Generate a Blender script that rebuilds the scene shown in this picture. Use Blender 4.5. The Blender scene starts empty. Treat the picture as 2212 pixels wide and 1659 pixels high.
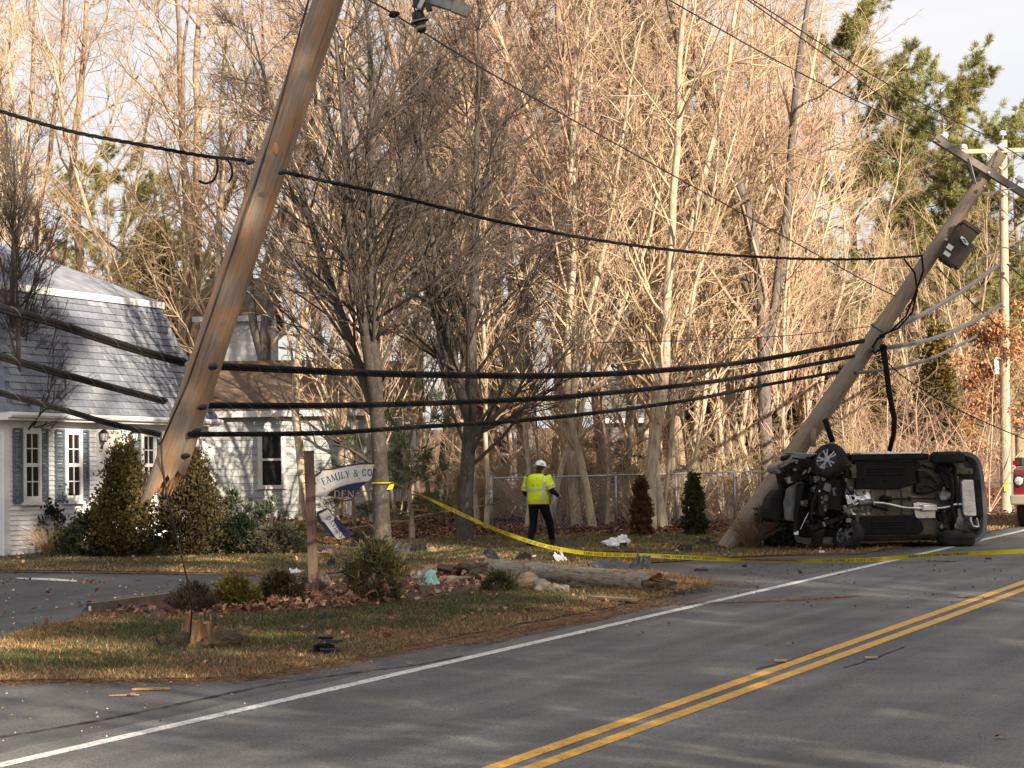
import bpy, bmesh, math, random
import numpy as np
from mathutils import Vector, Matrix
random.seed(7); rng = np.random.default_rng(7)
S = bpy.context.scene
COL = S.collection
# ---------------------------------------------------------------- camera
FPX, HC, SLOPE = 4900.0, 2.55, 140/4900.0
_p, _t = math.atan(215.5/4900), math.radians(0.9)
_r0 = np.array([1., 0, 0]); FW = np.array([0, math.cos(_p), math.sin(_p)]); _u0 = np.array([0, -math.sin(_p), math.cos(_p)])
CR = _r0*math.cos(_t) - _u0*math.sin(_t); CU = _u0*math.cos(_t) + _r0*math.sin(_t)
cam = bpy.data.cameras.new('camera'); cam_o = bpy.data.objects.new('camera', cam); COL.objects.link(cam_o)
cam.sensor_fit = 'HORIZONTAL'; cam.sensor_width = 36; cam.lens = FPX/2212*36
cam.clip_start = 0.3; cam.clip_end = 3000
_m = Matrix.Identity(4)
for i in range(3):
    _m[i][0] = CR[i]; _m[i][1] = CU[i]; _m[i][2] = -FW[i]
_m[2][3] = HC
cam_o.matrix_world = _m
S.camera = cam_o
# ---------------------------------------------------------------- light
SUN_AZ = math.radians(34)      # to the right of straight behind the camera
SUN_EL = math.radians(21)
ldir = Vector((-math.sin(SUN_AZ)*math.cos(SUN_EL), math.cos(SUN_AZ)*math.cos(SUN_EL), -math.sin(SUN_EL)))
sun = bpy.data.lights.new('sun', 'SUN'); sun.energy = 5.0; sun.angle = math.radians(0.6); sun.color = (1.0, 0.86, 0.68)
sun_o = bpy.data.objects.new('sun', sun); COL.objects.link(sun_o)
sun_o.rotation_euler = ldir.to_track_quat('-Z', 'Y').to_euler(); sun_o.location = (20, -20, 30)
W = bpy.data.worlds.new('World'); S.world = W; W.use_nodes = True
wn = W.node_tree.nodes; wl = W.node_tree.links; wn.clear()
wo = wn.new('ShaderNodeOutputWorld'); bg = wn.new('ShaderNodeBackground'); sky = wn.new('ShaderNodeTexSky')
sky.sky_type = 'NISHITA'; sky.sun_disc = False; sky.sun_elevation = SUN_EL
sky.sun_rotation = math.pi - SUN_AZ
sky.air_density = 1.0; sky.dust_density = 2.0
tc = wn.new('ShaderNodeTexCoord'); mp = wn.new('ShaderNodeMapping'); mp.inputs['Scale'].default_value = (1.2, 1.2, 4.0)
nz = wn.new('ShaderNodeTexNoise'); nz.inputs['Scale'].default_value = 2.2; nz.inputs['Detail'].default_value = 6
rp = wn.new('ShaderNodeValToRGB'); rp.color_ramp.elements[0].position = 0.36; rp.color_ramp.elements[1].position = 0.62
rp.color_ramp.elements[0].color = (.62, .62, .62, 1); rp.color_ramp.elements[1].color = (1, 1, 1, 1)
mx = wn.new('ShaderNodeMix'); mx.data_type = 'RGBA'
mx.inputs[7].default_value = (5.9, 5.8, 5.9, 1)
wl.new(tc.outputs['Generated'], mp.inputs[0]); wl.new(mp.outputs[0], nz.inputs['Vector']); wl.new(nz.outputs[0], rp.inputs[0])
wl.new(rp.outputs[0], mx.inputs[0]); wl.new(sky.outputs[0], mx.inputs[6]); wl.new(mx.outputs[2], bg.inputs[0]); wl.new(bg.outputs[0], wo.inputs[0])
bg.inputs[1].default_value = 0.068
S.view_settings.view_transform = 'Standard'; S.view_settings.look = 'None'; S.view_settings.exposure = 1.3; S.view_settings.gamma = 1
S.view_settings.use_curve_mapping = False
S.render.engine = 'CYCLES'
S.cycles.max_bounces = 4; S.cycles.diffuse_bounces = 2; S.cycles.glossy_bounces = 2; S.cycles.transparent_max_bounces = 8

# ---------------------------------------------------------------- placing helpers (pixel of the 2212 px view -> point)
def ray(x, y): return FW + (x-1106)/FPX*CR - (y-829.5)/FPX*CU
def D(x, y, Y):
    d = ray(x, y); p = np.array([0, 0, HC]) + d*(Y/d[1]); return Vector(p)
def G(x, y, dz=0):
    d = ray(x, y); t = HC/(SLOPE*d[1]-d[2]); p = np.array([0, 0, HC]) + d*t; return Vector((p[0], p[1], p[2]+dz))
def gz(x, y): return SLOPE*y
def gp(x, y, dz=0): return Vector((x, y, SLOPE*y+dz))
def X_at(vx, Y): return D(vx, 1100, Y).x
def base(vx, Y, dz=0): return gp(X_at(vx, Y), Y, dz)
def c255(r, g, b, k=1.0):
    f = lambda u: ((u/255+.055)/1.055)**2.4 if u > 10 else u/255/12.92
    return (f(r)*k, f(g)*k, f(b)*k, 1)
# ---------------------------------------------------------------- materials
MATS = {}
def mat(name, c1, c2=None, rough=.8, scale=5., detail=6, bump=0., bscale=None, metal=0., stretch=(1, 1, 1), lo=.35, hi=.65, attr=False, spec=.3, c3=None, s3=1., lo3=.5, hi3=.6, coat=0, trans=0., alpha=1.):
    m = bpy.data.materials.new(name); m.use_nodes = True; MATS[name] = m
    nt = m.node_tree; n = nt.nodes; l = nt.links; b = n['Principled BSDF']
    b.inputs['Roughness'].default_value = rough; b.inputs['Metallic'].default_value = metal
    b.inputs['Specular IOR Level'].default_value = spec; b.inputs['Coat Weight'].default_value = coat
    b.inputs['Transmission Weight'].default_value = trans; b.inputs['Alpha'].default_value = alpha
    c1 = tuple(c1)[:3]+(1,)
    b.inputs['Base Color'].default_value = c1
    if attr:
        a = n.new('ShaderNodeAttribute'); a.attribute_name = 'Col'; l.new(a.outputs['Color'], b.inputs['Base Color']); return m
    if c2 is None and not bump: return m
    t = n.new('ShaderNodeTexCoord'); mpn = n.new('ShaderNodeMapping'); mpn.inputs['Scale'].default_value = stretch
    l.new(t.outputs['Object'], mpn.inputs[0])
    if c2 is not None:
        nzn = n.new('ShaderNodeTexNoise'); nzn.inputs['Scale'].default_value = scale; nzn.inputs['Detail'].default_value = detail
        r = n.new('ShaderNodeValToRGB'); r.color_ramp.elements[0].position = lo; r.color_ramp.elements[1].position = hi
        r.color_ramp.elements[0].color = c1; r.color_ramp.elements[1].color = tuple(c2)[:3]+(1,)
        l.new(mpn.outputs[0], nzn.inputs['Vector']); l.new(nzn.outputs[0], r.inputs[0]); out = r.outputs[0]
        if c3 is not None:
            n3 = n.new('ShaderNodeTexNoise'); n3.inputs['Scale'].default_value = s3; n3.inputs['Detail'].default_value = 5
            r3 = n.new('ShaderNodeValToRGB'); r3.color_ramp.elements[0].position = lo3; r3.color_ramp.elements[1].position = hi3
            mm = n.new('ShaderNodeMix'); mm.data_type = 'RGBA'; mm.inputs[7].default_value = tuple(c3)[:3]+(1,)
            l.new(mpn.outputs[0], n3.inputs['Vector']); l.new(n3.outputs[0], r3.inputs[0]); l.new(r3.outputs[0], mm.inputs[0]); l.new(out, mm.inputs[6]); out = mm.outputs[2]
        l.new(out, b.inputs['Base Color'])
    if bump:
        bn = n.new('ShaderNodeTexNoise'); bn.inputs['Scale'].default_value = bscale or scale*4; bn.inputs['Detail'].default_value = 6
        bu = n.new('ShaderNodeBump'); bu.inputs['Strength'].default_value = 1; bu.inputs['Distance'].default_value = bump
        l.new(mpn.outputs[0], bn.inputs['Vector']); l.new(bn.outputs[0], bu.inputs['Height']); l.new(bu.outputs[0], b.inputs['Normal'])
    return m
# ---------------------------------------------------------------- mesh helpers
def npmesh(name, V, faces, k, mats, smooth=False, col=None, midx=None):
    V = np.asarray(V, dtype=np.float32).reshape(-1, 3); faces = np.asarray(faces, dtype=np.int32).reshape(-1, k)
    me = bpy.data.meshes.new(name); nf = len(faces)
    me.vertices.add(len(V)); me.vertices.foreach_set('co', V.ravel())
    me.loops.add(nf*k); me.polygons.add(nf)
    me.polygons.foreach_set('loop_start', np.arange(0, nf*k, k, dtype=np.int32))
    me.loops.foreach_set('vertex_index', faces.ravel())
    if midx is not None: me.polygons.foreach_set('material_index', np.asarray(midx, dtype=np.int32))
    me.polygons.foreach_set('use_smooth', np.full(nf, smooth, dtype=bool))
    me.update(calc_edges=True)
    for m in (mats if isinstance(mats, (list, tuple)) else [mats]): me.materials.append(MATS[m] if isinstance(m, str) else m)
    if col is not None:
        a = me.attributes.new('Col', 'FLOAT_COLOR', 'POINT')
        c = np.ones((len(V), 4), dtype=np.float32); c[:, :3] = col; a.data.foreach_set('color', c.ravel())
    return me
def link(name, me, parent=None, loc=None):
    o = bpy.data.objects.new(name, me); COL.objects.link(o)
    if parent is not None: o.parent = parent
    if loc is not None: o.location = loc
    return o
def tag(o, label=None, cat=None, group=None, kind=None):
    if label: o['label'] = label
    if cat: o['category'] = cat
    if group: o['group'] = group
    if kind: o['kind'] = kind
    return o
def thing(name, label, cat, loc=(0, 0, 0), rot=None, group=None):
    o = bpy.data.objects.new(name, None); COL.objects.link(o); o.location = loc; o.empty_display_size = .1
    if rot is not None: o.rotation_euler = rot
    return tag(o, label, cat, group)
def frame(ax):
    ax = Vector(ax).normalized(); r = Vector((0, 0, 1)) if abs(ax.z) < .9 else Vector((1, 0, 0))
    x = ax.cross(r).normalized(); return x, x.cross(ax).normalized()*-1, ax
class MB:
    def __init__(s, o=(0, 0, 0)): s.v = []; s.f = []; s.m = []; s.o = Vector(o); s.mi = 0
    def add(s, vs, fs):
        b = len(s.v); s.v += [Vector(q)-s.o for q in vs]
        for f in fs: s.f.append([i+b for i in f]); s.m.append(s.mi)
        return s
    def box(s, c, sz, R=None):
        c = Vector(c); hx, hy, hz = sz[0]/2, sz[1]/2, sz[2]/2; vs = []
        for x in (-hx, hx):
            for y in (-hy, hy):
                for z in (-hz, hz):
                    q = Vector((x, y, z)); vs.append(c + (R @ q if R else q))
        return s.add(vs, [(0, 1, 3, 2), (4, 6, 7, 5), (0, 4, 5, 1), (2, 3, 7, 6), (0, 2, 6, 4), (1, 5, 7, 3)])
    def bar(s, a, b, w, h, up=(0, 0, 1)):
        a = Vector(a); b = Vector(b); d = (b-a); L = d.length; d.normalize()
        sd = d.cross(Vector(up)).normalized(); u = sd.cross(d)
        R = Matrix((sd, d, u)).transposed()
        return s.box((a+b)/2, (w, L, h), R)
    def tube(s, pts, rad, n=8, caps=True, jit=0):
        pts = [Vector(q) for q in pts]; K = len(pts)
        if not hasattr(rad, '__len__'): rad = [rad]*K
        t = (pts[1]-pts[0]).normalized(); x, y, _ = frame(t); vs = []
        for i in range(K):
            t2 = ((pts[min(i+1, K-1)]-pts[max(i-1, 0)])).normalized()
            x = (x - t2*x.dot(t2)).normalized(); y = t2.cross(x)
            for k in range(n):
                a = 2*math.pi*k/n; r = rad[i]*(1+random.uniform(-jit, jit))
                vs.append(pts[i] + (x*math.cos(a)+y*math.sin(a))*r)
        fs = [(i*n+k, i*n+(k+1) % n, (i+1)*n+(k+1) % n, (i+1)*n+k) for i in range(K-1) for k in range(n)]
        if caps: fs += [tuple(range(n-1, -1, -1)), tuple((K-1)*n+k for k in range(n))]
        return s.add(vs, fs)
    def lathe(s, prof, o, ax, n=16, caps=True):
        x, y, ax = frame(ax); o = Vector(o); vs = []; K = len(prof)
        for r, h in prof:
            for k in range(n):
                a = 2*math.pi*k/n; vs.append(o+ax*h+(x*math.cos(a)+y*math.sin(a))*max(r, 1e-4))
        fs = [(i*n+k, i*n+(k+1) % n, (i+1)*n+(k+1) % n, (i+1)*n+k) for i in range(K-1) for k in range(n)]
        if caps: fs += [tuple(range(n-1, -1, -1)), tuple((K-1)*n+k for k in range(n))]
        return s.add(vs, fs)
    def prism(s, poly, o, ux, uy, d0, d1):
        o = Vector(o); ux = Vector(ux); uy = Vector(uy); n = ux.cross(uy).normalized(); k = len(poly)
        a = sum(poly[i][0]*poly[(i+1) % k][1]-poly[(i+1) % k][0]*poly[i][1] for i in range(k))
        if a < 0: poly = poly[::-1]
        vs = [o+ux*p[0]+uy*p[1]+n*d0 for p in poly]+[o+ux*p[0]+uy*p[1]+n*d1 for p in poly]
        fs = [tuple(range(k-1, -1, -1)), tuple(range(k, 2*k))]+[(i, (i+1) % k, k+(i+1) % k, k+i) for i in range(k)]
        return s.add(vs, fs)
    def blob(s, c, r, noise=.15, seed=0, sub=2, flat=0, jit=0):
        bm = bmesh.new(); bmesh.ops.create_icosphere(bm, subdivisions=sub, radius=1)
        rr = random.Random(seed); ph = [Vector((rr.uniform(-3, 3), rr.uniform(-3, 3), rr.uniform(-3, 3))) for _ in range(5)]
        c = Vector(c); vs = []
        for v in bm.verts:
            k = 1+noise*sum(math.sin(v.co.dot(p)*1.7+i) for i, p in enumerate(ph))/2.2
            q = v.co*k*(1+rr.uniform(-jit, jit)); vs.append(c+Vector((q.x*r[0], q.y*r[1], max(q.z, -1+flat)*r[2])))
        fs = [tuple(w.index for w in f.verts) for f in bm.faces]; bm.free()
        return s.add(vs, fs)
    def build(s, name, mats, parent=None, smooth=False, loc=None, auto=None):
        me = bpy.data.meshes.new(name); me.from_pydata([tuple(q) for q in s.v], [], s.f)
        for m in (mats if isinstance(mats, (list, tuple)) else [mats]): me.materials.append(MATS[m])
        if any(s.m): me.polygons.foreach_set('material_index', s.m)
        if smooth: me.polygons.foreach_set('use_smooth', [True]*len(me.polygons))
        me.update()
        if smooth and auto: me.set_sharp_from_angle(angle=math.radians(auto))
        return link(name, me, parent, loc)
def single(name, mb, mats, label, cat, loc, group=None, smooth=False, kind=None, auto=None):
    """a thing that is one mesh; mb was made with origin loc"""
    o = mb.build(name, mats, None, smooth, loc, auto); return tag(o, label, cat, group, kind)
def copy_tree(root, loc, rot=None, scale=None, label=None, group=None):
    r = root.copy(); COL.objects.link(r); r.location = loc
    if rot is not None: r.rotation_euler = rot
    if scale is not None: r.scale = scale
    if label: r['label'] = label
    if group: r['group'] = group
    for ch in list(root.children):
        c = ch.copy(); COL.objects.link(c); c.parent = r
        for g in ch.children:
            d = g.copy(); COL.objects.link(d); d.parent = c
    return r
# ---- numpy plant geometry
def nrm(a): return a/np.maximum(np.linalg.norm(a, axis=-1, keepdims=True), 1e-9)
def grow(st, dr, ln, K, wob, trop, rg):
    N = len(st); pts = np.zeros((N, K+1, 3)); pts[:, 0] = st; d = nrm(dr); p = st.copy()
    for k in range(K):
        d = nrm(d + wob*rg.normal(size=(N, 3)) + np.array([0, 0, 1.])*trop)
        p = p + d*(ln/K)[:, None]; pts[:, k+1] = p
    return pts
def tubes(pts, rad, m):
    N, K, _ = pts.shape; t = np.zeros_like(pts); t[:, 1:-1] = pts[:, 2:]-pts[:, :-2]; t[:, 0] = pts[:, 1]-pts[:, 0]; t[:, -1] = pts[:, -1]-pts[:, -2]
    t = nrm(t); ref = np.where(np.abs(t[:, :1, 2:3]) < .9, np.array([0, 0, 1.]), np.array([1., 0, 0])); ref = np.broadcast_to(ref, t.shape)
    x = nrm(np.cross(t, ref)); y = np.cross(t, x)
    a = 2*np.pi*np.arange(m)/m
    V = pts[:, :, None] + rad[:, :, None, None]*(x[:, :, None]*np.cos(a)[:, None]+y[:, :, None]*np.sin(a)[:, None])
    idx = np.arange(N*K*m).reshape(N, K, m); i2 = np.roll(idx, -1, axis=2)
    Q = np.stack([idx[:, :-1], i2[:, :-1], i2[:, 1:], idx[:, 1:]], -1)
    return V.reshape(-1, 3), Q.reshape(-1, 4)
def merge(parts):
    V = []; Q = []; b = 0
    for v, q in parts: V.append(v); Q.append(q+b); b += len(v)
    return np.concatenate(V), np.concatenate(Q)
def spawn(pts, rad, n, t0, t1, ang, asd, rg, lens, lscale, lsd=.25, taper=.5, rscale=.6):
    """children along each branch: start, direction, length, radius"""
    N, K, _ = pts.shape; t = rg.uniform(t0, t1, size=(N, n)); f = t*(K-1); i = np.minimum(f.astype(int), K-2); w = (f-i)[..., None]
    r = np.arange(N)[:, None]; st = pts[r, i]*(1-w)+pts[r, i+1]*w; tg = nrm(pts[r, i+1]-pts[r, i])
    rd = rad[r, i]*(1-w[..., 0])+rad[r, i+1]*w[..., 0]
    ax = nrm(np.cross(tg, rg.normal(size=tg.shape))); an = rg.normal(ang, asd, size=t.shape)[..., None]
    d = tg*np.cos(an)+ax*np.sin(an)
    L = lens[:, None]*lscale*(1-taper*t)*np.clip(rg.normal(1, lsd, size=t.shape), .4, 1.8)
    return st.reshape(-1, 3), d.reshape(-1, 3), L.ravel(), (rd*rscale).ravel()
def bare_tree(seed, H=16., r0=.16, n1=26, t0=.18, ang=.8, lean=.03, l1=.36, n2=8, n3=6, n4=3, trop=.05, fork=0, twig=.004, l1taper=.55, wob=.09, wob1=.1, ang2=.75, rs1=.36, wk=.7, l2=.42):
    rg = np.random.default_rng(seed); tr = []; cr = []
    st = np.zeros((1, 3)); dr = np.array([[lean*rg.normal(), lean*rg.normal(), 1.]]); K = 18
    p0 = grow(st, dr, np.array([H]), K, wob*.62, .045, rg); s = np.linspace(0, 1, K+1)
    ra = (r0*(1-s)**.85+.012)[None]; ra[:, 0] *= 1.18
    tr.append(tubes(p0, ra, 8))
    mains = [(p0, ra, np.array([H]))]
    if fork:
        i = rg.integers(3, 6, size=fork); s2 = p0[0, i]; an = rg.uniform(0, 6.28, fork); d2 = np.stack([np.cos(an)*.38, np.sin(an)*.38, np.ones(fork)], 1)
        L2 = np.full(fork, H*.68); pf = grow(s2, d2, L2, 10, wob*.6, .08, rg); sf = np.linspace(0, 1, 11); rf = np.array([ra[0, j] for j in i])[:, None]*.72*(1-sf)**.8+.01
        tr.append(tubes(pf, rf, 7)); mains.append((pf, rf, L2))
    for (p, r, L) in mains:
        n = n1 if len(mains) == 1 or p is p0 else max(8, n1//2)
        s1, d1, L1, R1 = spawn(p, r, n, t0 if p is p0 else .12, .97, ang, .18, rg, L, l1, taper=l1taper, rscale=rs1)
        R1 = np.maximum(R1, .009); L1 = np.maximum(L1, .5)
        p1 = grow(s1, d1, L1, 7, wob1, trop*1.6, rg); q = np.linspace(0, 1, 8); r1 = R1[:, None]*(1-q)**.9+.005
        cr.append(tubes(p1, r1, 5))
        s2, d2, L2, R2 = spawn(p1, r1, n2, .12, .98, ang2, .2, rg, L1, l2, rscale=.5)
        p2 = grow(s2, d2, np.maximum(L2, .25), 4, .13*wk, trop*1.3, rg); q = np.linspace(0, 1, 5); r2 = np.maximum(R2, twig*1.1)[:, None]*(1-q)**.8+twig*.8
        cr.append(tubes(p2, r2, 4))
        s3, d3, L3, R3 = spawn(p2, r2, n3, .1, 1., ang2*.93, .22, rg, np.maximum(L2, .25), .5, rscale=.6)
        p3 = grow(s3, d3, np.maximum(L3, .18), 3, .16*wk, trop, rg); q = np.linspace(0, 1, 4); r3 = np.maximum(R3, twig)[:, None]*(1-q)**.6*.8+twig*.55
        cr.append(tubes(p3, r3, 3))
        if n4:
            s4, d4, L4, R4 = spawn(p3, r3, n4, .15, 1., ang2*.93, .25, rg, np.maximum(L3, .18), .62, rscale=.7)
            p4 = grow(s4, d4, np.maximum(L4, .14), 2, .12*wk, trop, rg); r4 = np.full((len(p4), 3), twig)*np.array([1, .8, .35])
            cr.append(tubes(p4, r4, 3))
    return merge(tr), merge(cr)
def leaves(P, d, L, Wd, rg, col, fold=.0):
    """kite shaped leaves: quads"""
    N = len(P); d = nrm(d); s = nrm(np.cross(d, rg.normal(size=(N, 3)))); L = L[:, None]; Wd = Wd[:, None]; up = np.cross(s, d)
    V = np.stack([P, P+d*L*.5+s*Wd*.5+up*Wd*fold, P+d*L, P+d*L*.5-s*Wd*.5+up*Wd*fold], 1).reshape(-1, 3)
    Q = np.arange(N*4).reshape(N, 4); return V, Q, np.repeat(col, 4, axis=0)
def vcol(N, cols, rg, jit=.15, w=None):
    cols = np.array([c[:3] for c in cols]); i = rg.choice(len(cols), N, p=w); return cols[i]*np.clip(rg.normal(1, jit, size=(N, 1)), .5, 1.6)
def pip(x, y, poly):
    """vectorised point in polygon"""
    ins = np.zeros(len(x), bool); n = len(poly)
    for i in range(n):
        x1, y1 = poly[i]; x2, y2 = poly[(i+1) % n]
        c = ((y1 > y) != (y2 > y)) & (x < (x2-x1)*(y-y1)/((y2-y1) or 1e-9)+x1); ins ^= c
    return ins
def edge_dist(x, y, poly):
    d = np.full(len(x), 1e9); n = len(poly)
    for i in range(n):
        a = np.array(poly[i]); b = np.array(poly[(i+1) % n]); ab = b-a; t = np.clip(((x-a[0])*ab[0]+(y-a[1])*ab[1])/max(ab@ab, 1e-9), 0, 1)
        d = np.minimum(d, np.hypot(x-a[0]-t*ab[0], y-a[1]-t*ab[1]))
    return d
def in_poly(n, poly, rg):
    xs = [p[0] for p in poly]; ys = [p[1] for p in poly]; ox = []; oy = []
    while sum(map(len, ox)) < n:
        x = rg.uniform(min(xs), max(xs), n); y = rg.uniform(min(ys), max(ys), n); k = pip(x, y, poly); ox.append(x[k]); oy.append(y[k])
    return np.concatenate(ox)[:n], np.concatenate(oy)[:n]
def noise2(x, y, sc, seed):
    r = np.random.default_rng(seed); o = np.zeros_like(x)
    for i in range(9):
        a = r.uniform(0, 6.28); f = sc*r.uniform(.5, 2.4); o += np.sin((x*np.cos(a)+y*np.sin(a))*f+r.uniform(0, 6.28))/(1+f/sc)
    return o/3.5
def rough_poly(pts, step=.25, amp=.06, seed=1):
    r = random.Random(seed); out = []; n = len(pts)
    for i in range(n):
        a = Vector(pts[i][:2]); b = Vector(pts[(i+1) % n][:2]); k = max(1, int((b-a).length/step))
        for j in range(k):
            q = a.lerp(b, j/k); out.append((q.x+r.uniform(-amp, amp), q.y+r.uniform(-amp, amp)))
    return out
def sheet(name, poly, dz, m, kind='structure', parent=None):
    o = Vector((poly[0][0], poly[0][1], gz(*poly[0]))); me = bpy.data.meshes.new(name)
    a = sum(poly[i][0]*poly[(i+1) % len(poly)][1]-poly[(i+1) % len(poly)][0]*poly[i][1] for i in range(len(poly)))
    if a < 0: poly = poly[::-1]
    me.from_pydata([(x-o.x, y-o.y, gz(x, y)+dz-o.z) for x, y in poly], [], [tuple(range(len(poly)))]); me.materials.append(MATS[m]); me.update()
    ob = link(name, me, parent, o)
    if kind: tag(ob, kind=kind)
    return ob
# ================================================================ materials
def asphalt(name, a_, b_, dark, lite, wear):
    m = mat(name, a_, b_, rough=.72, scale=.9, detail=10, bump=.006, bscale=110, stretch=(1, 1, 1), lo=.3, hi=.72, c3=dark, s3=55., lo3=.5, hi3=.64, spec=.3)
    nt = m.node_tree; n = nt.nodes; l = nt.links; b = n['Principled BSDF']; cur = b.inputs['Base Color'].links[0].from_socket
    mpn = [x for x in n if x.type == 'MAPPING'][0]
    for sc, lo, hi, c in ((70., .6, .68, lite), (28., .56, .7, wear), (120., .62, .7, lite)):
        t = n.new('ShaderNodeTexNoise'); t.inputs['Scale'].default_value = sc; t.inputs['Detail'].default_value = 4; r = n.new('ShaderNodeValToRGB'); r.color_ramp.elements[0].position = lo; r.color_ramp.elements[1].position = hi; r.color_ramp.elements[1].color = (.7, .7, .7, 1)
        x = n.new('ShaderNodeMix'); x.data_type = 'RGBA'; x.inputs[7].default_value = c+(1,); l.new(mpn.outputs[0], t.inputs['Vector']); l.new(t.outputs[0], r.inputs[0]); l.new(r.outputs[0], x.inputs[0]); l.new(cur, x.inputs[6]); cur = x.outputs[2]
    mr = n.new('ShaderNodeMapping'); mr.inputs['Rotation'].default_value = (0, 0, .43); ms = n.new('ShaderNodeMapping'); ms.inputs['Scale'].default_value = (1.1, .07, 1); t = n.new('ShaderNodeTexNoise'); t.inputs['Scale'].default_value = 1.6; t.inputs['Detail'].default_value = 8; r = n.new('ShaderNodeValToRGB'); r.color_ramp.elements[0].position = .4; r.color_ramp.elements[1].position = .62; r.color_ramp.elements[0].color = (.72, .72, .73, 1); r.color_ramp.elements[1].color = (1.12, 1.12, 1.1, 1)
    l.new(mpn.outputs[0], mr.inputs[0]); l.new(mr.outputs[0], ms.inputs[0]); l.new(ms.outputs[0], t.inputs['Vector']); l.new(t.outputs[0], r.inputs[0]); x = n.new('ShaderNodeMix'); x.data_type = 'RGBA'; x.blend_type = 'MULTIPLY'; x.inputs[0].default_value = 1; l.new(cur, x.inputs[6]); l.new(r.outputs[0], x.inputs[7]); cur = x.outputs[2]
    l.new(cur, b.inputs['Base Color'])
asphalt('asphalt', (.085, .083, .084), (.185, .18, .168), (.045, .044, .045), (.3, .29, .27), (.085, .083, .085))
asphalt('asphalt_old', (.07, .068, .07), (.115, .111, .108), (.035, .034, .035), (.22, .21, .2), (.055, .054, .056))
mat('soil', (.09, .05, .03), (.2, .12, .07), rough=.95, scale=3, detail=9, bump=.03, bscale=14)
mat('turf', (.055, .055, .02), (.14, .09, .042), rough=.95, scale=1.3, detail=8, bump=.02, bscale=30)
mat('mulch', (.05, .03, .022), (.13, .065, .04), rough=.95, scale=9, detail=8, bump=.03, bscale=22)
mat('paint_white', (.62, .61, .58), (.42, .41, .39), rough=.6, scale=9, detail=9, lo=.45, hi=.7, bump=.002, bscale=120, c3=(.16, .155, .15), s3=22, lo3=.55, hi3=.68)
mat('paint_yellow', (.68, .36, .035), (.54, .28, .03), rough=.55, scale=6, detail=9, bump=.002, bscale=120, c3=(.16, .11, .06), s3=26, lo3=.55, hi3=.7)
mat('leafcol', (.2, .1, .05), rough=.8, attr=True)
mat('grasscol', (.2, .1, .05), rough=.75, attr=True)
mat('foliage', (.05, .07, .02), rough=.6, attr=True)
mat('crack', (.022, .02, .018), (.05, .04, .03), rough=.95, scale=20)
mat('bark_pale', (.52, .43, .31), (.28, .22, .155), rough=.9, scale=5, detail=8, stretch=(3, 3, .8), bump=.012, bscale=14, lo=.4, hi=.7)
mat('bark_tan', (.38, .28, .19), (.2, .145, .1), rough=.9, scale=5, detail=8, stretch=(3, 3, .7), bump=.015, bscale=14)
mat('bark_grey', (.17, .145, .125), (.1, .085, .075), rough=.9, scale=6, detail=8, stretch=(3, 3, .6), bump=.015, bscale=12)
mat('twig_pale', (.54, .42, .28), (.38, .27, .17), rough=.85, scale=1.1, detail=2)
mat('twig_pink', (.47, .325, .24), (.34, .22, .155), rough=.85, scale=1.0, detail=2)
mat('twig_tan', (.45, .33, .205), (.3, .21, .125), rough=.85, scale=1.0, detail=2)
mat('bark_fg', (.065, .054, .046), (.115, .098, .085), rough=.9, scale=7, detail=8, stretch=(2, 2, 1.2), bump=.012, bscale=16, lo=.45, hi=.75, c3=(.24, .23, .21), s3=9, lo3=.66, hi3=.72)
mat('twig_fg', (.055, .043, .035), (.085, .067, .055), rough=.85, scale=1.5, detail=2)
mat('bark_dark', (.075, .055, .042), (.13, .1, .075), rough=.95, scale=5, stretch=(3, 3, .6), bump=.02, bscale=10)
# ================================================================ ground, road, markings
e = (.4265, .9045)            # road direction
def wl_x(Y): return -3.81 + .472*(Y-17.26)          # white edge line
def yl_x(Y): return -.07 + .452*(Y-16.86)           # left stripe of the centre line
def strip(name, xf, w, Y0, Y1, dz, m, seg=60, kind='structure', amp=0):
    Ys = np.linspace(Y0, Y1, seg); L = []; R_ = []
    for y in Ys:
        x = xf(y); dx = (xf(y+.5)-xf(y-.5)); n = Vector((1, -dx)).normalized()*w/2
        L.append((x-n.x+random.uniform(-amp, amp), y-n.y)); R_.append((x+n.x+random.uniform(-amp, amp), y+n.y))
    return sheet(name, L+R_[::-1], dz, m, kind)
sheet('ground', [(-400, -120), (400, -120), (400, 600), (-400, 600)], 0, 'soil')
# paved forecourt and driveway loop left of the road
pav = [(-30, -40), (-14, 6)]+[tuple(G(x, y)[:2]) for x, y in [(-400, 1232), (-60, 1230), (300, 1234), (650, 1240), (900, 1226), (1330, 1222), (1500, 1210), (1760, 1204), (1960, 1182), (2212, 1136)]]+[(30, 92), (60, 150), (40, 130), (20, 60), (0, -40)]
sheet('driveway', pav, .006, 'asphalt_old')
rd = [(wl_x(y)-.42+.05*math.sin(y*2.3)+.04*math.sin(y*5.1), y) for y in np.arange(-40, 170, .7)] + [(yl_x(y)+4.1, y) for y in np.arange(170, -41, -6.)]
sheet('road', rd, .012, 'asphalt')
strip('edge_line', wl_x, .15, -10, 120, .016, 'paint_white', 160, amp=.004)
strip('centre_stripe', yl_x, .15, -10, 120, .016, 'paint_yellow', 160, amp=.003)
strip('centre_stripe', lambda y: yl_x(y)+.3, .15, -10, 120, .016, 'paint_yellow', 160, amp=.003)
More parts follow.
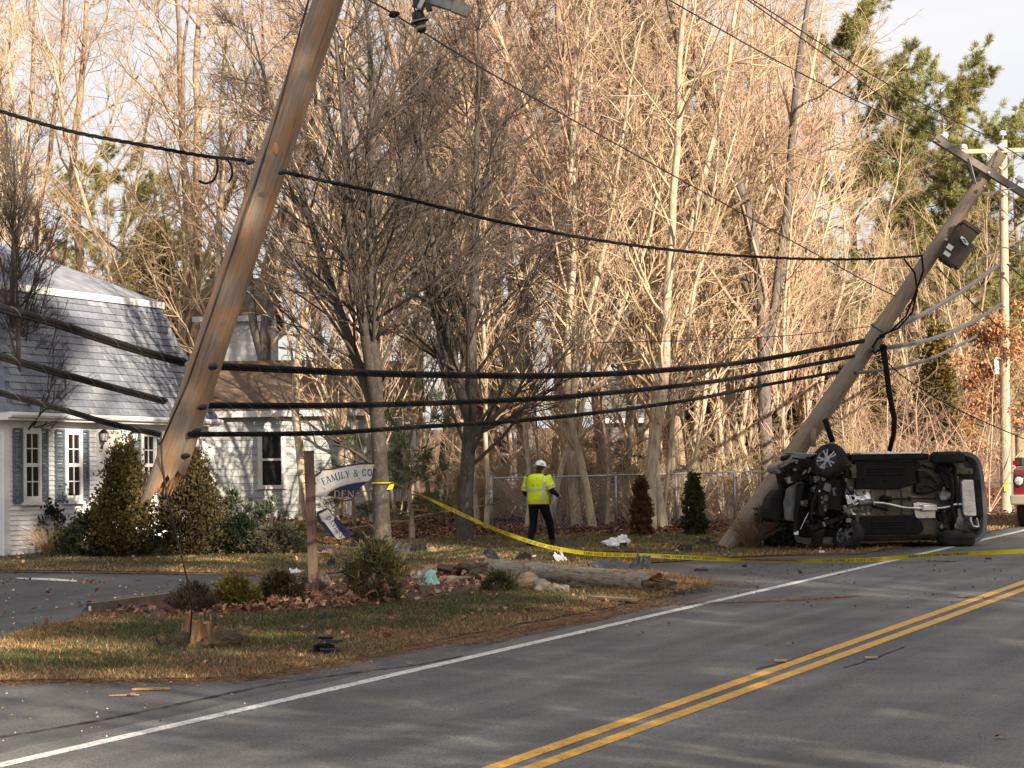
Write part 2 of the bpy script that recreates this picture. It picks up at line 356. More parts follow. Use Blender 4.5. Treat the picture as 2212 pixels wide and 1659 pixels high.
# seam crack between the apron and the road
cr_pts = [(-40, 1602), (120, 1576), (260, 1550), (420, 1516), (600, 1478), (760, 1456), (900, 1440), (1010, 1418)]
mb = []
L_, R_ = [], []
cw = [G(x, y) for x, y in cr_pts]
for i in range(len(cw)-1):
    for k in range(14):
        q = cw[i].lerp(cw[i+1], k/14); w = .012+.03*random.random()**2; o_ = random.uniform(-.025, .025)
        L_.append((q.x+o_-w*.4, q.y+o_+w)); R_.append((q.x+o_+w*.4, q.y+o_-w))
sheet('pavement_crack', L_+R_[::-1], .0165, 'crack')
def crack(pts, wd):
    L_, R_ = [], []; cw = [G(x, y) for x, y in pts]
    for i in range(len(cw)-1):
        n = max(2, int((cw[i+1]-cw[i]).length/.12))
        for k in range(n):
            q = cw[i].lerp(cw[i+1], k/n); w = wd*(.4+random.random()); o_ = random.uniform(-.03, .03); L_.append((q.x+o_-w*.4, q.y+o_+w)); R_.append((q.x+o_+w*.4, q.y+o_-w))
    sheet('pavement_crack', L_+R_[::-1], .0168, 'crack')
crack([(1630, 1450), (1700, 1432), (1780, 1404)], .02); crack([(1820, 1446), (1890, 1425), (1960, 1398)], .02)
# lawns
lawn_px = [(-500, 1236), (-60, 1232), (300, 1237), (650, 1243), (780, 1236), (1000, 1228), (1330, 1226), (1400, 1219), (1560, 1206), (1720, 1199), (1870, 1196), (1960, 1180), (2060, 1166), (2160, 1146), (2260, 1122), (2260, 1108), (2000, 1128), (1700, 1146), (1300, 1152), (1000, 1158), (700, 1170), (300, 1182), (-60, 1190), (-500, 1196)]
isl_px = [(-500, 1470), (-200, 1420), (-60, 1395), (0, 1383), (60, 1361), (150, 1344), (190, 1327), (370, 1302), (640, 1263), (780, 1240), (1000, 1221), (1330, 1228), (1440, 1241), (1545, 1261), (1440, 1289), (1300, 1320), (1000, 1376), (800, 1420), (560, 1466), (300, 1472), (-60, 1476), (-500, 1500)]
bed_px = [(190, 1330), (380, 1304), (640, 1266), (800, 1252), (1000, 1240), (1070, 1262), (1000, 1285), (900, 1302), (700, 1320), (480, 1333), (300, 1337)]
LAWN = rough_poly([G(*p) for p in lawn_px], .3, .07, 2); ISL = rough_poly([G(*p) for p in isl_px], .2, .06, 3); BED = rough_poly([G(*p) for p in bed_px], .2, .05, 4)
lawn = sheet('lawn', LAWN, .02, 'turf'); island = sheet('grass_island', ISL, .028, 'turf'); bed = sheet('mulch_bed', BED, .034, 'mulch')
def blades(name, poly, n, h, dz, cols_g, cols_s, thr, seed, straw_edge=.5, flat=0., wd=.006, avoid=None, clump=1.):
    rg = np.random.default_rng(seed); x, y = in_poly(n, poly, rg); 
    if avoid is not None:
        k = ~pip(x, y, avoid) | (rg.uniform(size=len(x)) < .06); x, y = x[k], y[k]
    n = len(x); ed = edge_dist(x, y, poly); nzv = noise2(x, y, 2.2, seed+1)+noise2(x, y, 7., seed+2)*.5+rg.normal(0, .35, n)
    f = (nzv+np.clip((ed-straw_edge)*.9, -1.2, .8) > thr)
    col = np.where(f[:, None], vcol(n, cols_g, rg, .2), vcol(n, cols_s, rg, .2))
    hh = h*np.clip(rg.lognormal(0, .4, n), .4, 2.2)*(1+clump*.45*noise2(x, y, 5., seed+5)); an = rg.uniform(0, 6.28, n); ln = rg.uniform(.2, 1.2, n)+flat
    P = np.stack([x, y, SLOPE*y+dz], 1); s = np.stack([np.cos(an), np.sin(an), 0*an], 1)*wd
    a2 = rg.uniform(0, 6.28, n); tip = P+np.stack([np.cos(a2)*ln*hh, np.sin(a2)*ln*hh, hh], 1)
    V = np.stack([P-s, P+s, tip], 1).reshape(-1, 3); o = P[0].copy()
    me = npmesh(name, V-o, np.arange(n*3).reshape(n, 3), 3, 'grasscol', col=np.repeat(col, 3, axis=0)); return tag(link(name, me, None, o), kind='stuff')
GR = [(.06, .078, .02), (.085, .095, .03), (.045, .06, .018), (.12, .115, .045), (.1, .08, .035)]
ST = [(.27, .155, .068), (.34, .21, .1), (.2, .11, .047), (.15, .08, .036), (.38, .26, .14)]
tag(blades('grass', ISL, 140000, .034, .026, GR, ST, .28, 11, .75, avoid=BED), 'mixed green and straw grass on the roadside island', 'grass')
tag(blades('grass', LAWN, 80000, .032, .018, GR, ST, .5, 21, .5, wd=.008), 'short half dormant grass of the far lawn', 'grass')
# straw and pine needles drifted along the pavement edges
def needles(name, n, pts, spread, seed, cols, L=.1):
    rg = np.random.default_rng(seed); P = np.array([G(*p)[:] for p in pts]); i = rg.integers(0, len(P)-1, n); t = rg.uniform(size=n)[:, None]
    Q = P[i]*(1-t)+P[i+1]*t; Q[:, :2] += rg.normal(0, spread, (n, 2))*np.abs(rg.normal(0, 1, (n, 1))); Q[:, 2] = SLOPE*Q[:, 1]+.02
    a = rg.uniform(0, 6.28, n); d = np.stack([np.cos(a), np.sin(a), rg.uniform(0, .15, n)], 1)*(L*rg.uniform(.4, 1.3, n))[:, None]; s = np.stack([-np.sin(a), np.cos(a), 0*a], 1)*.004
    V = np.stack([Q-s, Q+s, Q+d], 1).reshape(-1, 3); o = Q[0].copy(); col = vcol(n, cols, rg, .2)
    me = npmesh(name, V-o, np.arange(n*3).reshape(n, 3), 3, 'grasscol', col=np.repeat(col, 3, axis=0)); return tag(link(name, me, None, o), kind='stuff')
NC = [(.34, .18, .07), (.26, .13, .05), (.4, .24, .11), (.2, .1, .05)]
tag(needles('pine_straw', 26000, [(-60, 1474), (300, 1472), (560, 1466), (800, 1422), (1000, 1380), (1200, 1345), (1430, 1292), (1545, 1262)], .2, 31, NC), 'orange pine straw drifted along the island kerbless edge', 'pine straw')
tag(needles('pine_straw', 9000, [(1000, 1395), (1150, 1360), (1300, 1335), (1440, 1300)], .3, 32, NC), 'pine straw thinning out over the road shoulder', 'pine straw')
tag(needles('pine_straw', 3000, [(1350, 1312), (1500, 1306), (1700, 1300), (1850, 1290)], .16, 33, NC), 'streak of wood chips and straw lying across the lane', 'pine straw')
tag(needles('pine_straw', 8000, [(1560, 1205), (1700, 1200), (1850, 1198), (1960, 1182), (2100, 1160)], .2, 34, NC), 'dry straw along the lawn edge under the wreck', 'pine straw')
tag(needles('pine_straw', 9000, [(-60, 1236), (300, 1240), (650, 1246)], .12, 35, ST), 'tan dry straw along the far driveway edge', 'pine straw')
# leaf litter
def litter(name, poly, n, sz, cols, seed, zmax=.08, curl=.5, lob=False):
    rg = np.random.default_rng(seed); x, y = in_poly(n, poly, rg); z = SLOPE*y+rg.uniform(.02, zmax, n)
    a = rg.uniform(0, 6.28, n); tl = rg.normal(0, curl, n); d = np.stack([np.cos(a)*np.cos(tl), np.sin(a)*np.cos(tl), np.sin(tl)], 1)
    s = np.stack([-np.sin(a), np.cos(a), rg.normal(0, curl, n)], 1); s = nrm(s); up = np.cross(d, s); L = (sz*np.clip(rg.normal(1, .3, n), .4, 1.8))[:, None]
    P = np.stack([x, y, z], 1); col = vcol(n, cols, rg, .25)
    if lob:
        prof = [(0, .06), (.2, .32), (.3, .14), (.45, .42), (.58, .16), (.74, .3), (.84, .1), (1, 0)]
        ring = [P+d*L*t+s*L*w*.9+up*L*(abs(w)*.5+.2*math.sin(3*t)) for t, w in prof]+[P+d*L*t-s*L*w*.9+up*L*(abs(w)*.5+.2*math.sin(3*t)) for t, w in prof[-2::-1]]
        k = len(ring); V = np.stack(ring, 1).reshape(-1, 3); Fc = np.arange(n*k).reshape(n, k)
    else:
        k = 4; V = np.stack([P, P+d*L*.5+s*L*.36+up*L*.15, P+d*L, P+d*L*.5-s*L*.36+up*L*.15], 1).reshape(-1, 3); Fc = np.arange(n*4).reshape(n, 4)
    o = P[0].copy(); me = npmesh(name, V-o, Fc, k, 'leafcol', col=np.repeat(col, k, axis=0)); return tag(link(name, me, None, o), kind='stuff')
LC = [(.16, .07, .04), (.21, .1, .055), (.11, .048, .03), (.27, .145, .08), (.075, .035, .025)]
wood_poly = [tuple(G(x, y)[:2]) for x, y in [(620, 1172), (700, 1176), (1000, 1160), (1300, 1155), (1700, 1150), (2000, 1130), (2260, 1110)]]+[(19, 75), (-14, 75)]
near_w = [tuple(G(x, y)[:2]) for x, y in [(640, 1180), (700, 1176), (1000, 1161), (1300, 1157), (1700, 1152), (2000, 1130), (2000, 1105), (1700, 1116), (1300, 1122), (1000, 1126), (640, 1140)]]
tag(litter('leaf_litter', near_w, 15000, .085, LC, 41, .06, .35), 'thick rusty leaf litter along the edge of the woods', 'leaves')
tag(litter('leaf_litter', wood_poly, 14000, .11, LC, 42, .06, .35), 'brown leaf litter under the bare woods', 'leaves')
LB = [(.3, .15, .095), (.36, .19, .12), (.22, .1, .06), (.42, .25, .16), (.16, .07, .045)]
tag(litter('leaf_litter', BED, 520, .11, LB, 43, .06, .5, True), 'curled oak leaves piled in the mulch bed', 'leaves')
tag(litter('leaf_litter', [tuple(G(x, y)[:2]) for x, y in [(400, 1318), (560, 1296), (800, 1290), (900, 1295), (760, 1322), (500, 1334)]], 330, .13, LB, 44, .13, .6, True), 'heap of large pinkish oak leaves under the bed shrubs', 'leaves')
tag(litter('leaf_litter', ISL, 260, .085, LB, 45, .07, .5, True), 'scattered oak leaves on the island grass', 'leaves')
tag(litter('leaf_litter', LAWN, 500, .085, LB, 46, .06, .5, True), 'scattered oak leaves on the far lawn', 'leaves')
tag(litter('leaf_litter', [tuple(G(x, y)[:2]) for x, y in [(-40, 1380), (150, 1340), (360, 1300), (640, 1260), (660, 1246), (-40, 1238)]], 70, .09, LB, 47, .04, .3, True), 'few oak leaves on the driveway paving', 'leaves')
# ================================================================ trees
def tree_thing(name, label, loc, trunk, crown, mt, mc, group=None, rz=0, scale=1, cat='tree'):
    t = thing(name, label, cat, loc, (0, 0, rz), group); t.scale = (scale,)*3
    link('trunk', npmesh('trunk', trunk[0], trunk[1], 4, mt, True), t)
    link('crown', npmesh('crown', crown[0], crown[1], 4, mc, True), t)
    return t
def conifer(seed, H, r0, n1, n2, tuft, nn, nl, spread, t0, cols, up=.12, ang=1.4, taper=.75, cm=.9):
    """pine: trunk, limbs, needle tufts"""
    rg = np.random.default_rng(seed); K = 12; p0 = grow(np.zeros((1, 3)), np.array([[0.02, .02, 1.]]), np.array([H]), K, .03, .05, rg); s = np.linspace(0, 1, K+1); ra = (r0*(1-s)+.02)[None]
    tr = [tubes(p0, ra, 8)]
    s1, d1, L1, R1 = spawn(p0, ra, n1, t0, 1., ang, .15, rg, np.array([H]), spread, lsd=.35, taper=taper, rscale=.4)
    p1 = grow(s1, d1, np.maximum(L1, .3), 6, .08, up, rg); q = np.linspace(0, 1, 7); r1 = np.maximum(R1, .015)[:, None]*(1-q)+.006; tr.append(tubes(p1, r1, 5))
    s2, d2, L2, R2 = spawn(p1, r1, n2, .3, 1., .7, .25, rg, np.maximum(L1, .3), .38, rscale=.5)
    p2 = grow(s2, d2, np.maximum(L2, .2), 3, .1, up*1.3, rg); tr.append(tubes(p2, np.maximum(R2, .006)[:, None]*np.array([1, .8, .6, .4]), 3))
    t = rg.uniform(.15, 1, (len(p2), tuft)); f = t*3; i = np.minimum(f.astype(int), 2); w = (f-i)[..., None]; r = np.arange(len(p2))[:, None]
    P = (p2[r, i]*(1-w)+p2[r, i+1]*w).reshape(-1, 3); dd = nrm(p2[r, i+1]-p2[r, i]).reshape(-1, 3)
    P = np.repeat(P, nn, 0); dd = np.repeat(dd, nn, 0); d = nrm(dd*cm+rg.normal(0, .75, P.shape)+np.array([0, 0, .25])); n = len(P)
    tc_ = np.repeat(vcol(n//nn, cols, rg, .22), nn, 0)*np.clip(rg.normal(1, .12, (n, 1)), .6, 1.5)
    V, Q, C = leaves(P, d, nl*rg.uniform(.6, 1.3, n), nl*rg.uniform(.05, .09, n), rg, tc_)
    return merge(tr), (V, Q, C)
def conifer_thing(name, label, loc, cf, bark='bark_tan', group=None, rz=0, scale=1, cat='tree'):
    t = thing(name, label, cat, loc, (0, 0, rz), group); t.scale = (scale,)*3 if not hasattr(scale, '__len__') else scale
    link('trunk', npmesh('trunk', cf[0][0], cf[0][1], 4, bark, True), t)
    link('crown', npmesh('crown', cf[1][0], cf[1][1], 4, 'foliage', False, cf[1][2]), t)
    return t
# ---- woods prototypes (each is also the first tree of its kind)
WG = 'bare trees of the woods behind the lawn'
spec = [ # seed, H, r0, n1, t0, ang, l1, fork, mats
 (101, 18, .125, 26, .16, .68, .32, 0, 'bark_pale', 'twig_pale'),
 (102, 19, .16, 20, .2, .58, .32, 2, 'bark_tan', 'twig_pink'),
 (103, 16, .095, 28, .12, .72, .3, 0, 'bark_pale', 'twig_tan'),
 (104, 18, .19, 18, .22, .66, .36, 2, 'bark_grey', 'twig_pink'),
 (105, 15, .09, 28, .1, .6, .3, 1, 'bark_pale', 'twig_pale'),
 (106, 20, .19, 22, .26, .9, .36, 1, 'bark_tan', 'twig_tan'),
 (107, 17, .12, 22, .1, .5, .34, 2, 'bark_pale', 'twig_pink'),
]
explicit = [ # proto, vx, Y, scale, label
 (0, 1404, 51.2, .95, 'straight pale trunk rising directly behind the rusty brown small arborvitae'),
 (2, 1432, 51.6, 1.08, 'pale slightly leaning trunk just right of the rusty brown small arborvitae'),
 (5, 1470, 56, 1.0, 'thick tan trunk behind the fence between the two small arborvitaes'),
 (3, 1660, 55, 1.0, 'thick grey brown trunk left of the leaning utility pole'),
 (4, 1634, 57, 1.0, 'slim pale trunk beside the thick grey one near the leaning pole'),
 (2, 1722, 58, .95, 'slim pale trunk seen behind the middle of the leaning pole'),
 (1, 1312, 54, .95, 'tan forked trunk right of the worker in the yellow vest'),
 (5, 1362, 61, .9, 'grey tan trunk in front of the far grey shed'),
 (4, 1280, 52, 1.0, 'pair of thin pale trunks close behind the brush right of the worker'),
 (6, 1246, 53, .95, 'upright many stemmed tree behind the brush beside the worker'),
 (0, 436, 66, 1.05, 'tall pale trunk rising behind the far corner of the blue roof'),
 (2, 330, 70, 1.15, 'pale crooked trunk above the blue roof'),
 (3, 548, 64, 1.05, 'dark limbed tree directly behind the broken hanging pole'),
 (5, 200, 76, 1.1, 'broad pale tree towering over the middle of the house'),
 (1, 60, 72, 1.1, 'bare tree above the left end of the house roof'),
 (0, 655, 58, .95, 'tan trunk between the hanging pole and the first lawn tree by the cottage'),
 (4, 735, 60, 1.05, 'slim trunk standing before the grey cottage gable'),
 (3, 1150, 55, 1.05, 'stout tan trunk behind the brick house window'),
 (6, 1560, 60, 1.1, 'upright twiggy tree over the dark porch'),
]
protos = [None]*len(spec)
def place_tree(k, loc, sc, label, rz, group=None):
    if protos[k] is None:
        s = spec[k]; tr_, cr_ = bare_tree(s[0], s[1], s[2], s[3], s[4], s[5], l1=s[6], fork=s[7], n2=7, n3=5, n4=2, twig=.0042, wob=.12, wob1=.13, trop=.025, ang2=.72, wk=1.0, l2=.44)
        protos[k] = tree_thing('bare_tree', label, loc, tr_, cr_, s[8], s[9], group, rz, sc)
    else:
        t = copy_tree(protos[k], loc, (0, 0, rz), (sc,)*3, label, group)
        if not group and 'group' in t: del t['group']
for (k, vx, Y, sc, lb) in explicit: place_tree(k, base(vx, Y, -.05), sc, lb, random.uniform(0, 6.28))
rr = random.Random(5)
rows = [(57, 15), (63, 16), (70, 15), (78, 14), (87, 12)]
for Y, n in rows:
    for i in range(n):
        f = -1.15+2.05*(i+rr.uniform(.1, .9))/n
        y = Y+rr.uniform(-3, 3); x = f*.2257*y
        vx = 1106+x/y*FPX
        if y < 63 and (vx < 470): continue
        if 430 < vx < 780 and y < 68: continue
        if vx > 1690: continue
        if vx < 760 and rr.random() < .6: continue
        if vx > 1560 and rr.random() < .3: continue
        place_tree(rr.randrange(len(spec)), gp(x, y, -.05), rr.uniform(.85, 1.2)*(1.0 if y < 75 else 1.1), 'tall bare pale trunk in the woods behind the lawn', rr.uniform(0, 6.28), WG)
# right hand trees: lower, lichen pale
for vx, Y, sc, k, lb in [(1790, 66, .72, 2, 'pale lichen covered bare tree left of the big pine'), (1880, 68, .66, 0, 'crooked pale bare tree in front of the big pine'), (1960, 62, .5, 4, 'low bare tree behind the upper part of the leaning pole'),
                         (1750, 60, .62, 6, 'bushy bare tree right behind the wreck and leaning pole'), (2080, 64, .48, 1, 'small bare tree just left of the upright far pole'), (1850, 57, .42, 4, 'bare sapling right behind the overturned car'), (1700, 72, .9, 5, 'tall bare tree at the right end of the woods'), (2010, 70, .55, 6, 'thin bare tree between the big pine and far pole')]:
    place_tree(k, base(vx, Y, -.05), sc, lb, random.uniform(0, 6.28))
# slender saplings at the wood edge
sap = []
for i in range(4):
    sap.append(bare_tree(150+i, 8.5+i, .045, 30, .15, .6, l1=.22, n2=5, n3=3, n4=0, trop=.04, twig=.0052, wob=.12, wob1=.08, ang2=.6))
sapm = [(npmesh('trunk', a[0], a[1], 4, 'bark_pale', True), npmesh('crown', b[0], b[1], 4, ('twig_pale', 'twig_tan', 'twig_pink', 'twig_pale')[i], True)) for i, (a, b) in enumerate(sap)]
for i in range(42):
    vx = rr.uniform(780, 2120); Y = rr.uniform(51.5, 64) if vx < 1750 else rr.uniform(56, 68); k = rr.randrange(4); sc = rr.uniform(.8, 1.3)*(1 if vx < 1750 else .55)
    t = thing('sapling_tree', 'slender pale sapling among the brush at the wood edge', 'tree', base(vx, Y, -.03), (rr.uniform(-.08, .08), rr.uniform(-.1, .1), rr.uniform(0, 6.28)), 'slender saplings along the edge of the woods'); t.scale = (sc,)*3
    link('trunk', sapm[k][0], t); link('crown', sapm[k][1], t)
# ---- brush (multi stemmed shrubs along the wood edge)
def brush(seed, n, H, mats, sp=.5):
    rg = np.random.default_rng(seed); a = rg.uniform(0, 6.28, n); r = rg.uniform(0, .35, n); st = np.stack([np.cos(a)*r, np.sin(a)*r, 0*a], 1); d = np.stack([np.cos(a)*sp*rg.uniform(.2, 1.4, n), np.sin(a)*sp*rg.uniform(.2, 1.4, n), np.ones(n)], 1)
    L = H*rg.uniform(.5, 1.1, n); p = grow(st, d, L, 6, .16, -.03, rg); q = np.linspace(0, 1, 7); r0_ = rg.uniform(.006, .014, n)[:, None]*(1-q)**.7+.003; ps = [tubes(p, r0_, 4)]
    s2, d2, L2, R2 = spawn(p, r0_, 9, .15, 1, .8, .25, rg, L, .4); p2 = grow(s2, d2, np.maximum(L2, .2), 3, .2, 0, rg); r2 = np.full((len(p2), 4), .0036)*np.array([1, .9, .7, .5]); ps.append(tubes(p2, r2, 3))
    s3, d3, L3, R3 = spawn(p2, r2, 4, .1, 1, .8, .3, rg, np.maximum(L2, .2), .55); p3 = grow(s3, d3, np.maximum(L3, .12), 2, .2, 0, rg); r3 = np.full((len(p3), 3), .0028)*np.array([1, .8, .4]); ps.append(tubes(p3, r3, 3))
    return merge(ps)
bp = []
for i, (n, H, m) in enumerate([(16, 2.6, 'twig_tan'), (22, 1.9, 'twig_pale'), (14, 3.4, 'twig_pink'), (24, 2.2, 'twig_tan')]):
    v, q = brush(300+i, n, H, m); bp.append(npmesh('branches', v, q, 4, m, True))
BG = 'tangled bare brush along the edge of the woods'
for i in range(40):
    vx = rr.uniform(900, 2150); Y = rr.uniform(52.5, 62) if vx < 1700 else rr.uniform(53, 66)
    o = link('brush_shrub', bp[rr.randrange(4)], None, base(vx, Y, -.02)); o.rotation_euler = (0, 0, rr.uniform(0, 6.28)); k = rr.uniform(.75, 1.3); o.scale = (k*1.2, k*1.2, k)
    tag(o, 'tangle of thin bare brush stems at the wood edge', 'shrub', BG)
# ---- evergreens behind
PC = [(.17, .17, .045), (.22, .21, .065), (.13, .135, .04), (.27, .245, .09)]
OC = [(.17, .12, .03), (.13, .1, .03), (.21, .15, .04), (.1, .08, .025)]
pine = conifer(401, 20, .3, 74, 15, 9, 17, .32, .3, .24, PC, up=.09, taper=.45)
pt = conifer_thing('pine_tree', 'largest white pine whose ragged crown tops the skyline at right', base(1885, 86), pine, rz=1.0, scale=.84)
for vx, Y, sc, lb, rz in [(2098, 84, .73, 'white pine with a pointed top left of the upright far pole', 2.), (2205, 80, .6, 'white pine at the right edge behind the far pole crossarm', 3.), (2085, 76, .38, 'low young pine behind the transformer', 4.), (1975, 92, .62, 'pine filling the gap between the two pine tops', 5.), (2190, 66, .36, 'low dark pine right of the far pole', 5.5), (250, 96, .66, 'pine top above the house ridge', .5), (395, 92, .48, 'second smaller pine behind the house', 1.4), (1520, 90, .7, 'dark pine deep in the woods over the dark porch', 2.2), (1960, 78, .42, 'short pine behind the wreck', 6.0)]:
    copy_tree(pt, base(vx, Y), (0, 0, rz), (sc,)*3, lb)
def cedar(seed, H, R, n, cols, ln=.16, shape=1.0, dens=1, wk=.35):
    rg = np.random.default_rng(seed); nc = max(24, n//26); ct_ = rg.uniform(0.0, 1, nc)**.8; env = lambda t: R*np.where(t < .18, .72+.28*t/.18, (1-((t-.18)/.82)**(1.5*shape)))
    ca = rg.uniform(0, 6.28, nc); cr_ = env(ct_)*np.sqrt(rg.uniform(.12, 1.12, nc)); cc = np.stack([np.cos(ca)*cr_, np.sin(ca)*cr_, ct_*H*rg.uniform(.93, 1.04, nc)], 1)
    ci = rg.integers(0, nc, n); P = cc[ci]+rg.normal(0, 1, (n, 3))*np.array([R*.155, R*.155, min(R*.22, H*.11)])*rg.uniform(.6, 1.3, nc)[ci][:, None]; P[:, 2] = np.abs(P[:, 2]); t = np.clip(P[:, 2]/H, 0, 1); a = np.arctan2(P[:, 1], P[:, 0]); shade_c = rg.normal(1, .22, nc).clip(.55, 1.5)[ci]
    d = np.stack([np.cos(a), np.sin(a), rg.uniform(.5, 2.2, n)], 1); m = 5; P = np.repeat(P, m, 0); d = np.repeat(nrm(d), m, 0)+rg.normal(0, .45, (n*m, 3))
    c = np.repeat(vcol(n, cols, rg, .2)*shade_c[:, None], m, 0)*np.clip(rg.normal(1, .12, (n*m, 1)), .6, 1.5)
    V, Q, C = leaves(P, d, ln*rg.uniform(.5, 1.2, n*m), ln*wk*rg.uniform(.6, 1.3, n*m), rg, c)
    tr = tubes(np.array([[[0, 0, 0], [0, 0, H*.45], [0.01, 0, H*.9]]]), np.array([[R*.1+.015, R*.07+.01, .005]]), 6)
    return tr, (V, Q, C)
ced = cedar(411, 12, 1.7, 4200, OC, .3)
ct = conifer_thing('cedar_tree', 'olive red cedar standing tall in the woods right of centre', base(1655, 72), ced)
for vx, Y, sc, lb in [(1735, 70, .72, 'olive cedar spray near the leaning pole top'), (1588, 76, .8, 'olive cedar half hidden behind bare trunks'), (1815, 66, .48, 'short golden cedar right of the wreck'), (1905, 64, .45, 'small golden cedar behind the transformer'), (1470, 80, .9, 'dim olive cedar deep in the woods'), (345, 84, .8, 'olive cedar behind the house roof'), (480, 86, .7, 'olive cedar left of the hanging pole'), (2030, 60, .4, 'low golden cedar behind the overturned car')]:
    copy_tree(ct, base(vx, Y), (0, 0, vx), (sc*1.1, sc*1.1, sc), lb)
# oak holding brown leaves at right
otr, ocr = bare_tree(421, 9.5, .12, 20, .2, .95, l1=.42, n2=6, n3=4, n4=0, trop=.02, twig=.006)
oak = tree_thing('oak_tree', 'oak still holding copper brown leaves beside the upright far pole', base(2185, 57.5), otr, ocr, 'bark_grey', 'twig_tan', scale=.55)
rg = np.random.default_rng(422); vi = rg.integers(0, len(ocr[0]), 900); Pc = ocr[0][vi]; k = (Pc[:, 2] > 1.3) & (np.hypot(Pc[:, 0], Pc[:, 1]) > .6) & (noise2(Pc[:, 0]+Pc[:, 2], Pc[:, 1]-Pc[:, 2], 2.2, 3) > .1); Pc = Pc[k]
Pc = np.repeat(Pc, 9, 0)+rg.normal(0, .2, (len(Pc)*9, 3)); nL = len(Pc); OLC = [(.42, .2, .085), (.34, .15, .06), (.5, .27, .13), (.27, .12, .06)]
V, Q, C = leaves(Pc, rg.normal(0, 1, (nL, 3))+np.array([0, 0, -.9]), rg.uniform(.13, .3, nL), rg.uniform(.07, .15, nL), rg, vcol(nL, OLC, rg, .2), .2)
tag(link('foliage', npmesh('foliage', V, Q, 4, 'foliage', False, C), oak), kind='stuff')
ok2 = copy_tree(oak, base(2075, 61), (0, 0, 2.2), (.42,)*3, 'small oak with a few copper leaves above the rear of the wreck')
copy_tree(oak, base(2235, 60), (0, 0, 4.0), (.5,)*3, 'copper leaved oak cut by the right edge of the picture')
# ---- two lawn trees, dark smooth bark, fanned crowns
t1 = bare_tree(501, 12.2, .17, 46, .12, .85, lean=.01, l1=.40, n2=10, n3=5, n4=2, trop=.035, twig=.0036, wk=.4, l2=.46, rs1=.27, l1taper=.66, wob=.04, wob1=.06, fork=2, ang2=.48)
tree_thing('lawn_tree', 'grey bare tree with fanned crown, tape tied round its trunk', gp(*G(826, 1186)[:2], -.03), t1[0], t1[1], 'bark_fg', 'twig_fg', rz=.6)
t2 = bare_tree(502, 11.2, .155, 44, .13, .88, lean=.01, l1=.42, n2=10, n3=5, n4=2, trop=.035, twig=.0036, wk=.4, l2=.46, rs1=.27, l1taper=.66, wob=.04, wob1=.06, fork=2, ang2=.48)
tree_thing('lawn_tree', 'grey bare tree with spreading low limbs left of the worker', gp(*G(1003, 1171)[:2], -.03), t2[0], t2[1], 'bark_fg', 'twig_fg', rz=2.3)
t3 = bare_tree(503, 8.2, .085, 24, .2, .55, lean=.01, l1=.36, n2=8, n3=5, n4=2, trop=.03, twig=.0036, l1taper=.5, wob=.06, wob1=.07, fork=4, wk=.5, ang2=.5)
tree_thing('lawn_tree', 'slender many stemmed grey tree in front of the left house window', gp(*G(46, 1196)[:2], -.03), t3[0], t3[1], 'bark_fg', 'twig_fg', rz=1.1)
# ---- trees on the near side of the road, behind and right of the camera: their shade falls over the road
SG = 'trees on the near verge outside the picture'
shade = []
for tx, ty, d, kd in [(5.5, 42, 38, 0), (8.5, 42.5, 42, 0), (7.2, 41, 46, 0), (10.5, 43, 40, 0), (3, 41.5, 37, 1), (-1, 41, 36, 1), (-5, 40, 35, 1), (-9.5, 45, 42, 0), (-7, 44, 40, 1), (1.5, 35.5, 32, 1), (-3, 34.5, 30, 1), (5.5, 36.5, 36, 1), (2.8, 30, 27, 1), (5.5, 30, 30, 1), (.5, 22.5, 24, 1), (-2.5, 29, 28, 1), (-3.8, 20, 25, 1), (8.5, 34, 34, 1), (3.2, 24.5, 30, 1)]:
    px_, py_ = tx+d*math.sin(SUN_AZ), ty-d*math.cos(SUN_AZ); hc_ = d*math.tan(SUN_EL)+gz(0, ty)-gz(0, py_)
    shade.append((px_, py_, hc_/(.76*20 if kd == 0 else .72*17), kd))
shade += [(9.9, 6.6, .8, 0), (11.5, 3.5, .9, 1)]   # in front of the sun as seen from the hanging pole
for i, (x, y, sc, kd) in enumerate(shade):
    src = pt if kd == 0 else protos[(i*2) % 7]
    copy_tree(src, gp(x, y, -.05), (0, 0, i*1.3), (sc*(1.0 if kd == 0 else 1.05),)*2+(sc,), 'tree of the near verge shading the road', SG)
# ---- garden evergreens
AC = [(.07, .055, .017), (.09, .066, .017), (.05, .044, .015), (.06, .05, .016), (.12, .085, .023)]
def px_thing(vx, vy0, vy1, wpx):
    b = G(vx, vy1); s_ = FPX/b.y; return b, (vy1-vy0)/s_, wpx/s_/2
def evergreen(name, label, vx, top, bot, w, cols, seed, n=2600, ln=.085, shape=1.4, wk=.35, cat='shrub'):
    b, H, R = px_thing(vx, top, bot, w); return conifer_thing(name, label, b, cedar(seed, H, R, n, cols, ln, shape, wk=wk), 'bark_dark', cat=cat)
evergreen('arborvitae', 'pointed bronze green arborvitae in front of the house door', 268, 982, 1202, 142, AC, 601, 8500, .08, 1.15)
evergreen('arborvitae', 'rounded bronze arborvitae below the broken pole end', 410, 992, 1200, 132, [(.055, .042, .015), (.07, .05, .016), (.042, .034, .014)], 602, 8500, .08, 1.7)
evergreen('arborvitae', 'small rusty brown dead arborvitae at the leaf line', 1386, 1036, 1158, 44, [(.13, .055, .022), (.17, .075, .03), (.09, .04, .02)], 603, 3000, .08, 1.0)
evergreen('arborvitae', 'small dark green arborvitae at the leaf line', 1500, 1034, 1156, 50, [(.055, .06, .022), (.075, .075, .028), (.04, .045, .02)], 604, 3000, .08, 1.1)
evergreen('boxwood_shrub', 'dark round shrub right of the two arborvitaes', 512, 1120, 1196, 112, [(.02, .03, .015), (.03, .042, .02), (.014, .02, .012)], 605, 2600, .05, 3.4, .55)
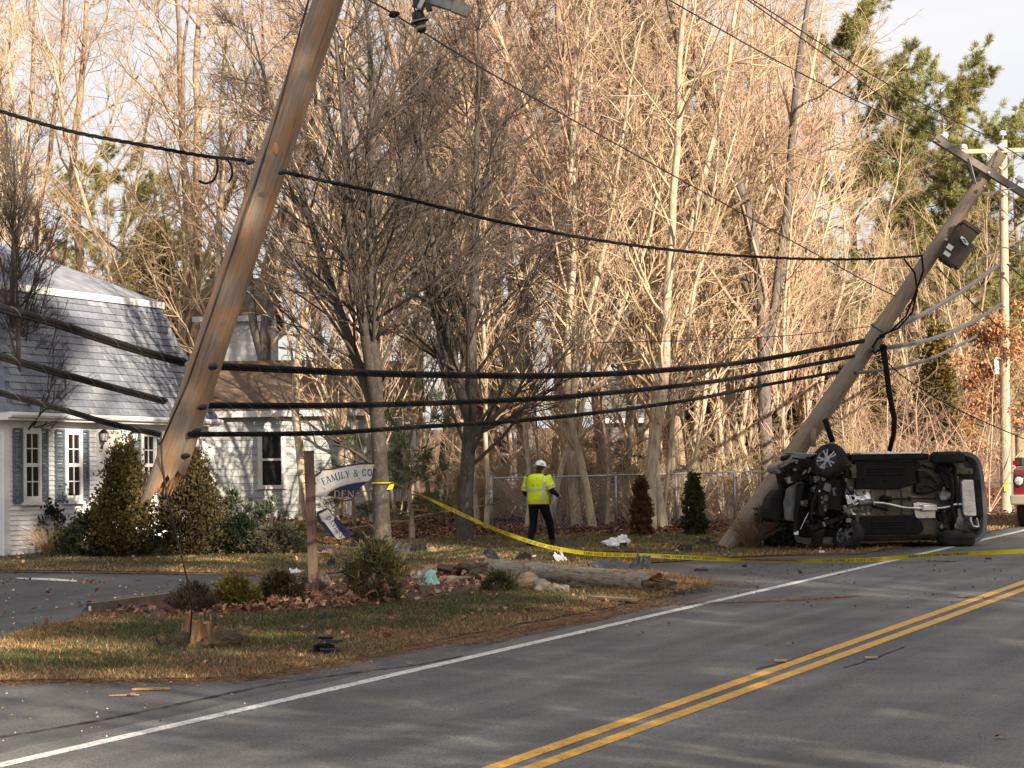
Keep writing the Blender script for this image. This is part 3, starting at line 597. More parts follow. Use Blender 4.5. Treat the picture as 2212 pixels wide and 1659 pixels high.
evergreen('juniper_shrub', 'grey green low shrub between dark and golden shrubs', 598, 1140, 1197, 112, [(.085, .085, .05), (.065, .07, .045), (.11, .1, .06)], 606, 1900, .09, 2.6, .2)
evergreen('boxwood_shrub', 'small golden olive shrub left of the sign post', 648, 1142, 1194, 62, [(.1, .085, .02), (.075, .065, .018)], 607, 1300, .06, 3.0, .4)
evergreen('holly_shrub', 'airy dark leaved holly under the left house windows', 92, 1095, 1194, 112, [(.02, .028, .016), (.035, .045, .026), (.015, .02, .012)], 608, 650, .075, 2.8, .6)
evergreen('yew_shrub', 'low dark spreading yew left of the pointed arborvitae', 190, 1122, 1203, 120, [(.03, .04, .018), (.045, .055, .024), (.02, .026, .014)], 609, 1900, .09, 2.0, .3)
evergreen('rhododendron_shrub', 'leafy rhododendron behind the dark round shrub', 588, 1082, 1186, 62, [(.06, .085, .04), (.08, .11, .06), (.04, .055, .03)], 610, 130, .17, 2.6, .33)
evergreen('rhododendron_shrub', 'sparse rhododendron before the cottage wall', 508, 1070, 1180, 70, [(.07, .09, .045), (.05, .065, .03)], 611, 110, .16, 2.6, .3)
YG = [(.15, .14, .02), (.2, .18, .03), (.11, .1, .02), (.16, .1, .03)]
evergreen('cypress_shrub', 'golden yellow dwarf cypress in the mulch bed', 516, 1252, 1318, 96, YG, 612, 1500, .075, 2.4, .28)
evergreen('juniper_shrub', 'dull green juniper between golden cypress and sign post', 602, 1250, 1312, 92, [(.06, .055, .022), (.085, .075, .03), (.09, .055, .03)], 613, 1300, .085, 2.4, .22)
evergreen('juniper_shrub', 'tall dark green juniper right of the sign post', 816, 1188, 1302, 128, [(.06, .065, .02), (.085, .085, .03), (.045, .045, .018), (.12, .09, .04)], 614, 1300, .15, 1.7, .1)
evergreen('heather_shrub', 'reddish brown wispy heather at the left end of the bed', 418, 1272, 1324, 92, [(.09, .05, .035), (.07, .045, .03), (.11, .075, .04)], 615, 700, .1, 2.2, .1)
evergreen('juniper_shrub', 'flattened juniper tuft beside the rocks', 1078, 1242, 1282, 62, [(.05, .06, .02), (.07, .08, .03)], 616, 420, .09, 2.4, .2)
evergreen('juniper_shrub', 'dark juniper crushed against the front of the wreck', 1682, 1106, 1182, 122, [(.03, .05, .025), (.045, .07, .035), (.02, .032, .018)], 617, 1200, .15, 2.2, .2)
# young pine behind the sign
yp = conifer(618, 2.9, .05, 26, 7, 5, 10, .16, .48, .12, [(.09, .12, .05), (.12, .15, .07), (.07, .09, .035)], up=-.01, ang=1.5, taper=.6)
ypt = conifer_thing('pine_tree', 'young drooping pine behind the first lawn tree and sign', gp(*G(890, 1166)[:2]), yp, 'bark_tan')
copy_tree(ypt, base(765, 51.5), (0, 0, 2), (.8,)*3, 'young pine behind the broken sign board')
copy_tree(ypt, base(1320, 54.5), (0, 0, 1), (.75,)*3, 'wispy young pine behind the fence left of the rusty arborvitae')
# ornamental grass and dry tufts
def tuft(name, label, vx, vy, n, H, sp, cols, seed, w=.006, arch=-.22, cat='grass tuft'):
    rg = np.random.default_rng(seed); a = rg.uniform(0, 6.28, n); b = G(vx, vy)
    st = np.stack([np.cos(a)*.08*rg.uniform(0, 1, n), np.sin(a)*.08*rg.uniform(0, 1, n), 0*a], 1); d = np.stack([np.cos(a)*sp, np.sin(a)*sp, rg.uniform(.7, 1.4, n)], 1)
    p = grow(st, d, H*rg.uniform(.6, 1.2, n), 6, .08, arch, rg); r = np.full((n, 7), w/2)*np.linspace(1, .3, 7); V, Q = tubes(p, r, 3); C = np.repeat(vcol(n, cols, rg, .2), 21, 0)
    return tag(link(name, npmesh(name, V, Q, 4, 'foliage', False, C), None, b), label, cat)
TN = [(.42, .3, .17), (.5, .37, .22), (.32, .2, .11)]
tuft('ornamental_grass', 'drooping tan ornamental grass by the left house wall', 108, 1200, 420, .85, .45, TN, 701, .007, -.22)
tuft('dry_grass_tuft', 'dry upturned grass sod by the rocks', 1100, 1276, 260, .42, .9, TN, 702, .007, -.12)
tuft('dry_grass_tuft', 'dry grass round the base of the leaning pole', 1625, 1186, 500, .8, .5, [(.2, .13, .08), (.3, .2, .12), (.14, .09, .055)], 703, .007, -.1)
tuft('dry_grass_tuft', 'pale dry tuft on the lawn left of the juniper', 728, 1204, 200, .3, .7, TN, 704, .006, -.12)
tuft('dry_grass_tuft', 'pale sod tuft on the lawn left of the log end', 950, 1196, 160, .22, .9, TN, 705, .006, -.12)
tuft('dry_grass_tuft', 'torn tuft right of the stump', 505, 1372, 160, .2, 1.0, [(.3, .2, .11), (.2, .13, .07)], 706, .006, -.1)
tuft('dry_grass_tuft', 'torn sod heaped against the left of the stump', 372, 1402, 260, .2, 1.1, [(.13, .085, .05), (.22, .15, .08), (.07, .05, .03)], 707, .006, -.12)
tuft('dry_grass_tuft', 'sod pushed up at the right of the stump', 460, 1404, 260, .2, 1.1, [(.13, .085, .05), (.26, .17, .09), (.07, .05, .03)], 708, .006, -.12)
# ================================================================ buildings
mat('siding_white', (.72, .72, .74), (.58, .59, .62), rough=.55, scale=2.5, detail=8, lo=.45, hi=.8, bump=.002, bscale=30, stretch=(.4, .4, 6))
mat('trim_white', (.74, .73, .72), (.58, .57, .55), rough=.5, scale=3, detail=8, lo=.5, hi=.85)
mat('shutter_blue', (.13, .165, .185), (.1, .13, .15), rough=.6, scale=4, detail=6)
mat('glass_dark', (.014, .015, .017), rough=.06, spec=.35)
mat('curtain', (.5, .48, .42), (.3, .28, .25), rough=.9, scale=6, stretch=(5, 5, .4))
mat('shingle_blue', (.17, .185, .225), (.27, .285, .32), rough=.75, scale=3.2, detail=9, bump=.006, bscale=50)
mat('shingle_blue_dark', (.13, .145, .185), (.2, .215, .25), rough=.75, scale=3.2, detail=9, bump=.006, bscale=50)
mat('shingle_brown', (.17, .115, .075), (.1, .07, .05), rough=.9, scale=3, detail=9, bump=.01, bscale=40)
mat('siding_grey', (.5, .51, .5), (.36, .37, .37), rough=.8, scale=2.0, detail=8, stretch=(1, 1, 3))
mat('brick', (.34, .12, .06), (.24, .085, .05), rough=.9, scale=6, detail=6, bump=.004)
mat('mortar', (.4, .36, .32), rough=.95)
mat('metal_black', (.015, .015, .016), rough=.45, spec=.5)
mat('lamp_glass', (.75, .75, .72), rough=.2, spec=.5)
mat('concrete', (.3, .31, .29), (.2, .21, .2), rough=.9, scale=9, detail=8, bump=.006, bscale=40)
mat('grey_wall', (.22, .215, .21), (.15, .15, .15), rough=.85, scale=2, stretch=(1, 1, 5))
mat('shed_dark', (.035, .032, .03), (.06, .055, .05), rough=.9, scale=3)
# ---- white mansard house; its front runs back parallel to the road
HN = D(8, 1100, 44.5); HN.z = 0; HF = D(433, 1100, 51.3); HF.z = 0
HD = (HF-HN).normalized(); HL = (HF-HN).length; HIN = Vector((-HD.y, HD.x, 0)); HOUT = -HIN
ZB, ZE = 1.2, 4.05
def fac(vx, vy, out=0.):
    """pixel -> (distance along the front, height) on the front wall plane"""
    d = Vector(ray(vx, vy)); o = Vector((0, 0, HC)); n = HOUT; p0 = HN+HOUT*out
    t = (p0-o).dot(n)/d.dot(n); p = o+d*t; return (p-HN).dot(HD), p.z
c7 = lambda x, y: (x*.23148, 877.8+y*.23148)
house = thing('white_house', 'white clapboard house with blue grey shingled mansard roof and blue shutters', 'house', HN+Vector((0, 0, ZB)))
Ho = house.location.copy()
def P_(t, z, out=0.): return HN+HD*t+HOUT*out+Vector((0, 0, z))
def hbox(mb, t0, t1, z0, z1, o0, o1):
    R = Matrix((HD, HOUT, Vector((0, 0, 1)))).transposed()
    mb.box(P_((t0+t1)/2, (z0+z1)/2, (o0+o1)/2), (t1-t0, abs(o1-o0), z1-z0), R); return mb
DEP = 8.0
w = MB(Ho); hbox(w, 0, HL, ZB-.5, ZE-.12, -DEP, -.03); w.build('wall', 'siding_white', house)
row = .098; nrow = int((ZE-.3-ZB)/row)
meC = None
for i in range(nrow):     # each clapboard
    z = ZB+.1+i*row; m_ = MB(Ho)
    pr = [(-.02, z), (.03, z), (.002, z+row+.004), (-.02, z+row+.006)]
    vs = [P_(t, q[1], q[0]) for t in (.0, HL) for q in pr]
    m_.add(vs, [(0, 1, 2, 3), (4, 7, 6, 5), (0, 4, 5, 1), (1, 5, 6, 2), (2, 6, 7, 3), (3, 7, 4, 0)]); m_.build('clapboard', 'siding_white', house)
for t0 in (-.03, HL-.16): hbox(MB(Ho), t0, t0+.19, ZB-.2, ZE-.1, -.02, .035).build('corner_board', 'trim_white', house)
m_ = MB(Ho); hbox(m_, -.3, HL+.3, ZE-.1, ZE+.06, -.0, .34); hbox(m_, -.3, HL+.3, ZE-.26, ZE-.1, -.02, .05); m_.build('fascia', 'trim_white', house)
g_ = MB(Ho); g_.tube([P_(-.32, ZE+.0, .38), P_(HL+.32, ZE+.0, .38)], .06, 8); g_.build('gutter', 'trim_white', house)
def window(ta, tb, za, zb, mid=None):
    fr = .075; m_ = MB(Ho)
    for a, b, c, d in [(ta, tb, zb-fr, zb), (ta, tb, za, za+fr), (ta, ta+fr, za+fr, zb-fr), (tb-fr, tb, za+fr, zb-fr)]: hbox(m_, a, b, c, d, -.02, .085)
    wd = m_.build('window', 'trim_white', house)
    hbox(MB(Ho), ta-.05, tb+.05, za-.06, za-.002, -.02, .12).build('sill', 'trim_white', wd)
    zm = (za+zb)/2
    for (z0, z1, o_) in [(zm+.0, zb-fr, .047), (za+fr, zm, .055)]:
        s_ = MB(Ho); hbox(s_, ta+fr, tb-fr, z0, z0+.04, o_, o_+.02); hbox(s_, ta+fr, tb-fr, z1-.035, z1-.002, o_, o_+.02)
        tm = (ta+tb)/2; hbox(s_, tm-.011, tm+.011, z0+.04, z1-.035, o_, o_+.015); hbox(s_, ta+fr, tb-fr, (z0+z1)/2-.011, (z0+z1)/2+.011, o_+.001, o_+.013)
        s_.build('sash', 'trim_white', wd)
        for a, b in [(ta+fr, tm), (tm, tb-fr)]: hbox(MB(Ho), a+.004, b-.004, z0+.02, z1-.02, o_-.01, o_-.004).build('pane', 'glass_dark', wd)
    cm_ = MB(Ho); hbox(cm_, ta+fr, ta+fr+(tb-ta)*.16, za+.1, zb-.1, .031, .034); hbox(cm_, tb-fr-(tb-ta)*.2, tb-fr, za+.1, zb-.1, .031, .034); cm_.build('curtain', 'curtain', wd)
    return wd
def shutter(ta, tb, za, zb):
    m_ = MB(Ho); f = .045
    for a, b, c, d in [(ta, tb, zb-f, zb), (ta, tb, za, za+f*1.4), (ta, ta+f, za+f, zb-f), (tb-f, tb, za+f, zb-f), (ta+f, tb-f, (za+zb)/2-.04, (za+zb)/2+.04)]: hbox(m_, a, b, c, d, .02, .062)
    sh = m_.build('shutter', 'shutter_blue', house); n = 22
    for i in range(n):
        z = za+.08+(zb-za-.15)*i/n; 
        if abs(z-(za+zb)/2) < .05: continue
        m2 = MB(Ho); pr = [(.02, z), (.05, z), (.03, z+.045), (.02, z+.045)]; vs = [P_(t, q[1], q[0]) for t in (ta+f, tb-f) for q in pr]
        m2.add(vs, [(0, 1, 2, 3), (4, 7, 6, 5), (0, 4, 5, 1), (1, 5, 6, 2), (2, 6, 7, 3)]); m2.build('louvre', 'shutter_blue', sh)
zwt = fac(*c7(645, 215))[1]; zwb = fac(*c7(645, 885))[1]
for a, b in [(195, 358), (588, 742), (1298, 1432), (1640, 1758)]:
    window(fac(*c7(a, 500))[0], fac(*c7(b, 500))[0], zwb, zwt)
for a, b in [(108, 192), (362, 432), (500, 586), (744, 812), (1228, 1296), (1436, 1490), (1762, 1806)]:
    shutter(fac(*c7(a, 500))[0], fac(*c7(b, 500))[0], zwb-.02, zwt+.0)
# front door with pilasters and lamps
ta, tb = fac(*c7(890, 500))[0], fac(*c7(1160, 500))[0]; da, db = fac(*c7(948, 500))[0], fac(*c7(1072, 500))[0]
m_ = MB(Ho); hbox(m_, ta, da-.01, ZB+.1, zwt+.06, -.02, .07); hbox(m_, db+.01, tb, ZB+.1, zwt+.06, -.02, .07); hbox(m_, ta-.05, tb+.05, zwt+.06, zwt+.26, -.02, .1); m_.build('door_surround', 'trim_white', house)
dr = hbox(MB(Ho), da, db, ZB+.12, zwt+.04, -.02, .03).build('door', 'trim_white', house)
for k in range(3):
    for s_ in (0, 1):
        tm = (da+db)/2; a = da+.04 if s_ == 0 else tm+.02; b = tm-.02 if s_ == 0 else db-.04; z0 = ZB+.3+k*.72
        hbox(MB(Ho), a, b, z0, z0+.58, .03, .042).build('door_panel', 'trim_white', dr)
MB(Ho).blob(P_(db-.05, ZB+1.1, .07), (.035, .035, .035), 0).build('handle', 'metal_black', dr, True)
def wall_lamp(cx, cy):
    t, z = fac(*c7(cx, cy)); lm = MB(Ho); c_ = P_(t, z, .17)
    lm.lathe([(.02, .17), (.05, .15), (.11, .09), (.115, .08), (.03, .08)], c_, (0, 0, 1), 6); lm.lathe([(.06, -.1), (.075, -.08), (.075, -.07), (.03, -.07)], c_, (0, 0, 1), 6); lm.tube([P_(t, z-.2, .02), P_(t, z-.22, .1), P_(t, z-.12, .17), c_+Vector((0, 0, -.08))], .014, 6); hbox(lm, t-.04, t+.04, z-.28, z-.12, .02, .035)
    for k in range(6):
        a = k*math.pi/3; lm.tube([c_+Vector((math.cos(a)*.068, math.sin(a)*.068, -.07)), c_+Vector((math.cos(a)*.1, math.sin(a)*.1, .08))], .007, 4)
    L = lm.build('wall_lamp', 'metal_black', house); MB(Ho).lathe([(.06, -.068), (.094, .078)], c_, (0, 0, 1), 6).build('lamp_glass', 'lamp_glass', L)
wall_lamp(905, 290); wall_lamp(1192, 290)
# mansard roof
inset, rise, zE = .94, 2.52, ZE+.06; oh = .32
zB = zE+rise
def rp_(t, u, z): return HN+HD*t-HOUT*u+Vector((0, 0, z))     # u inwards from wall plane
T0, T1 = -oh, HL+oh; U0, U1 = -oh, DEP+oh
low = [rp_(T0, U0, zE), rp_(T1, U0, zE), rp_(T1, U1, zE), rp_(T0, U1, zE)]
brk = [rp_(T0+inset, U0+inset, zB), rp_(T1-inset, U0+inset, zB), rp_(T1-inset, U1-inset, zB), rp_(T0+inset, U1-inset, zB)]
run = (U1-U0)/2-inset; rz_ = run*.6
hw = min(run, (T1-T0)/2-inset-.02)
rdg = [rp_(T0+inset+hw, U0+inset+hw, zB+hw*.55), rp_(T1-inset-hw, U0+inset+hw, zB+hw*.55), rp_(T1-inset-hw, U1-inset-hw, zB+hw*.55), rp_(T0+inset+hw, U1-inset-hw, zB+hw*.55)]
roof = MB(Ho).add(low+brk, [(0, 1, 5, 4), (1, 2, 6, 5), (2, 3, 7, 6), (3, 0, 4, 7)]).build('roof', 'shingle_blue_dark', house)
up_ = [q+Vector((0, 0, .09))+(q-(low[0]+low[2])/2).normalized()*Vector((.12, .12, 0)).length*.4 for q in brk]
MB(Ho).add(up_+rdg, [(0, 1, 5, 4), (1, 2, 6, 5), (2, 3, 7, 6), (3, 0, 4, 7), (4, 5, 6, 7)]).build('upper_roof', 'shingle_blue', roof)
tb_ = MB(Ho)
for i in (0, 1, 3):
    a, b = up_[i], up_[(i+1) % 4]; tb_.bar(a-Vector((0, 0, .07)), b-Vector((0, 0, .07)), .07, .14)
tb_.build('roof_trim', 'trim_white', house)
# shingles: front slope of the mansard, each a slightly lifted tile; the largest 300 are single parts
A0, A1 = low[0], low[1]; B0, B1 = brk[0], brk[1]; nrm_f = (A1-A0).cross(B0-A0).normalized(); nrm_f = nrm_f if nrm_f.dot(HOUT) > 0 else -nrm_f
upv = (HD*0+(B0-A0)-HD*(B0-A0).dot(HD)).normalized(); slope_len = ((B0-A0)-HD*(B0-A0).dot(HD)).length
rowsN = 17; rh = slope_len/rowsN; sw = .36; mesh_cache = []
for kx in range(4):
    mb = MB(); r_ = random.Random(kx); th = .012+.006*r_.random(); ww = sw*.985
    vs = [(-ww/2, 0, .004), (ww/2, 0, .004), (ww/2, 0, th+.016), (-ww/2, 0, th+.016), (-ww/2, rh*1.08, 0), (ww/2, rh*1.08, 0), (ww/2, rh*1.08, .007), (-ww/2, rh*1.08, .007)]
    me = bpy.data.meshes.new('shingle'); me.from_pydata(vs, [], [(0, 1, 2, 3), (3, 2, 6, 7), (0, 3, 7, 4), (1, 5, 6, 2)]); me.materials.append(MATS['shingle_blue' if kx % 2 else 'shingle_blue_dark']); me.update(); mesh_cache.append(me)
Rm = Matrix((HD, upv, nrm_f)).transposed(); eul = Rm.to_euler(); cnt = 0; rest = []
for r_ in range(rowsN):
    f0, f1 = r_/rowsN, (r_+1)/rowsN; ta_ = T0+inset*f0; tb_2 = T1-inset*f0; x = ta_+(0.5 if r_ % 2 else 0)*sw+sw/2; 
    while x < tb_2-inset/rowsN-sw/2+.1:
        p = A0+HD*(x-T0)+upv*(r_*rh)+nrm_f*.004
        if x > .6 and cnt < 300:
            o = link('shingle', mesh_cache[random.randrange(4)], roof, p-Ho+nrm_f*random.uniform(0, .006)); o.rotation_euler = eul; cnt += 1
        else: rest.append(p)
        x += sw
mb = MB(Ho)
for p in rest:
    q = lambda a, b, c: p+HD*a+upv*b+nrm_f*c; ww = sw*.985
    mb.add([q(-ww/2, 0, .004), q(ww/2, 0, .004), q(ww/2, 0, .03), q(-ww/2, 0, .03), q(-ww/2, rh*1.08, 0), q(ww/2, rh*1.08, 0), q(ww/2, rh*1.08, .007), q(-ww/2, rh*1.08, .007)], [(0, 1, 2, 3), (3, 2, 6, 7), (0, 3, 7, 4), (1, 5, 6, 2)])
if rest: tag(mb.build('shingle_field', 'shingle_blue', roof), kind='stuff')
# ---- grey cottage behind
def simple_house(name, label, vx0, vx1, Y, eave, H_roof, dep, mw, mr, yaw=0., wins=(), storey2=None, ov=.25):
    a = base(vx0, Y); b = base(vx1, Y); b.z = a.z; t = thing(name, label, 'house', a); o = a.copy()
    dx = (b-a).normalized(); L = (b-a).length; iy = Vector((-dx.y, dx.x, 0)); Z = Vector((0, 0, 1))
    q = lambda x, d, z: a+dx*x+iy*d+Z*z
    R = Matrix((dx, iy, Z)).transposed()
    MB(o).box(q(L/2, dep/2, eave/2-.2), (L, dep, eave+.4), R).build('wall', mw, t)
    rf = MB(o); y0, y1 = -ov, dep+ov; zr = eave+H_roof
    for s_ in (0, 1):
        d0, d1 = (y0, dep/2) if s_ == 0 else (y1, dep/2)
        vs = [q(-ov, d0, eave), q(L+ov, d0, eave), q(L+ov, d1, zr), q(-ov, d1, zr)]; vs += [v+Z*.12 for v in vs]
        rf.add(vs, [(0, 1, 2, 3), (7, 6, 5, 4), (0, 4, 5, 1), (1, 5, 6, 2), (3, 2, 6, 7), (0, 3, 7, 4)])
    rf.build('roof', mr, t)
    gb = MB(o)
    for x in (0, L): gb.prism([(0, eave), (dep, eave), (dep/2, zr)], q(x, 0, 0), iy, Z, -.02, .02)
    gb.build('gable', mw, t)
    MB(o).box(q(L/2, -ov, eave+.03), (L+2*ov, .05, .16), R).build('fascia', 'trim_white', t)
    for (x0, x1, z0, z1) in wins:
        m_ = MB(o)
        for aa, bb, cc, dd in [(x0-.12, x1+.12, z1, z1+.14), (x0-.15, x1+.15, z0-.1, z0), (x0-.12, x0, z0, z1), (x1, x1+.12, z0, z1), (x0, x1, (z0+z1)/2-.03, (z0+z1)/2+.03)]: m_.box(q((aa+bb)/2, -.05, (cc+dd)/2), (bb-aa, .08, dd-cc), R)
        wd = m_.build('window', 'trim_white', t); MB(o).box(q((x0+x1)/2, -.04, (z0+z1)/2), (x1-x0, .03, z1-z0), R).build('pane', 'glass_dark', wd)
    return t, q, R, o
t, q, R, o = simple_house('grey_cottage', 'weathered grey shingled cottage with brown roof behind the dark shrubs', 436, 800, 60, 2.75, 1.5, 6, 'siding_grey', 'shingle_brown', wins=[(1.62, 2.12, .9, 2.25)])
n = 13
for i in range(n):        # shingle courses of the cottage wall
    z = .2+i*.19; m_ = MB(o); vs = [q(x, d, zz) for x in (0, 4.4) for d, zz in [(0, z), (-.03, z), (-.006, z+.19), (0, z+.19)]]
    m_.add(vs, [(0, 1, 2, 3), (4, 7, 6, 5), (0, 4, 5, 1), (1, 5, 6, 2), (2, 6, 7, 3)]); m_.build('shingle_course', 'siding_grey', t)
for x in (0, 3.9): MB(o).box(q(x, -.03, 1.3), (.18, .1, 2.9), R).build('corner_board', 'trim_white', t)
t, q, R, o = simple_house('white_outbuilding', 'white two storey gable seen above the cottage roof', 440, 560, 67, 5.6, 1.4, 6, 'siding_white', 'shingle_brown')
t, q, R, o = simple_house('brick_house', 'brick house with a white window behind the second lawn tree', 1028, 1140, 63, 4.2, 1.6, 6, 'brick', 'shingle_brown', wins=[(.62, 1.05, .95, 2.2)])
bk = bpy.data.meshes.new('brick'); bmm = bmesh.new(); bmesh.ops.create_cube(bmm, size=1); bmesh.ops.scale(bmm, vec=(.2, .03, .065), verts=bmm.verts); bmm.to_mesh(bk); bmm.free(); bk.materials.append(MATS['brick'])
wallm = [c for c in t.children if c.name.startswith('wall')][0]; wallm.data.materials[0] = MATS['mortar']
k = 0
for r_ in range(40):
    for cidx in range(7):
        x = .1+cidx*.212+(.106 if r_ % 2 else 0); z = .25+r_*.078
        if x > 1.4 or (.45 < x < 1.2 and .75 < z < 2.42): continue
        ob = link('brick', bk, wallm, q(x, -.006, z)-o); ob.rotation_euler = R.to_euler(); k += 1
t, q, R, o = simple_house('grey_shed', 'grey sided house with low roof far behind the fence', 1322, 1452, 74, 2.4, 1.6, 6, 'grey_wall', 'grey_wall')
t, q, R, o = simple_house('dark_porch_house', 'dark porch house with white posts deep behind the woods', 1452, 1720, 76, 2.9, 1.8, 6, 'shed_dark', 'grey_wall')
for x in (.55, 1.6, 2.4, 3.2, 3.9): MB(o).box(q(x, -.35, 1.5), (.12, .12, 2.9), R).build('post', 'trim_white', t)
MB(o).box(q(.3, -.5, .75), (.55, .1, 1.5), R).build('storm_door', 'trim_white', t)
t, q, R, o = simple_house('white_garage', 'white sided garage far behind the cottage and sign', 700, 890, 72, 3.0, 1.5, 6, 'siding_white', 'shingle_brown', wins=[(1.4, 2.0, 1.0, 2.2)])
# ---- chain link fence
mat('galv', (.42, .43, .44), (.32, .33, .34), rough=.45, metal=.6, scale=8)
fa, fb = base(1062, 51.0), base(1712, 54.0); ft = thing('chain_link_fence', 'galvanised chain link fence along the wood edge behind the worker', 'fence', fa)
FH = 1.22; fo = fa.copy(); fd = fb-fa; nP = 6
for i in range(nP):
    p = fa+fd*i/(nP-1); MB(fo).tube([p, p+Vector((0, 0, FH+.04))], .03, 8).lathe([(.034, 0), (.02, .03), (.002, .04)], p+Vector((0, 0, FH+.03)), (0, 0, 1), 8).build('post', 'galv', ft, True)
MB(fo).tube([fa+Vector((0, 0, FH)), fb+Vector((0, 0, FH))], .021, 8).build('top_rail', 'galv', ft, True)
Lf = fd.length; ux = fd.normalized(); sp = .085; A_ = []; B_ = []
for sgn in (1, -1):
    for i in range(int((Lf+FH)/sp)):
        x0 = i*sp-(FH if sgn > 0 else 0); s0, s1 = (x0, x0+FH) if sgn > 0 else (x0+FH, x0); z0, z1 = 0.03, FH
        def cl(sa, za, sb, zb):
            for lim, lo_ in ((0, True), (Lf, False)):
                if (sa < lim) == lo_ and sa != lim:
                    f = (lim-sa)/(sb-sa) if sb != sa else 2
                    if 0 <= f <= 1: sa, za = lim, za+(zb-za)*f
                    else: return None
                if (sb < lim) == lo_ and sb != lim:
                    f = (lim-sa)/(sb-sa) if sb != sa else 2
                    if 0 <= f <= 1: sb, zb = lim, za+(zb-za)*f
                    else: return None
            return sa, za, sb, zb
        c_ = cl(s0, z0, s1, z1)
        if c_: A_.append(ux*c_[0]+Vector((0, 0, c_[1]))); B_.append(ux*c_[2]+Vector((0, 0, c_[3])))
V, Q = tubes(np.array([[a[:], b[:]] for a, b in zip(A_, B_)]), np.full((len(A_), 2), .0024), 3)
tag(link('wire_mesh', npmesh('wire_mesh', V, Q, 4, 'galv'), ft), kind='stuff')
# ================================================================ utility poles and cables
def pole_mat(name, g1, g2, o1, o2, lo, hi, sc=1.):
    m = mat(name, g1, g2, rough=.85, scale=9, detail=10, stretch=(4, 4, .3), bump=.012, bscale=10, lo=.3, hi=.7); nt = m.node_tree; n = nt.nodes; l = nt.links; b = n['Principled BSDF']; cur = b.inputs['Base Color'].links[0].from_socket; t = [x for x in n if x.type == 'TEX_COORD'][0]
    def nz(stretch, scale, det, l0, h0, ca, cb):
        mp_ = n.new('ShaderNodeMapping'); mp_.inputs['Scale'].default_value = stretch; x = n.new('ShaderNodeTexNoise'); x.inputs['Scale'].default_value = scale; x.inputs['Detail'].default_value = det; x.inputs['Roughness'].default_value = .68; r = n.new('ShaderNodeValToRGB'); r.color_ramp.elements[0].position = l0; r.color_ramp.elements[1].position = h0; r.color_ramp.elements[0].color = ca; r.color_ramp.elements[1].color = cb
        l.new(t.outputs['Object'], mp_.inputs[0]); l.new(mp_.outputs[0], x.inputs['Vector']); l.new(x.outputs[0], r.inputs[0]); return r.outputs[0]
    msk = nz((3.0*sc, 3.0*sc, 1.15*sc), 1.7, 14, lo, hi, (0, 0, 0, 1), (1, 1, 1, 1)); inner = nz((8, 8, .7), 6, 10, .35, .68, tuple(o1)+(1,), tuple(o2)+(1,))
    x = n.new('ShaderNodeMix'); x.data_type = 'RGBA'; l.new(msk, x.inputs[0]); l.new(cur, x.inputs[6]); l.new(inner, x.inputs[7]); cur = x.outputs[2]
    ck = nz((9, 9, .22), 3, 6, .6, .66, (0, 0, 0, 1), (.8, .8, .8, 1)); x = n.new('ShaderNodeMix'); x.data_type = 'RGBA'; x.inputs[7].default_value = (.1, .07, .05, 1); l.new(ck, x.inputs[0]); l.new(cur, x.inputs[6]); l.new(x.outputs[2], b.inputs['Base Color'])
pole_mat('pole_wood', (.3, .24, .185), (.2, .155, .12), (.3, .145, .06), (.38, .235, .125), .44, .6)
pole_mat('pole_grey', (.28, .23, .18), (.17, .135, .105), (.23, .14, .08), (.3, .21, .135), .5, .66)
mat('pole_pale', (.42, .36, .27), (.3, .25, .19), rough=.9, scale=7, detail=10, stretch=(4, 4, .3), bump=.01, bscale=10)
mat('splinter', (.36, .17, .065), (.46, .29, .15), rough=.9, scale=9, detail=8, stretch=(5, 5, .5), bump=.02, bscale=12)
mat('cable', (.006, .0055, .0055), (.012, .011, .011), rough=.75, scale=30, spec=.12)
mat('cable_grey', (.075, .075, .078), (.045, .045, .045), rough=.55, scale=20)
mat('wire', (.025, .02, .018), rough=.5, spec=.4)
mat('lashing', (.16, .16, .16), rough=.5, metal=.3)
mat('arm_wood', (.2, .175, .16), (.13, .11, .1), rough=.9, scale=6, detail=8, bump=.008, bscale=20)
mat('porcelain', (.72, .72, .74), rough=.2, spec=.6)
mat('rust', (.065, .04, .033), (.04, .038, .037), rough=.75, scale=4, detail=8, lo=.4, hi=.6)
mat('steel', (.45, .45, .45), (.3, .3, .31), rough=.4, metal=.7, scale=9)
mat('tag_yellow', (.7, .36, .03), rough=.5)
mat('plate_white', (.7, .7, .68), rough=.5)
mat('stump_side', (.3, .15, .065), (.14, .085, .05), rough=.9, scale=7, detail=9, stretch=(4, 4, .5), bump=.02, bscale=12, c3=(.42, .26, .13), s3=3., lo3=.5, hi3=.62)
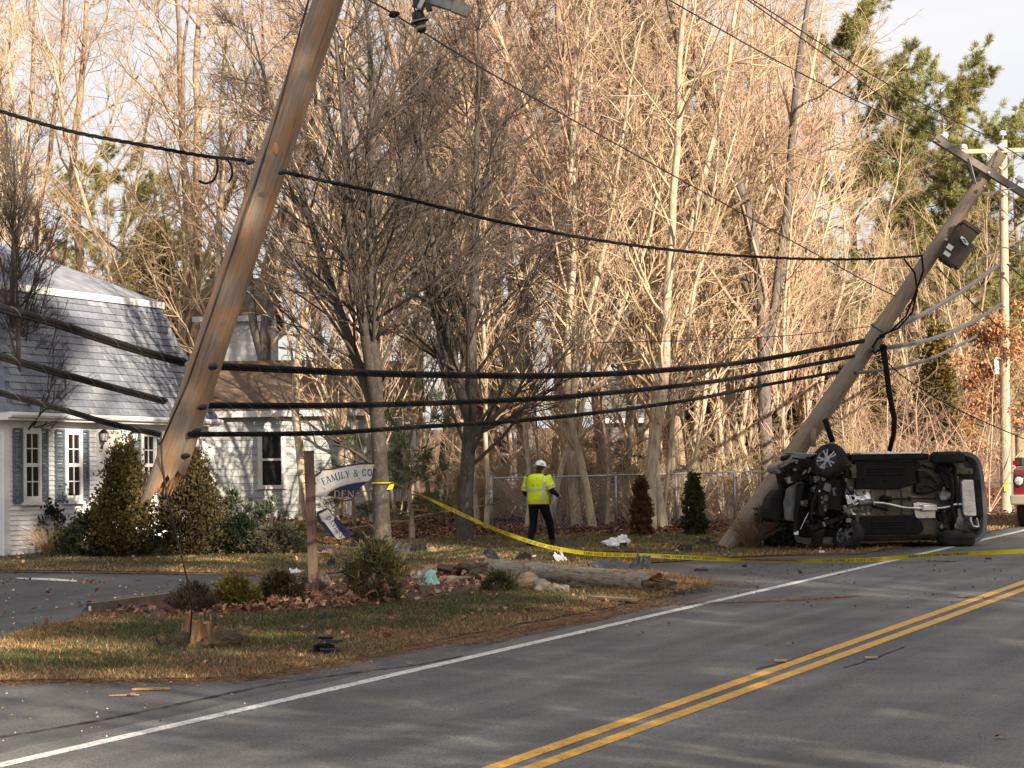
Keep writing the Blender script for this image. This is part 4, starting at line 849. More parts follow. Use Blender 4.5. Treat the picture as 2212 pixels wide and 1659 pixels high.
def polyobj(name, a, b, ra, rb, m, label, cat, n=20, seg=24, jag0=None, jag1=None, bend=0., group=None, seed=3):
    """a pole from a to b, mesh along its own Z; jag = (amount, mat index) broken ends"""
    a = Vector(a); b = Vector(b); L = (b-a).length; q = (b-a).to_track_quat('Z', 'Y'); r = random.Random(seed); mb = MB()
    vs = []; ph = r.uniform(0, 6)
    for i in range(seg+1):
        t = i/seg
        for k in range(n):
            an = 2*math.pi*k/n; rr_ = (ra+(rb-ra)*t)*(1+.018*math.sin(3*an+t*7+ph)+.012*math.sin(5*an-t*13)); z = t*L
            if i == 0 and jag0: z += jag0(an, r)
            if i == seg and jag1: z += jag1(an, r)
            vs.append((rr_*math.cos(an)+bend*math.sin(t*3.14), rr_*math.sin(an), z))
    fs = [(i*n+k, i*n+(k+1) % n, (i+1)*n+(k+1) % n, (i+1)*n+k) for i in range(seg) for k in range(n)]
    mb.add(vs, fs); mb.mi = 1
    c0 = len(mb.v); mb.add([(0, 0, (.12 if jag0 else 0))], []); mb.add([], [])
    for k in range(n): mb.f.append([c0, (k+1) % n, k]); mb.m.append(1 if jag0 else 0)
    c1 = len(mb.v); mb.add([(0, 0, L-(.1 if jag1 else 0))], [])
    for k in range(n): mb.f.append([c1, seg*n+k, seg*n+(k+1) % n]); mb.m.append(1 if jag1 else 0)
    o = mb.build(name, [m, 'splinter'], None, True, a, 50); o.rotation_mode = 'QUATERNION'; o.rotation_quaternion = q
    tag(o, label, cat, group); M = Matrix.Translation(a) @ q.to_matrix().to_4x4(); return o, M, (b-a).normalized()
def part(mb, name, m, parent, M, smooth=False, auto=None):
    o = mb.build(name, m, parent, smooth, None, auto); o.matrix_parent_inverse = M.inverted(); return o
# ---- broken pole hanging on its cables
Ya = 24.5
pa, pb = D(371, 1000, Ya), D(843, -400, 25.6)
def jag(an, r):
    return -.14*(1+math.cos(an-1.2))-abs(r.gauss(0, .08))-(.22 if math.cos(an-1.4) > .75 else 0)
HP, HM, hd = polyobj('broken_utility_pole', pa, pb, .182, .165, 'pole_wood', 'snapped utility pole hanging from its cables with a splintered lower end', 'utility pole', 24, 26, jag)
sp_ = MB(); r_ = random.Random(9)
for i in range(18):
    f = (i-9)/10; st = D(374+f*30, 1000+10*r_.random(), Ya-.05+.1*r_.random()); tp = D(350+f*30+r_.uniform(-5, 5), 1040+r_.uniform(-12, 34)+(30 if 6 < i < 10 else 0), Ya-.05+.1*r_.random()); sp_.tube([st+hd*.15, (st+tp)/2, tp], [.035, .024, .004], 5)
part(sp_, 'splinters', 'splinter', HP, HM)
# ground wire down the left edge of the pole and hanging to the lawn
gw = [D(672, -20, 25.1), D(585, 296, 24.9), D(470, 640, 24.55), D(404, 830, 24.4), D(347, 960, 24.3)]
part(MB().tube(gw, .012, 6), 'ground_wire', 'wire', HP, HM, True)
part(MB().tube([D(348, 956, 24.3), D(350, 1000, 24.28), D(362, 1080, 24.3), D(384, 1170, 24.4), D(402, 1240, 24.6), D(415, 1310, 25), D(411, 1370, 25.4), G(396, 1412, .03), G(378, 1422, .03)], .011, 6), 'loose_wire', 'wire', HP, HM, True)
for (vx, vy, k) in [(460, 792, .06), (437, 880, .05), (540, 350, .05), (610, 372, .045), (425, 930, .04), (400, 985, .045), (352, 866, .05), (392, 780, .06)]:
    part(MB().lathe([(k*.4, -.05), (k*.62, -.03), (k*.62, .03), (k*.3, .06)], D(vx, vy, 24.36), (.8, -.4, .1), 8), 'clamp', 'metal_black', HP, HM)
part(MB().blob(D(596, 322, 24.64), (.035, .02, .075), .1), 'knot', 'splinter', HP, HM, True)
# ---- leaning pole that the car struck
Yr = 43.9
la, lb_ = D(1570, 1190, Yr), D(2163, 332, 44.6)
LP, LM, ld = polyobj('leaning_utility_pole', la, lb_, .215, .118, 'pole_grey', 'weathered utility pole leaning to the right behind the overturned car', 'utility pole', 18, 24, seed=5)
c6 = lambda x, y: ((3300+.7837*x)/1.8228, (400+.7837*y)/1.8228)
def Q6(x, y, Y=44.4): return D(*c6(x, y), Y)
arm = part(MB().bar(Q6(483, 185), Q6(1000, 505), .13, .165, (0, 1, 0)), 'crossarm', 'arm_wood', LP, LM)
def insul(p, ax, k=1.):
    return MB().lathe([(.02, -.08), (.03, 0), (.085*k, .01), (.09*k, .03), (.06*k, .05), (.075*k, .06), (.07*k, .09), (.04*k, .12), (.01, .13)], p, ax, 12)
axn = (Q6(500, 100)-Q6(560, 230)).normalized()*-1
up6 = (ld).normalized()
part(insul(Q6(528, 182), up6), 'insulator', 'porcelain', LP, LM, True); part(insul(Q6(812, 238, 44.5), up6), 'insulator', 'porcelain', LP, LM, True); part(insul(Q6(905, 400), up6), 'insulator', 'porcelain', LP, LM, True)
part(MB().bar(Q6(775, 330, 44.45), Q6(812, 245, 44.5), .05, .05), 'pole_top_pin', 'arm_wood', LP, LM)
part(MB().bar(Q6(655, 285, 44.2), Q6(690, 415, 44.3), .06, .02), 'brace', 'steel', LP, LM); part(MB().bar(Q6(730, 465, 44.3), Q6(890, 432, 44.2), .06, .02), 'brace', 'steel', LP, LM)
tfd = (Q6(640, 605)-Q6(505, 800)); td = tfd.normalized(); tn = Vector((0, -1, 0)); ts = td.cross(tn).normalized()
if ts.x < 0: ts = -ts
tcn = Q6(603, 722, 44.15); Rt = Matrix((ts, td, ts.cross(td))).transposed()
tf = part(MB().box(tcn, (.34, .8, .36), Rt).box(tcn+td*.0, (.3, .86, .32), Rt), 'transformer', 'rust', LP, LM)
def tpart(mb, nm, m): 
    o = mb.build(nm, m, tf); return o
# transformer sub-parts share the pole frame through their parent
def t_box(off, sz, nm, m): tpart(MB().box(tcn+ts*off[0]+td*off[1]+ts.cross(td)*off[2], sz, Rt), nm, m)
dsgn = 1 if ts.cross(td).y < 0 else -1
t_box((0, .42, 0), (.4, .07, .41), 'lid', 'rust'); t_box((.21, -.12, 0), (.12, .55, .3), 'cooling_fin', 'rust')
for k in range(3): t_box((-.02+.05*k, .12-.02*k, dsgn*.2), (.1, .05, .06), 'bushing', 'porcelain')
t_box((-.13, -.16, dsgn*.188), (.12, .1, .02), 'number_plate', 'plate_white'); t_box((-.1, -.3, dsgn*.188), (.13, .08, .02), 'number_plate', 'plate_white')
for p in [(590, 620), (545, 695), (757, 357), (735, 425)]: part(MB().lathe([(.035, -.05), (.04, 0), (.02, .03)], Q6(*p, 44.2), (0, -1, 0), 8), 'bolt', 'steel', LP, LM)
part(MB().tube([Q6(420, 770, 44), Q6(428, 850, 43.9), Q6(395, 945, 43.9), Q6(340, 1080, 43.9), Q6(262, 1155, 43.9), Q6(205, 1180, 43.9)], .022, 6), 'drop_loop', 'cable', LP, LM, True)
part(MB().tube([Q6(330, 790, 44), Q6(385, 860, 43.9), Q6(398, 950, 43.9), Q6(372, 1060, 43.9), Q6(300, 1140, 43.9), Q6(215, 1175, 43.9)], .02, 6), 'drop_loop', 'cable', LP, LM, True)
part(MB().tube([Q6(235, 1180, 44), Q6(200, 1190, 44), Q6(172, 1235, 44), Q6(180, 1265, 44), Q6(225, 1240, 44)], .025, 6), 'drop_loop', 'cable', LP, LM, True)
part(MB().tube([Q6(225, 1160, 44.0), Q6(165, 1120, 43.75), Q6(185, 1135, 43.7)], .018, 6), 'strap', 'cable_grey', LP, LM, True)
part(MB().tube([D(1908, 752, 44), D(1915, 800, 44), D(1921, 850, 44), D(1932, 905, 44), D(1930, 940, 44), D(1921, 975, 44)], [.062, .055, .055, .055, .05, .045], 8).lathe([(.075, -.02), (.08, .05), (.03, .08)], D(1908, 752, 44), (0, 0, 1), 8), 'conduit', 'cable', LP, LM, True)
part(MB().tube([D(1782, 905, 43.8), D(1790, 930, 43.8), D(1799, 955, 43.8)], .055, 8), 'conduit', 'cable', LP, LM, True)
part(MB().tube([D(1758, 925, 43.8), D(1757, 965, 43.8)], .05, 8), 'conduit', 'pole_grey', LP, LM, True)
# ---- upright far pole
fp0 = gp(*G(2173, 1108)[:2], -.1); fpt = D(2167, 303, fp0.y); FPo, FM, _ = polyobj('far_utility_pole', fp0, fpt, .138, .1, 'pole_pale', 'upright pale utility pole at the right behind the wreck', 'utility pole', 16, 16, seed=8)
Yf = fp0.y-.15
part(MB().bar(D(2076, 328, Yf), D(2255, 323, Yf), .1, .11), 'crossarm', 'pole_pale', FPo, FM)
part(MB().bar(D(2128, 330, Yf-.1), D(2163, 365, Yf), .05, .015), 'brace', 'steel', FPo, FM); part(MB().bar(D(2208, 328, Yf-.1), D(2172, 365, Yf), .05, .015), 'brace', 'steel', FPo, FM)
part(insul(D(2082, 322, Yf), (0, 0, 1), 1.1), 'insulator', 'porcelain', FPo, FM, True); part(insul(D(2166, 293, Yf), (0, 0, 1), 1.1), 'insulator', 'porcelain', FPo, FM, True)
part(MB().box(D(2173, 1051, Yf-.03), (.1, .03, .24)), 'marker_tag', 'tag_yellow', FPo, FM)
part(MB().box(D(2152, 790, Yf), (.1, .12, .42)), 'junction_box', 'plate_white', FPo, FM)
part(MB().tube([D(2164, 520, Yf-.1), D(2150, 500, Yf-.3), D(2138, 505, Yf-.4), D(2134, 530, Yf-.3), D(2150, 545, Yf-.1)], .012, 6), 'wire_loop', 'cable_grey', FPo, FM, True)
for (vx, vy) in [(2168, 420), (2168, 470), (2168, 590), (2168, 660)]: part(MB().lathe([(.05, -.05), (.05, 0), (.02, .05)], D(vx, vy, Yf), (0, -1, 0), 8), 'bracket', 'steel', FPo, FM)
# ---- cables
def catmull(P, n=8):
    out = []
    for i in range(len(P)-1):
        p0, p1, p2, p3 = P[max(i-1, 0)], P[i], P[i+1], P[min(i+2, len(P)-1)]
        for k in range(n):
            t = k/n; out.append(.5*((2*p1)+(p2-p0)*t+(2*p0-5*p1+4*p2-p3)*t*t+(3*p1-p0-3*p2+p3)*t**3))
    out.append(P[-1].copy()); return out
def line_depth(x):
    """depth on the pole line that runs along the road"""
    X0, Y0, X1, Y1 = -3.42, 24.4, 7.2, 43.9; u = (x-1106)/FPX
    t = (u*Y0-X0)/((X1-X0)-u*(Y1-Y0)); return Y0+t*(Y1-Y0)
def cable(name, px, r, label, m='cable', n=8, twist=0, depth=None, lash=True, cat='cable'):
    P = catmull([D(x, y, depth(x) if depth else line_depth(x)) for x, y in px], n); o = P[0].copy(); root = thing(name, label, cat, o)
    if twist:
        A = []; 
        for s in range(twist):
            q = []
            for i in range(len(P)*3-2):
                j = i//3; f = (i % 3)/3; p = P[j].lerp(P[min(j+1, len(P)-1)], f); a = i*.55+s*2*math.pi/twist; q.append(p+Vector((0, math.sin(a), math.cos(a)))*r*.55)
            MB(o).tube(q, r*.52, 6).build('strand', m, root, True)
    else:
        MB(o).tube([p+Vector((0, 0, r*.25)) for p in P], r, 10).build('sheath', m, root, True)
        MB(o).tube([p+Vector((0, -r*.1, -r*.85)) for p in P], r*.55, 8).build('sheath', m, root, True)
    if lash:
        q = []; tot = 0
        for i in range(len(P)-1):
            L = (P[i+1]-P[i]).length; k = max(2, int(L/.05))
            for j in range(k):
                f = j/k; a = (tot+L*f)*2*math.pi/.38; d = (P[i+1]-P[i]).normalized(); sd = Vector((d.y, -d.x, 0)).normalized(); q.append(P[i].lerp(P[i+1], f)+Vector((0, 0, -r*.15))+(sd*math.sin(a)+Vector((0, 0, 1))*math.cos(a))*r*1.42)
            tot += L
        MB(o).tube(q, .0016, 3).build('lashing_wire', 'lashing', root)
    return root
cable('service_cable', [(-40, 228), (0, 240), (150, 283), (300, 312), (440, 337), (500, 343), (548, 350)], .021, 'upper twisted black cable left of the hanging pole', twist=3, lash=False)
for (pts, lb) in [([(468, 340), (470, 365), (462, 388), (445, 396), (430, 391)], 'longer cut cable tail hooked below the upper cable left of the pole'), ([(490, 342), (500, 360), (501, 380), (494, 394)], 'shorter cut cable tail beside the hanging pole')]:
    P = catmull([D(x, y, line_depth(x)) for x, y in pts]); tag(MB(P[0]).tube(P, .014, 6).build('cable_tail', 'cable', None, True, P[0]), lb, 'cable')
cable('service_cable', [(612, 371), (720, 395), (860, 425), (1000, 460), (1106, 485), (1300, 520), (1500, 545), (1700, 558), (1850, 560), (1960, 555), (1992, 552)], .024, 'upper twisted black cable spanning from hanging pole to leaning pole', twist=3, lash=False)
cable('trunk_cable', [(-40, 652), (0, 665), (110, 695), (230, 735), (330, 765), (396, 782)], .034, 'topmost of the three thick black cables left of the hanging pole')
cable('trunk_cable', [(455, 790), (600, 797), (800, 806), (1000, 810), (1200, 811), (1400, 802), (1600, 783), (1750, 758), (1866, 736)], .032, 'topmost of the three thick black cables between the two poles')
cable('trunk_cable', [(-40, 758), (0, 770), (180, 820), (354, 866)], .028, 'middle one of the three thick black cables left of the hanging pole')
cable('trunk_cable', [(436, 875), (600, 876), (800, 874), (1000, 868), (1200, 858), (1400, 840), (1600, 815), (1845, 769)], .027, 'middle one of the three thick black cables between the two poles')
cable('trunk_cable', [(-40, 836), (0, 848), (120, 880), (240, 915), (345, 938)], .023, 'lowest thick black cable left of the hanging pole')
cable('trunk_cable', [(408, 938), (700, 935), (900, 922), (1100, 910), (1300, 890), (1500, 862), (1650, 832), (1812, 803)], .022, 'lowest thick black cable between the two poles')
far_d = lambda x: 43.9+(x-1880)/(2165-1880)*12.3
cable('trunk_cable', [(1900, 722), (1990, 680), (2060, 640), (2110, 606), (2158, 572)], .042, 'grey cable rising from leaning pole to far pole, upper one', 'cable_grey', depth=far_d, lash=False)
cable('trunk_cable', [(1880, 756), (1990, 738), (2060, 715), (2110, 690), (2160, 658)], .036, 'grey cable rising from leaning pole to far pole, middle one', 'cable_grey', depth=far_d, lash=False)
cable('trunk_cable', [(1846, 805), (1900, 800), (1980, 785), (2060, 752), (2110, 725)], .026, 'thin grey cable sagging right of the leaning pole, lowest one', 'cable_grey', depth=far_d, lash=False)
def wire(px, depth, r, label, m='wire'):
    P = catmull([D(x, y, depth(x)) for x, y in px]); return tag(MB(P[0]).tube(P, r, 5).build('wire', m, None, True, P[0]), label, 'wire')
wd_ = lambda x: 25+(x-800)/(2020-800)*19.4
wire([(760, -25), (800, 2), (855, 33), (1106, 185), (1456, 380), (1856, 600), (1935, 640)], wd_, .011, 'long thin wire slanting from the top down to the leaning pole middle')
MB_ = MB(D(852, 31, wd_(852))).blob(D(852, 31, wd_(852)), (.06, .04, .045), .2, 3); single('wire_splice', MB_, 'cable', 'black splice lump on the slanting wire near the top', 'splice', D(852, 31, wd_(852)))
wire([(1420, -15), (1446, 0), (1676, 130), (1856, 220), (2026, 295)], lambda x: 34+(x-1446)/(2026-1446)*10.4, .012, 'left one of the primary wires running to the leaning crossarm')
wire([(1600, -12), (1616, 0), (1756, 100), (1900, 205), (2024, 292)], lambda x: 36+(x-1616)/(2026-1616)*8.4, .012, 'middle one of the primary wires reaching the crossarm end')
wire([(1606, -12), (1626, 0), (1856, 145), (2020, 238), (2150, 303)], lambda x: 36+(x-1626)/(2150-1626)*8.5, .012, 'right one of the primary wires reaching the leaning pole tip')
wire([(2150, 305), (2240, 360)], lambda x: 44.5, .012, 'short primary wire leaving the leaning pole tip at right')
wire([(2019, 297), (2120, 380), (2250, 470)], lambda x: 44.2+(x-2019)/100, .01, 'slack wire below the leaning crossarm')
wire([(2023, 575), (2070, 625), (2140, 690), (2240, 770)], far_d, .016, 'black wire slanting down right from the transformer', 'cable')
wire([(1905, 770), (1960, 820), (2080, 890), (2240, 960)], lambda x: 44+(x-1905)/60, .012, 'thin dark wire slanting down right behind the wreck', 'cable')
wire([(1290, 740), (1500, 735), (1700, 725), (1830, 711), (1880, 705)], lambda x: line_depth(x)+.3, .008, 'hair thin wire above the thick cables left of the leaning pole')
wire([(2085, 600), (2120, 560), (2165, 535), (2210, 545), (2240, 520)], lambda x: 55, .016, 'looped wire beside the far pole', 'cable_grey')
wire([(1990, 560), (2060, 520), (2130, 470), (2166, 450)], lambda x: 50, .012, 'light drop wire from transformer to far pole', 'cable_grey')
wire([(2172, 420), (2210, 455), (2250, 480)], lambda x: 56.5, .012, 'wire leaving the far pole to the right', 'cable_grey')
wire([(2175, 570), (2210, 600), (2260, 640)], lambda x: 56.5, .02, 'dark cable leaving the far pole to the right', 'cable')
# ---- torn crossarm end hanging from the wires at the top
c4 = lambda x, y: ((1500+.226*x)/1.8228, .226*y/1.8228)
Q4 = lambda x, y, Y=26.: D(*c4(x, y), Y)
ao = Q4(560, -60); ta = thing('torn_crossarm', 'torn pale crossarm end with a black insulator hanging at the top edge', 'crossarm', ao)
mat('arm_pale', (.42, .4, .34), (.3, .28, .24), rough=.85, scale=8, bump=.004); mat('arm_grey', (.36, .36, .37), (.1, .1, .11), rough=.7, scale=7, detail=4)
MB(ao).bar(Q4(1255, 105), Q4(1530, 205), .12, .135).build('arm_end', 'arm_pale', ta); MB(ao).bar(Q4(300, -190), Q4(1256, 104), .11, .12).build('arm_wrap', 'arm_grey', ta)
MB(ao).bar(Q4(760, -60, 25.9), Q4(660, 150, 25.9), .05, .05).build('bracket', 'steel', ta); MB(ao).bar(Q4(560, 60, 25.95), Q4(760, 110, 25.95), .09, .08).bar(Q4(810, 60, 25.95), Q4(850, 190, 25.95), .09, .07).build('clamp', 'metal_black', ta)
MB(ao).lathe([(.03, -.02), (.07, 0), (.08, .08), (.11, .1), (.11, .12), (.07, .135), (.055, .2), (.06, .22), (.03, .25)], Q4(630, 210), Q4(700, 470)-Q4(630, 210), 12).build('insulator', 'metal_black', ta, True, auto=40)
MB(ao).lathe([(.113, .105), (.113, .118)], Q4(630, 210), Q4(700, 470)-Q4(630, 210), 12).lathe([(.064, .17), (.064, .2)], Q4(630, 210), Q4(700, 470)-Q4(630, 210), 12).build('insulator_band', 'arm_pale', ta)
MB(ao).tube([Q4(560, -20), Q4(575, 120), Q4(600, 220)], .008, 5).tube([Q4(760, 110), Q4(725, 200), Q4(720, 280)], .008, 5).build('tie_wire', 'wire', ta)
MB(ao).tube([Q4(560, -40), D(850, -80, 26)], .012, 5).build('support_wire', 'wire', ta)
pole_mat('log_wood', (.3, .26, .215), (.19, .16, .13), (.12, .075, .045), (.25, .15, .08), .5, .58, 2.2)
# ---- stump and fallen butt of the snapped pole
sg = G(425, 1398); jg2 = lambda an, r: abs(r.gauss(0, .05))+.05*math.sin(2*an+1)-.03
so, SM, _ = polyobj('pole_stump', sg+Vector((0, 0, -.15)), sg+Vector((.01, 0, .25)), .2, .185, 'stump_side', 'splintered stump of the snapped pole standing in the roadside grass', 'stump', 22, 6, None, jg2)
s2 = MB()
for i in range(26):
    a = random.uniform(0, 6.28); r1 = random.uniform(.04, .17); h = random.uniform(.2, .32)+(.12 if i < 1 else 0); a = .25 if i < 1 else a; r1 = .17 if i < 1 else r1; p = sg+Vector((math.cos(a)*r1, math.sin(a)*r1, 0)); s2.tube([p, p+Vector((random.uniform(-.02, .02), 0, h))], [.03, .006], 5)
part(s2, 'splinters', 'splinter', so, SM)
l0, l1 = G(1056, 1243), G(1400, 1279); l0.z += .13; l1.z += .135
jl = lambda an, r: abs(r.gauss(0, .06))+.12*(1+math.sin(an))
lo_, LoM, lod = polyobj('fallen_pole_section', l0, l1, .145, .155, 'log_wood', 'thick section of snapped pole lying on the grass island', 'pole section', 22, 18, None, jl, seed=12)
s3 = MB()
for i in range(22):
    a = random.uniform(0, 6.28); r1 = random.uniform(.02, .12); h = random.uniform(.05, .34); x_, y_, z_ = frame(lod); p = l1+(x_*math.cos(a)+y_*math.sin(a))*r1; s3.tube([p-lod*.1, p+lod*h*.6, p+lod*h], [.035, .025, .004], 5)
part(s3, 'splinters', 'splinter', lo_, LoM)
part(MB().tube([l0.lerp(l1, .37)-lod*.004, l0.lerp(l1, .37)+lod*.008], .155, 22), 'band', 'steel', lo_, LoM)
# ================================================================ overturned car, seen from below
mat('car_paint', (.14, .14, .143), (.11, .11, .113), rough=.35, scale=3, spec=.5, coat=.3)
mat('black_plastic', (.006, .006, .0065), (.012, .0115, .0115), rough=.6, scale=6, detail=6, bump=.003, bscale=40, spec=.14)
mat('under_coat', (.008, .0075, .007), (.02, .018, .016), rough=.7, scale=7, detail=8, bump=.004, bscale=30, spec=.12)
mat('floor_pan', (.12, .11, .085), (.06, .055, .045), rough=.5, scale=5, detail=8, metal=.2)
mat('alu', (.8, .8, .8), (.5, .5, .5), rough=.35, metal=.85, scale=9, detail=8, bump=.004, bscale=16)
mat('cast_alu', (.22, .215, .21), (.07, .068, .065), rough=.45, metal=.6, scale=8, detail=8, bump=.01, bscale=14)
mat('muffler', (.66, .65, .62), (.46, .45, .43), rough=.38, metal=.8, scale=6, detail=8, bump=.003)
mat('tyre', (.013, .0125, .012), (.03, .027, .024), rough=.85, scale=6, detail=8, lo=.45, hi=.8)
mat('rim', (.3, .3, .31), (.2, .2, .21), rough=.35, metal=.7, scale=6)
mat('rad_panel', (.13, .13, .135), (.07, .07, .075), rough=.6, scale=8, detail=8)
yaw = math.radians(15)
car_o = G(1945, 1192); car_o = Vector((car_o.x, 42.75, gz(0, 42.75)))
car = thing('overturned_car', 'grey car lying on its side with its dark underside facing the road', 'car', car_o, (0, 0, yaw))
kx = 412*math.cos(yaw)
def C(cx, cy, d=0.): return Vector(((cx-1200)/kx, d, (1003-cy)/424*.985))
def cbox(mb, x0, y0, x1, y1, d0, d1):
    a = C(x0, y1, d0); b = C(x1, y0, d1); mb.box((a+b)/2, (abs(b.x-a.x), abs(d1-d0), abs(b.z-a.z))); return mb
def cpoly(mb, pts, d0, d1):
    mb.prism([(C(x, y).x, C(x, y).z) for x, y in pts], (0, 0, 0), (1, 0, 0), (0, 0, 1), -d1, -d0); return mb
def bev(o, w=.012, seg=2):
    m = o.modifiers.new('bevel', 'BEVEL'); m.width = w; m.segments = seg; m.limit_method = 'ANGLE'; return o
# body shell: side profile (x along car, d = height away from us) extruded across the width
prof = [(540, .35), (545, .75), (600, .92), (760, 1.0), (980, 1.5), (1150, 1.6), (1650, 1.58), (1830, 1.42), (1950, .95), (1975, .45), (1940, .22), (1500, .12), (900, .12), (600, .2)]
bs = MB(); pr = [((x-1200)/kx, d) for x, d in prof]; zb0, zb1 = C(0, 948).z, C(0, 246).z
ring = lambda z, k: [Vector((x*(1-.02*k), d-(.0 if d < .5 else .12*k*(d-.5)), z)) for x, d in pr]
R1 = [ring(zb0, 1.4), ring(zb0+.1, .3), ring((zb0+zb1)/2, 0), ring(zb1-.1, .3), ring(zb1, 1.4)]; n = len(pr)
bs.add([v for r in R1 for v in r], [(i*n+k, i*n+(k+1) % n, (i+1)*n+(k+1) % n, (i+1)*n+k) for i in range(4) for k in range(n)]+[tuple(range(n-1, -1, -1)), tuple(4*n+k for k in range(n))])
body = bs.build('body', 'car_paint', car, True, auto=35)
g = MB()
for z in (zb0-.002, zb1+.002): g.add([Vector(((x-1200)/kx, d, z)) for x, d in [(1010, .98), (1120, 1.46), (1420, 1.48), (1420, .98)]], [(0, 1, 2, 3)]); g.add([Vector(((x-1200)/kx, d, z)) for x, d in [(1450, .98), (1450, 1.48), (1640, 1.44), (1760, 1.0)]], [(0, 1, 2, 3)])
g.build('side_window', 'glass_dark', body)
for x in (1000, 1435): MB().box(Vector(((x+200-1200)/kx, .8, zb1+.012)), (.14, .03, .025)).build('door_handle', 'black_plastic', body)
# floor
bev(cbox(MB(), 870, 270, 1800, 930, .1, .3).build('floor_pan', 'floor_pan', car))
for y0, y1 in [(236, 286), (898, 940)]: bev(cbox(MB(), 890, y0, 1520, y1, -.02, .3).build('rocker_sill', 'under_coat', car), .02)
bev(cbox(MB(), 985, 222, 1475, 238, .06, .5).build('door_edge', 'alu', car), .006)
def shield(pts, rid):
    o = bev(cpoly(MB(), pts, .03, .1).build('underbody_shield', 'black_plastic', car), .02, 3)
    for (x0, x1, y) in rid: bev(cbox(MB(), x0, y-7, x1, y+7, .012, .05).build('rib', 'black_plastic', o), .008)
    for k in range(8):
        xy = C(pts[0][0]+20+k*(pts[1][0]-pts[0][0]-60)/7, pts[0][1]+14, .028); MB().lathe([(.012, -.004), (.012, .004)], xy, (0, -1, 0), 8).build('bolt', 'under_coat', o)
    return o
s1 = shield([(925, 288), (1455, 300), (1470, 345), (1425, 380), (1415, 490), (1330, 505), (1300, 522), (930, 522), (935, 400)], [(1030, 1335, 355), (1030, 1335, 375), (1030, 1335, 400)])
for x, y in [(1010, 445), (1180, 447)]: MB().lathe([(.06, .0), (.055, .012), (.02, .014)], C(x, y, .032), (0, -1, 0), 12).build('drain_cup', 'under_coat', s1)
s2_ = shield([(960, 738), (1400, 735), (1465, 790), (1482, 850), (1440, 892), (975, 888), (950, 800)], [(1055, 1335, 790), (1055, 1335, 810), (1055, 1335, 832)])
# heat shields, exhaust, shaft
hs = MB(); r_ = random.Random(4); nx, ny = 9, 8; vs = []
for j in range(ny+1):
    for i in range(nx+1): vs.append(C(862+i*215/nx+r_.uniform(-6, 6), 520+j*205/ny, .06+.05*math.sin(j*1.1)+r_.uniform(-.025, .025)))
hs.add(vs, [(j*(nx+1)+i, j*(nx+1)+i+1, (j+1)*(nx+1)+i+1, (j+1)*(nx+1)+i) for j in range(ny) for i in range(nx)]); hs.build('heat_shield', 'alu', car)
for i, (x0, y0, x1, y1) in enumerate([(1062, 528, 1090, 722), (1180, 528, 1215, 728), (1310, 528, 1345, 728)]): bev(cbox(MB(), x0, y0, x1, y1, .06, .14).build('cross_member', 'floor_pan', car), .012)
MB().tube([C(862, 655, .02), C(905, 648, -.0), C(940, 635, -.02)], [.035, .045, .045], 10).tube([C(940, 635, -.02), C(1045, 628, -.03)], [.06, .055], 12).lathe([(.075, -.012), (.075, .012)], C(942, 635, -.02), (1, 0, 0), 12).lathe([(.07, -.012), (.07, .012)], C(1048, 628, -.03), (1, 0, 0), 12).build('catalytic_converter', 'cast_alu', car, True, auto=40)
ex = catmull([C(1045, 630, -.02), C(1130, 634, -.03), C(1220, 652, -.03), C(1310, 674, -.03), C(1400, 680, -.03), C(1460, 682, -.03)], 5)
MB().tube(ex, .026, 10).build('exhaust_pipe', 'alu', car, True)
MB().tube(catmull([C(1560, 684, -.03), C(1620, 682, -.03), C(1680, 672, -.03), C(1730, 656, -.03), C(1790, 657, -.03)], 5), .026, 10).build('exhaust_pipe', 'alu', car, True)
bev(cbox(MB(), 1452, 652, 1570, 708, -.09, .03).build('resonator', 'muffler', car), .025, 3)
bev(cpoly(MB(), [(1400, 640), (1440, 632), (1580, 650), (1582, 765), (1418, 765)], .05, .07).build('heat_plate', 'muffler', car), .008)
MB().tube([C(1175, 602, -.02), C(1575, 604, -.02)], .019, 10).lathe([(.05, -.03), (.05, .03)], C(1195, 602, -.02), (1, 0, 0), 10).lathe([(.045, -.02), (.045, .02)], C(1355, 603, -.02), (1, 0, 0), 10).build('drive_shaft', 'under_coat', car, True, auto=40)
MB().tube([C(1055, 655, .03), C(1190, 690, .03)], .022, 8).build('brake_line', 'black_plastic', car, True)
MB().blob(C(1165, 600, .05), (.1, .08, .07), .2, 4).build('shaft_bearing', 'under_coat', car, True)
dfm = MB().blob(C(1645, 588, -.02), (.14, .11, .115), .18, 5)
for i in range(7): dfm.bar(C(1592+i*18, 545, -.11), C(1592+i*18, 632, -.11), .012, .03)
dfm.build('rear_differential', 'cast_alu', car)
bev(cpoly(MB(), [(1430, 378), (1500, 380), (1560, 430), (1588, 470), (1585, 545), (1500, 570), (1410, 560), (1405, 500), (1440, 470)], -.04, .12).build('fuel_tank', 'under_coat', car), .04, 3)
MB().tube(catmull([C(1450, 440, -.05), C(1500, 420, -.06), C(1545, 450, -.06), C(1575, 480, -.04)]), .012, 6).tube(catmull([C(1440, 520, -.05), C(1500, 500, -.06), C(1560, 530, -.05)]), .012, 6).build('fuel_line', 'black_plastic', car, True)
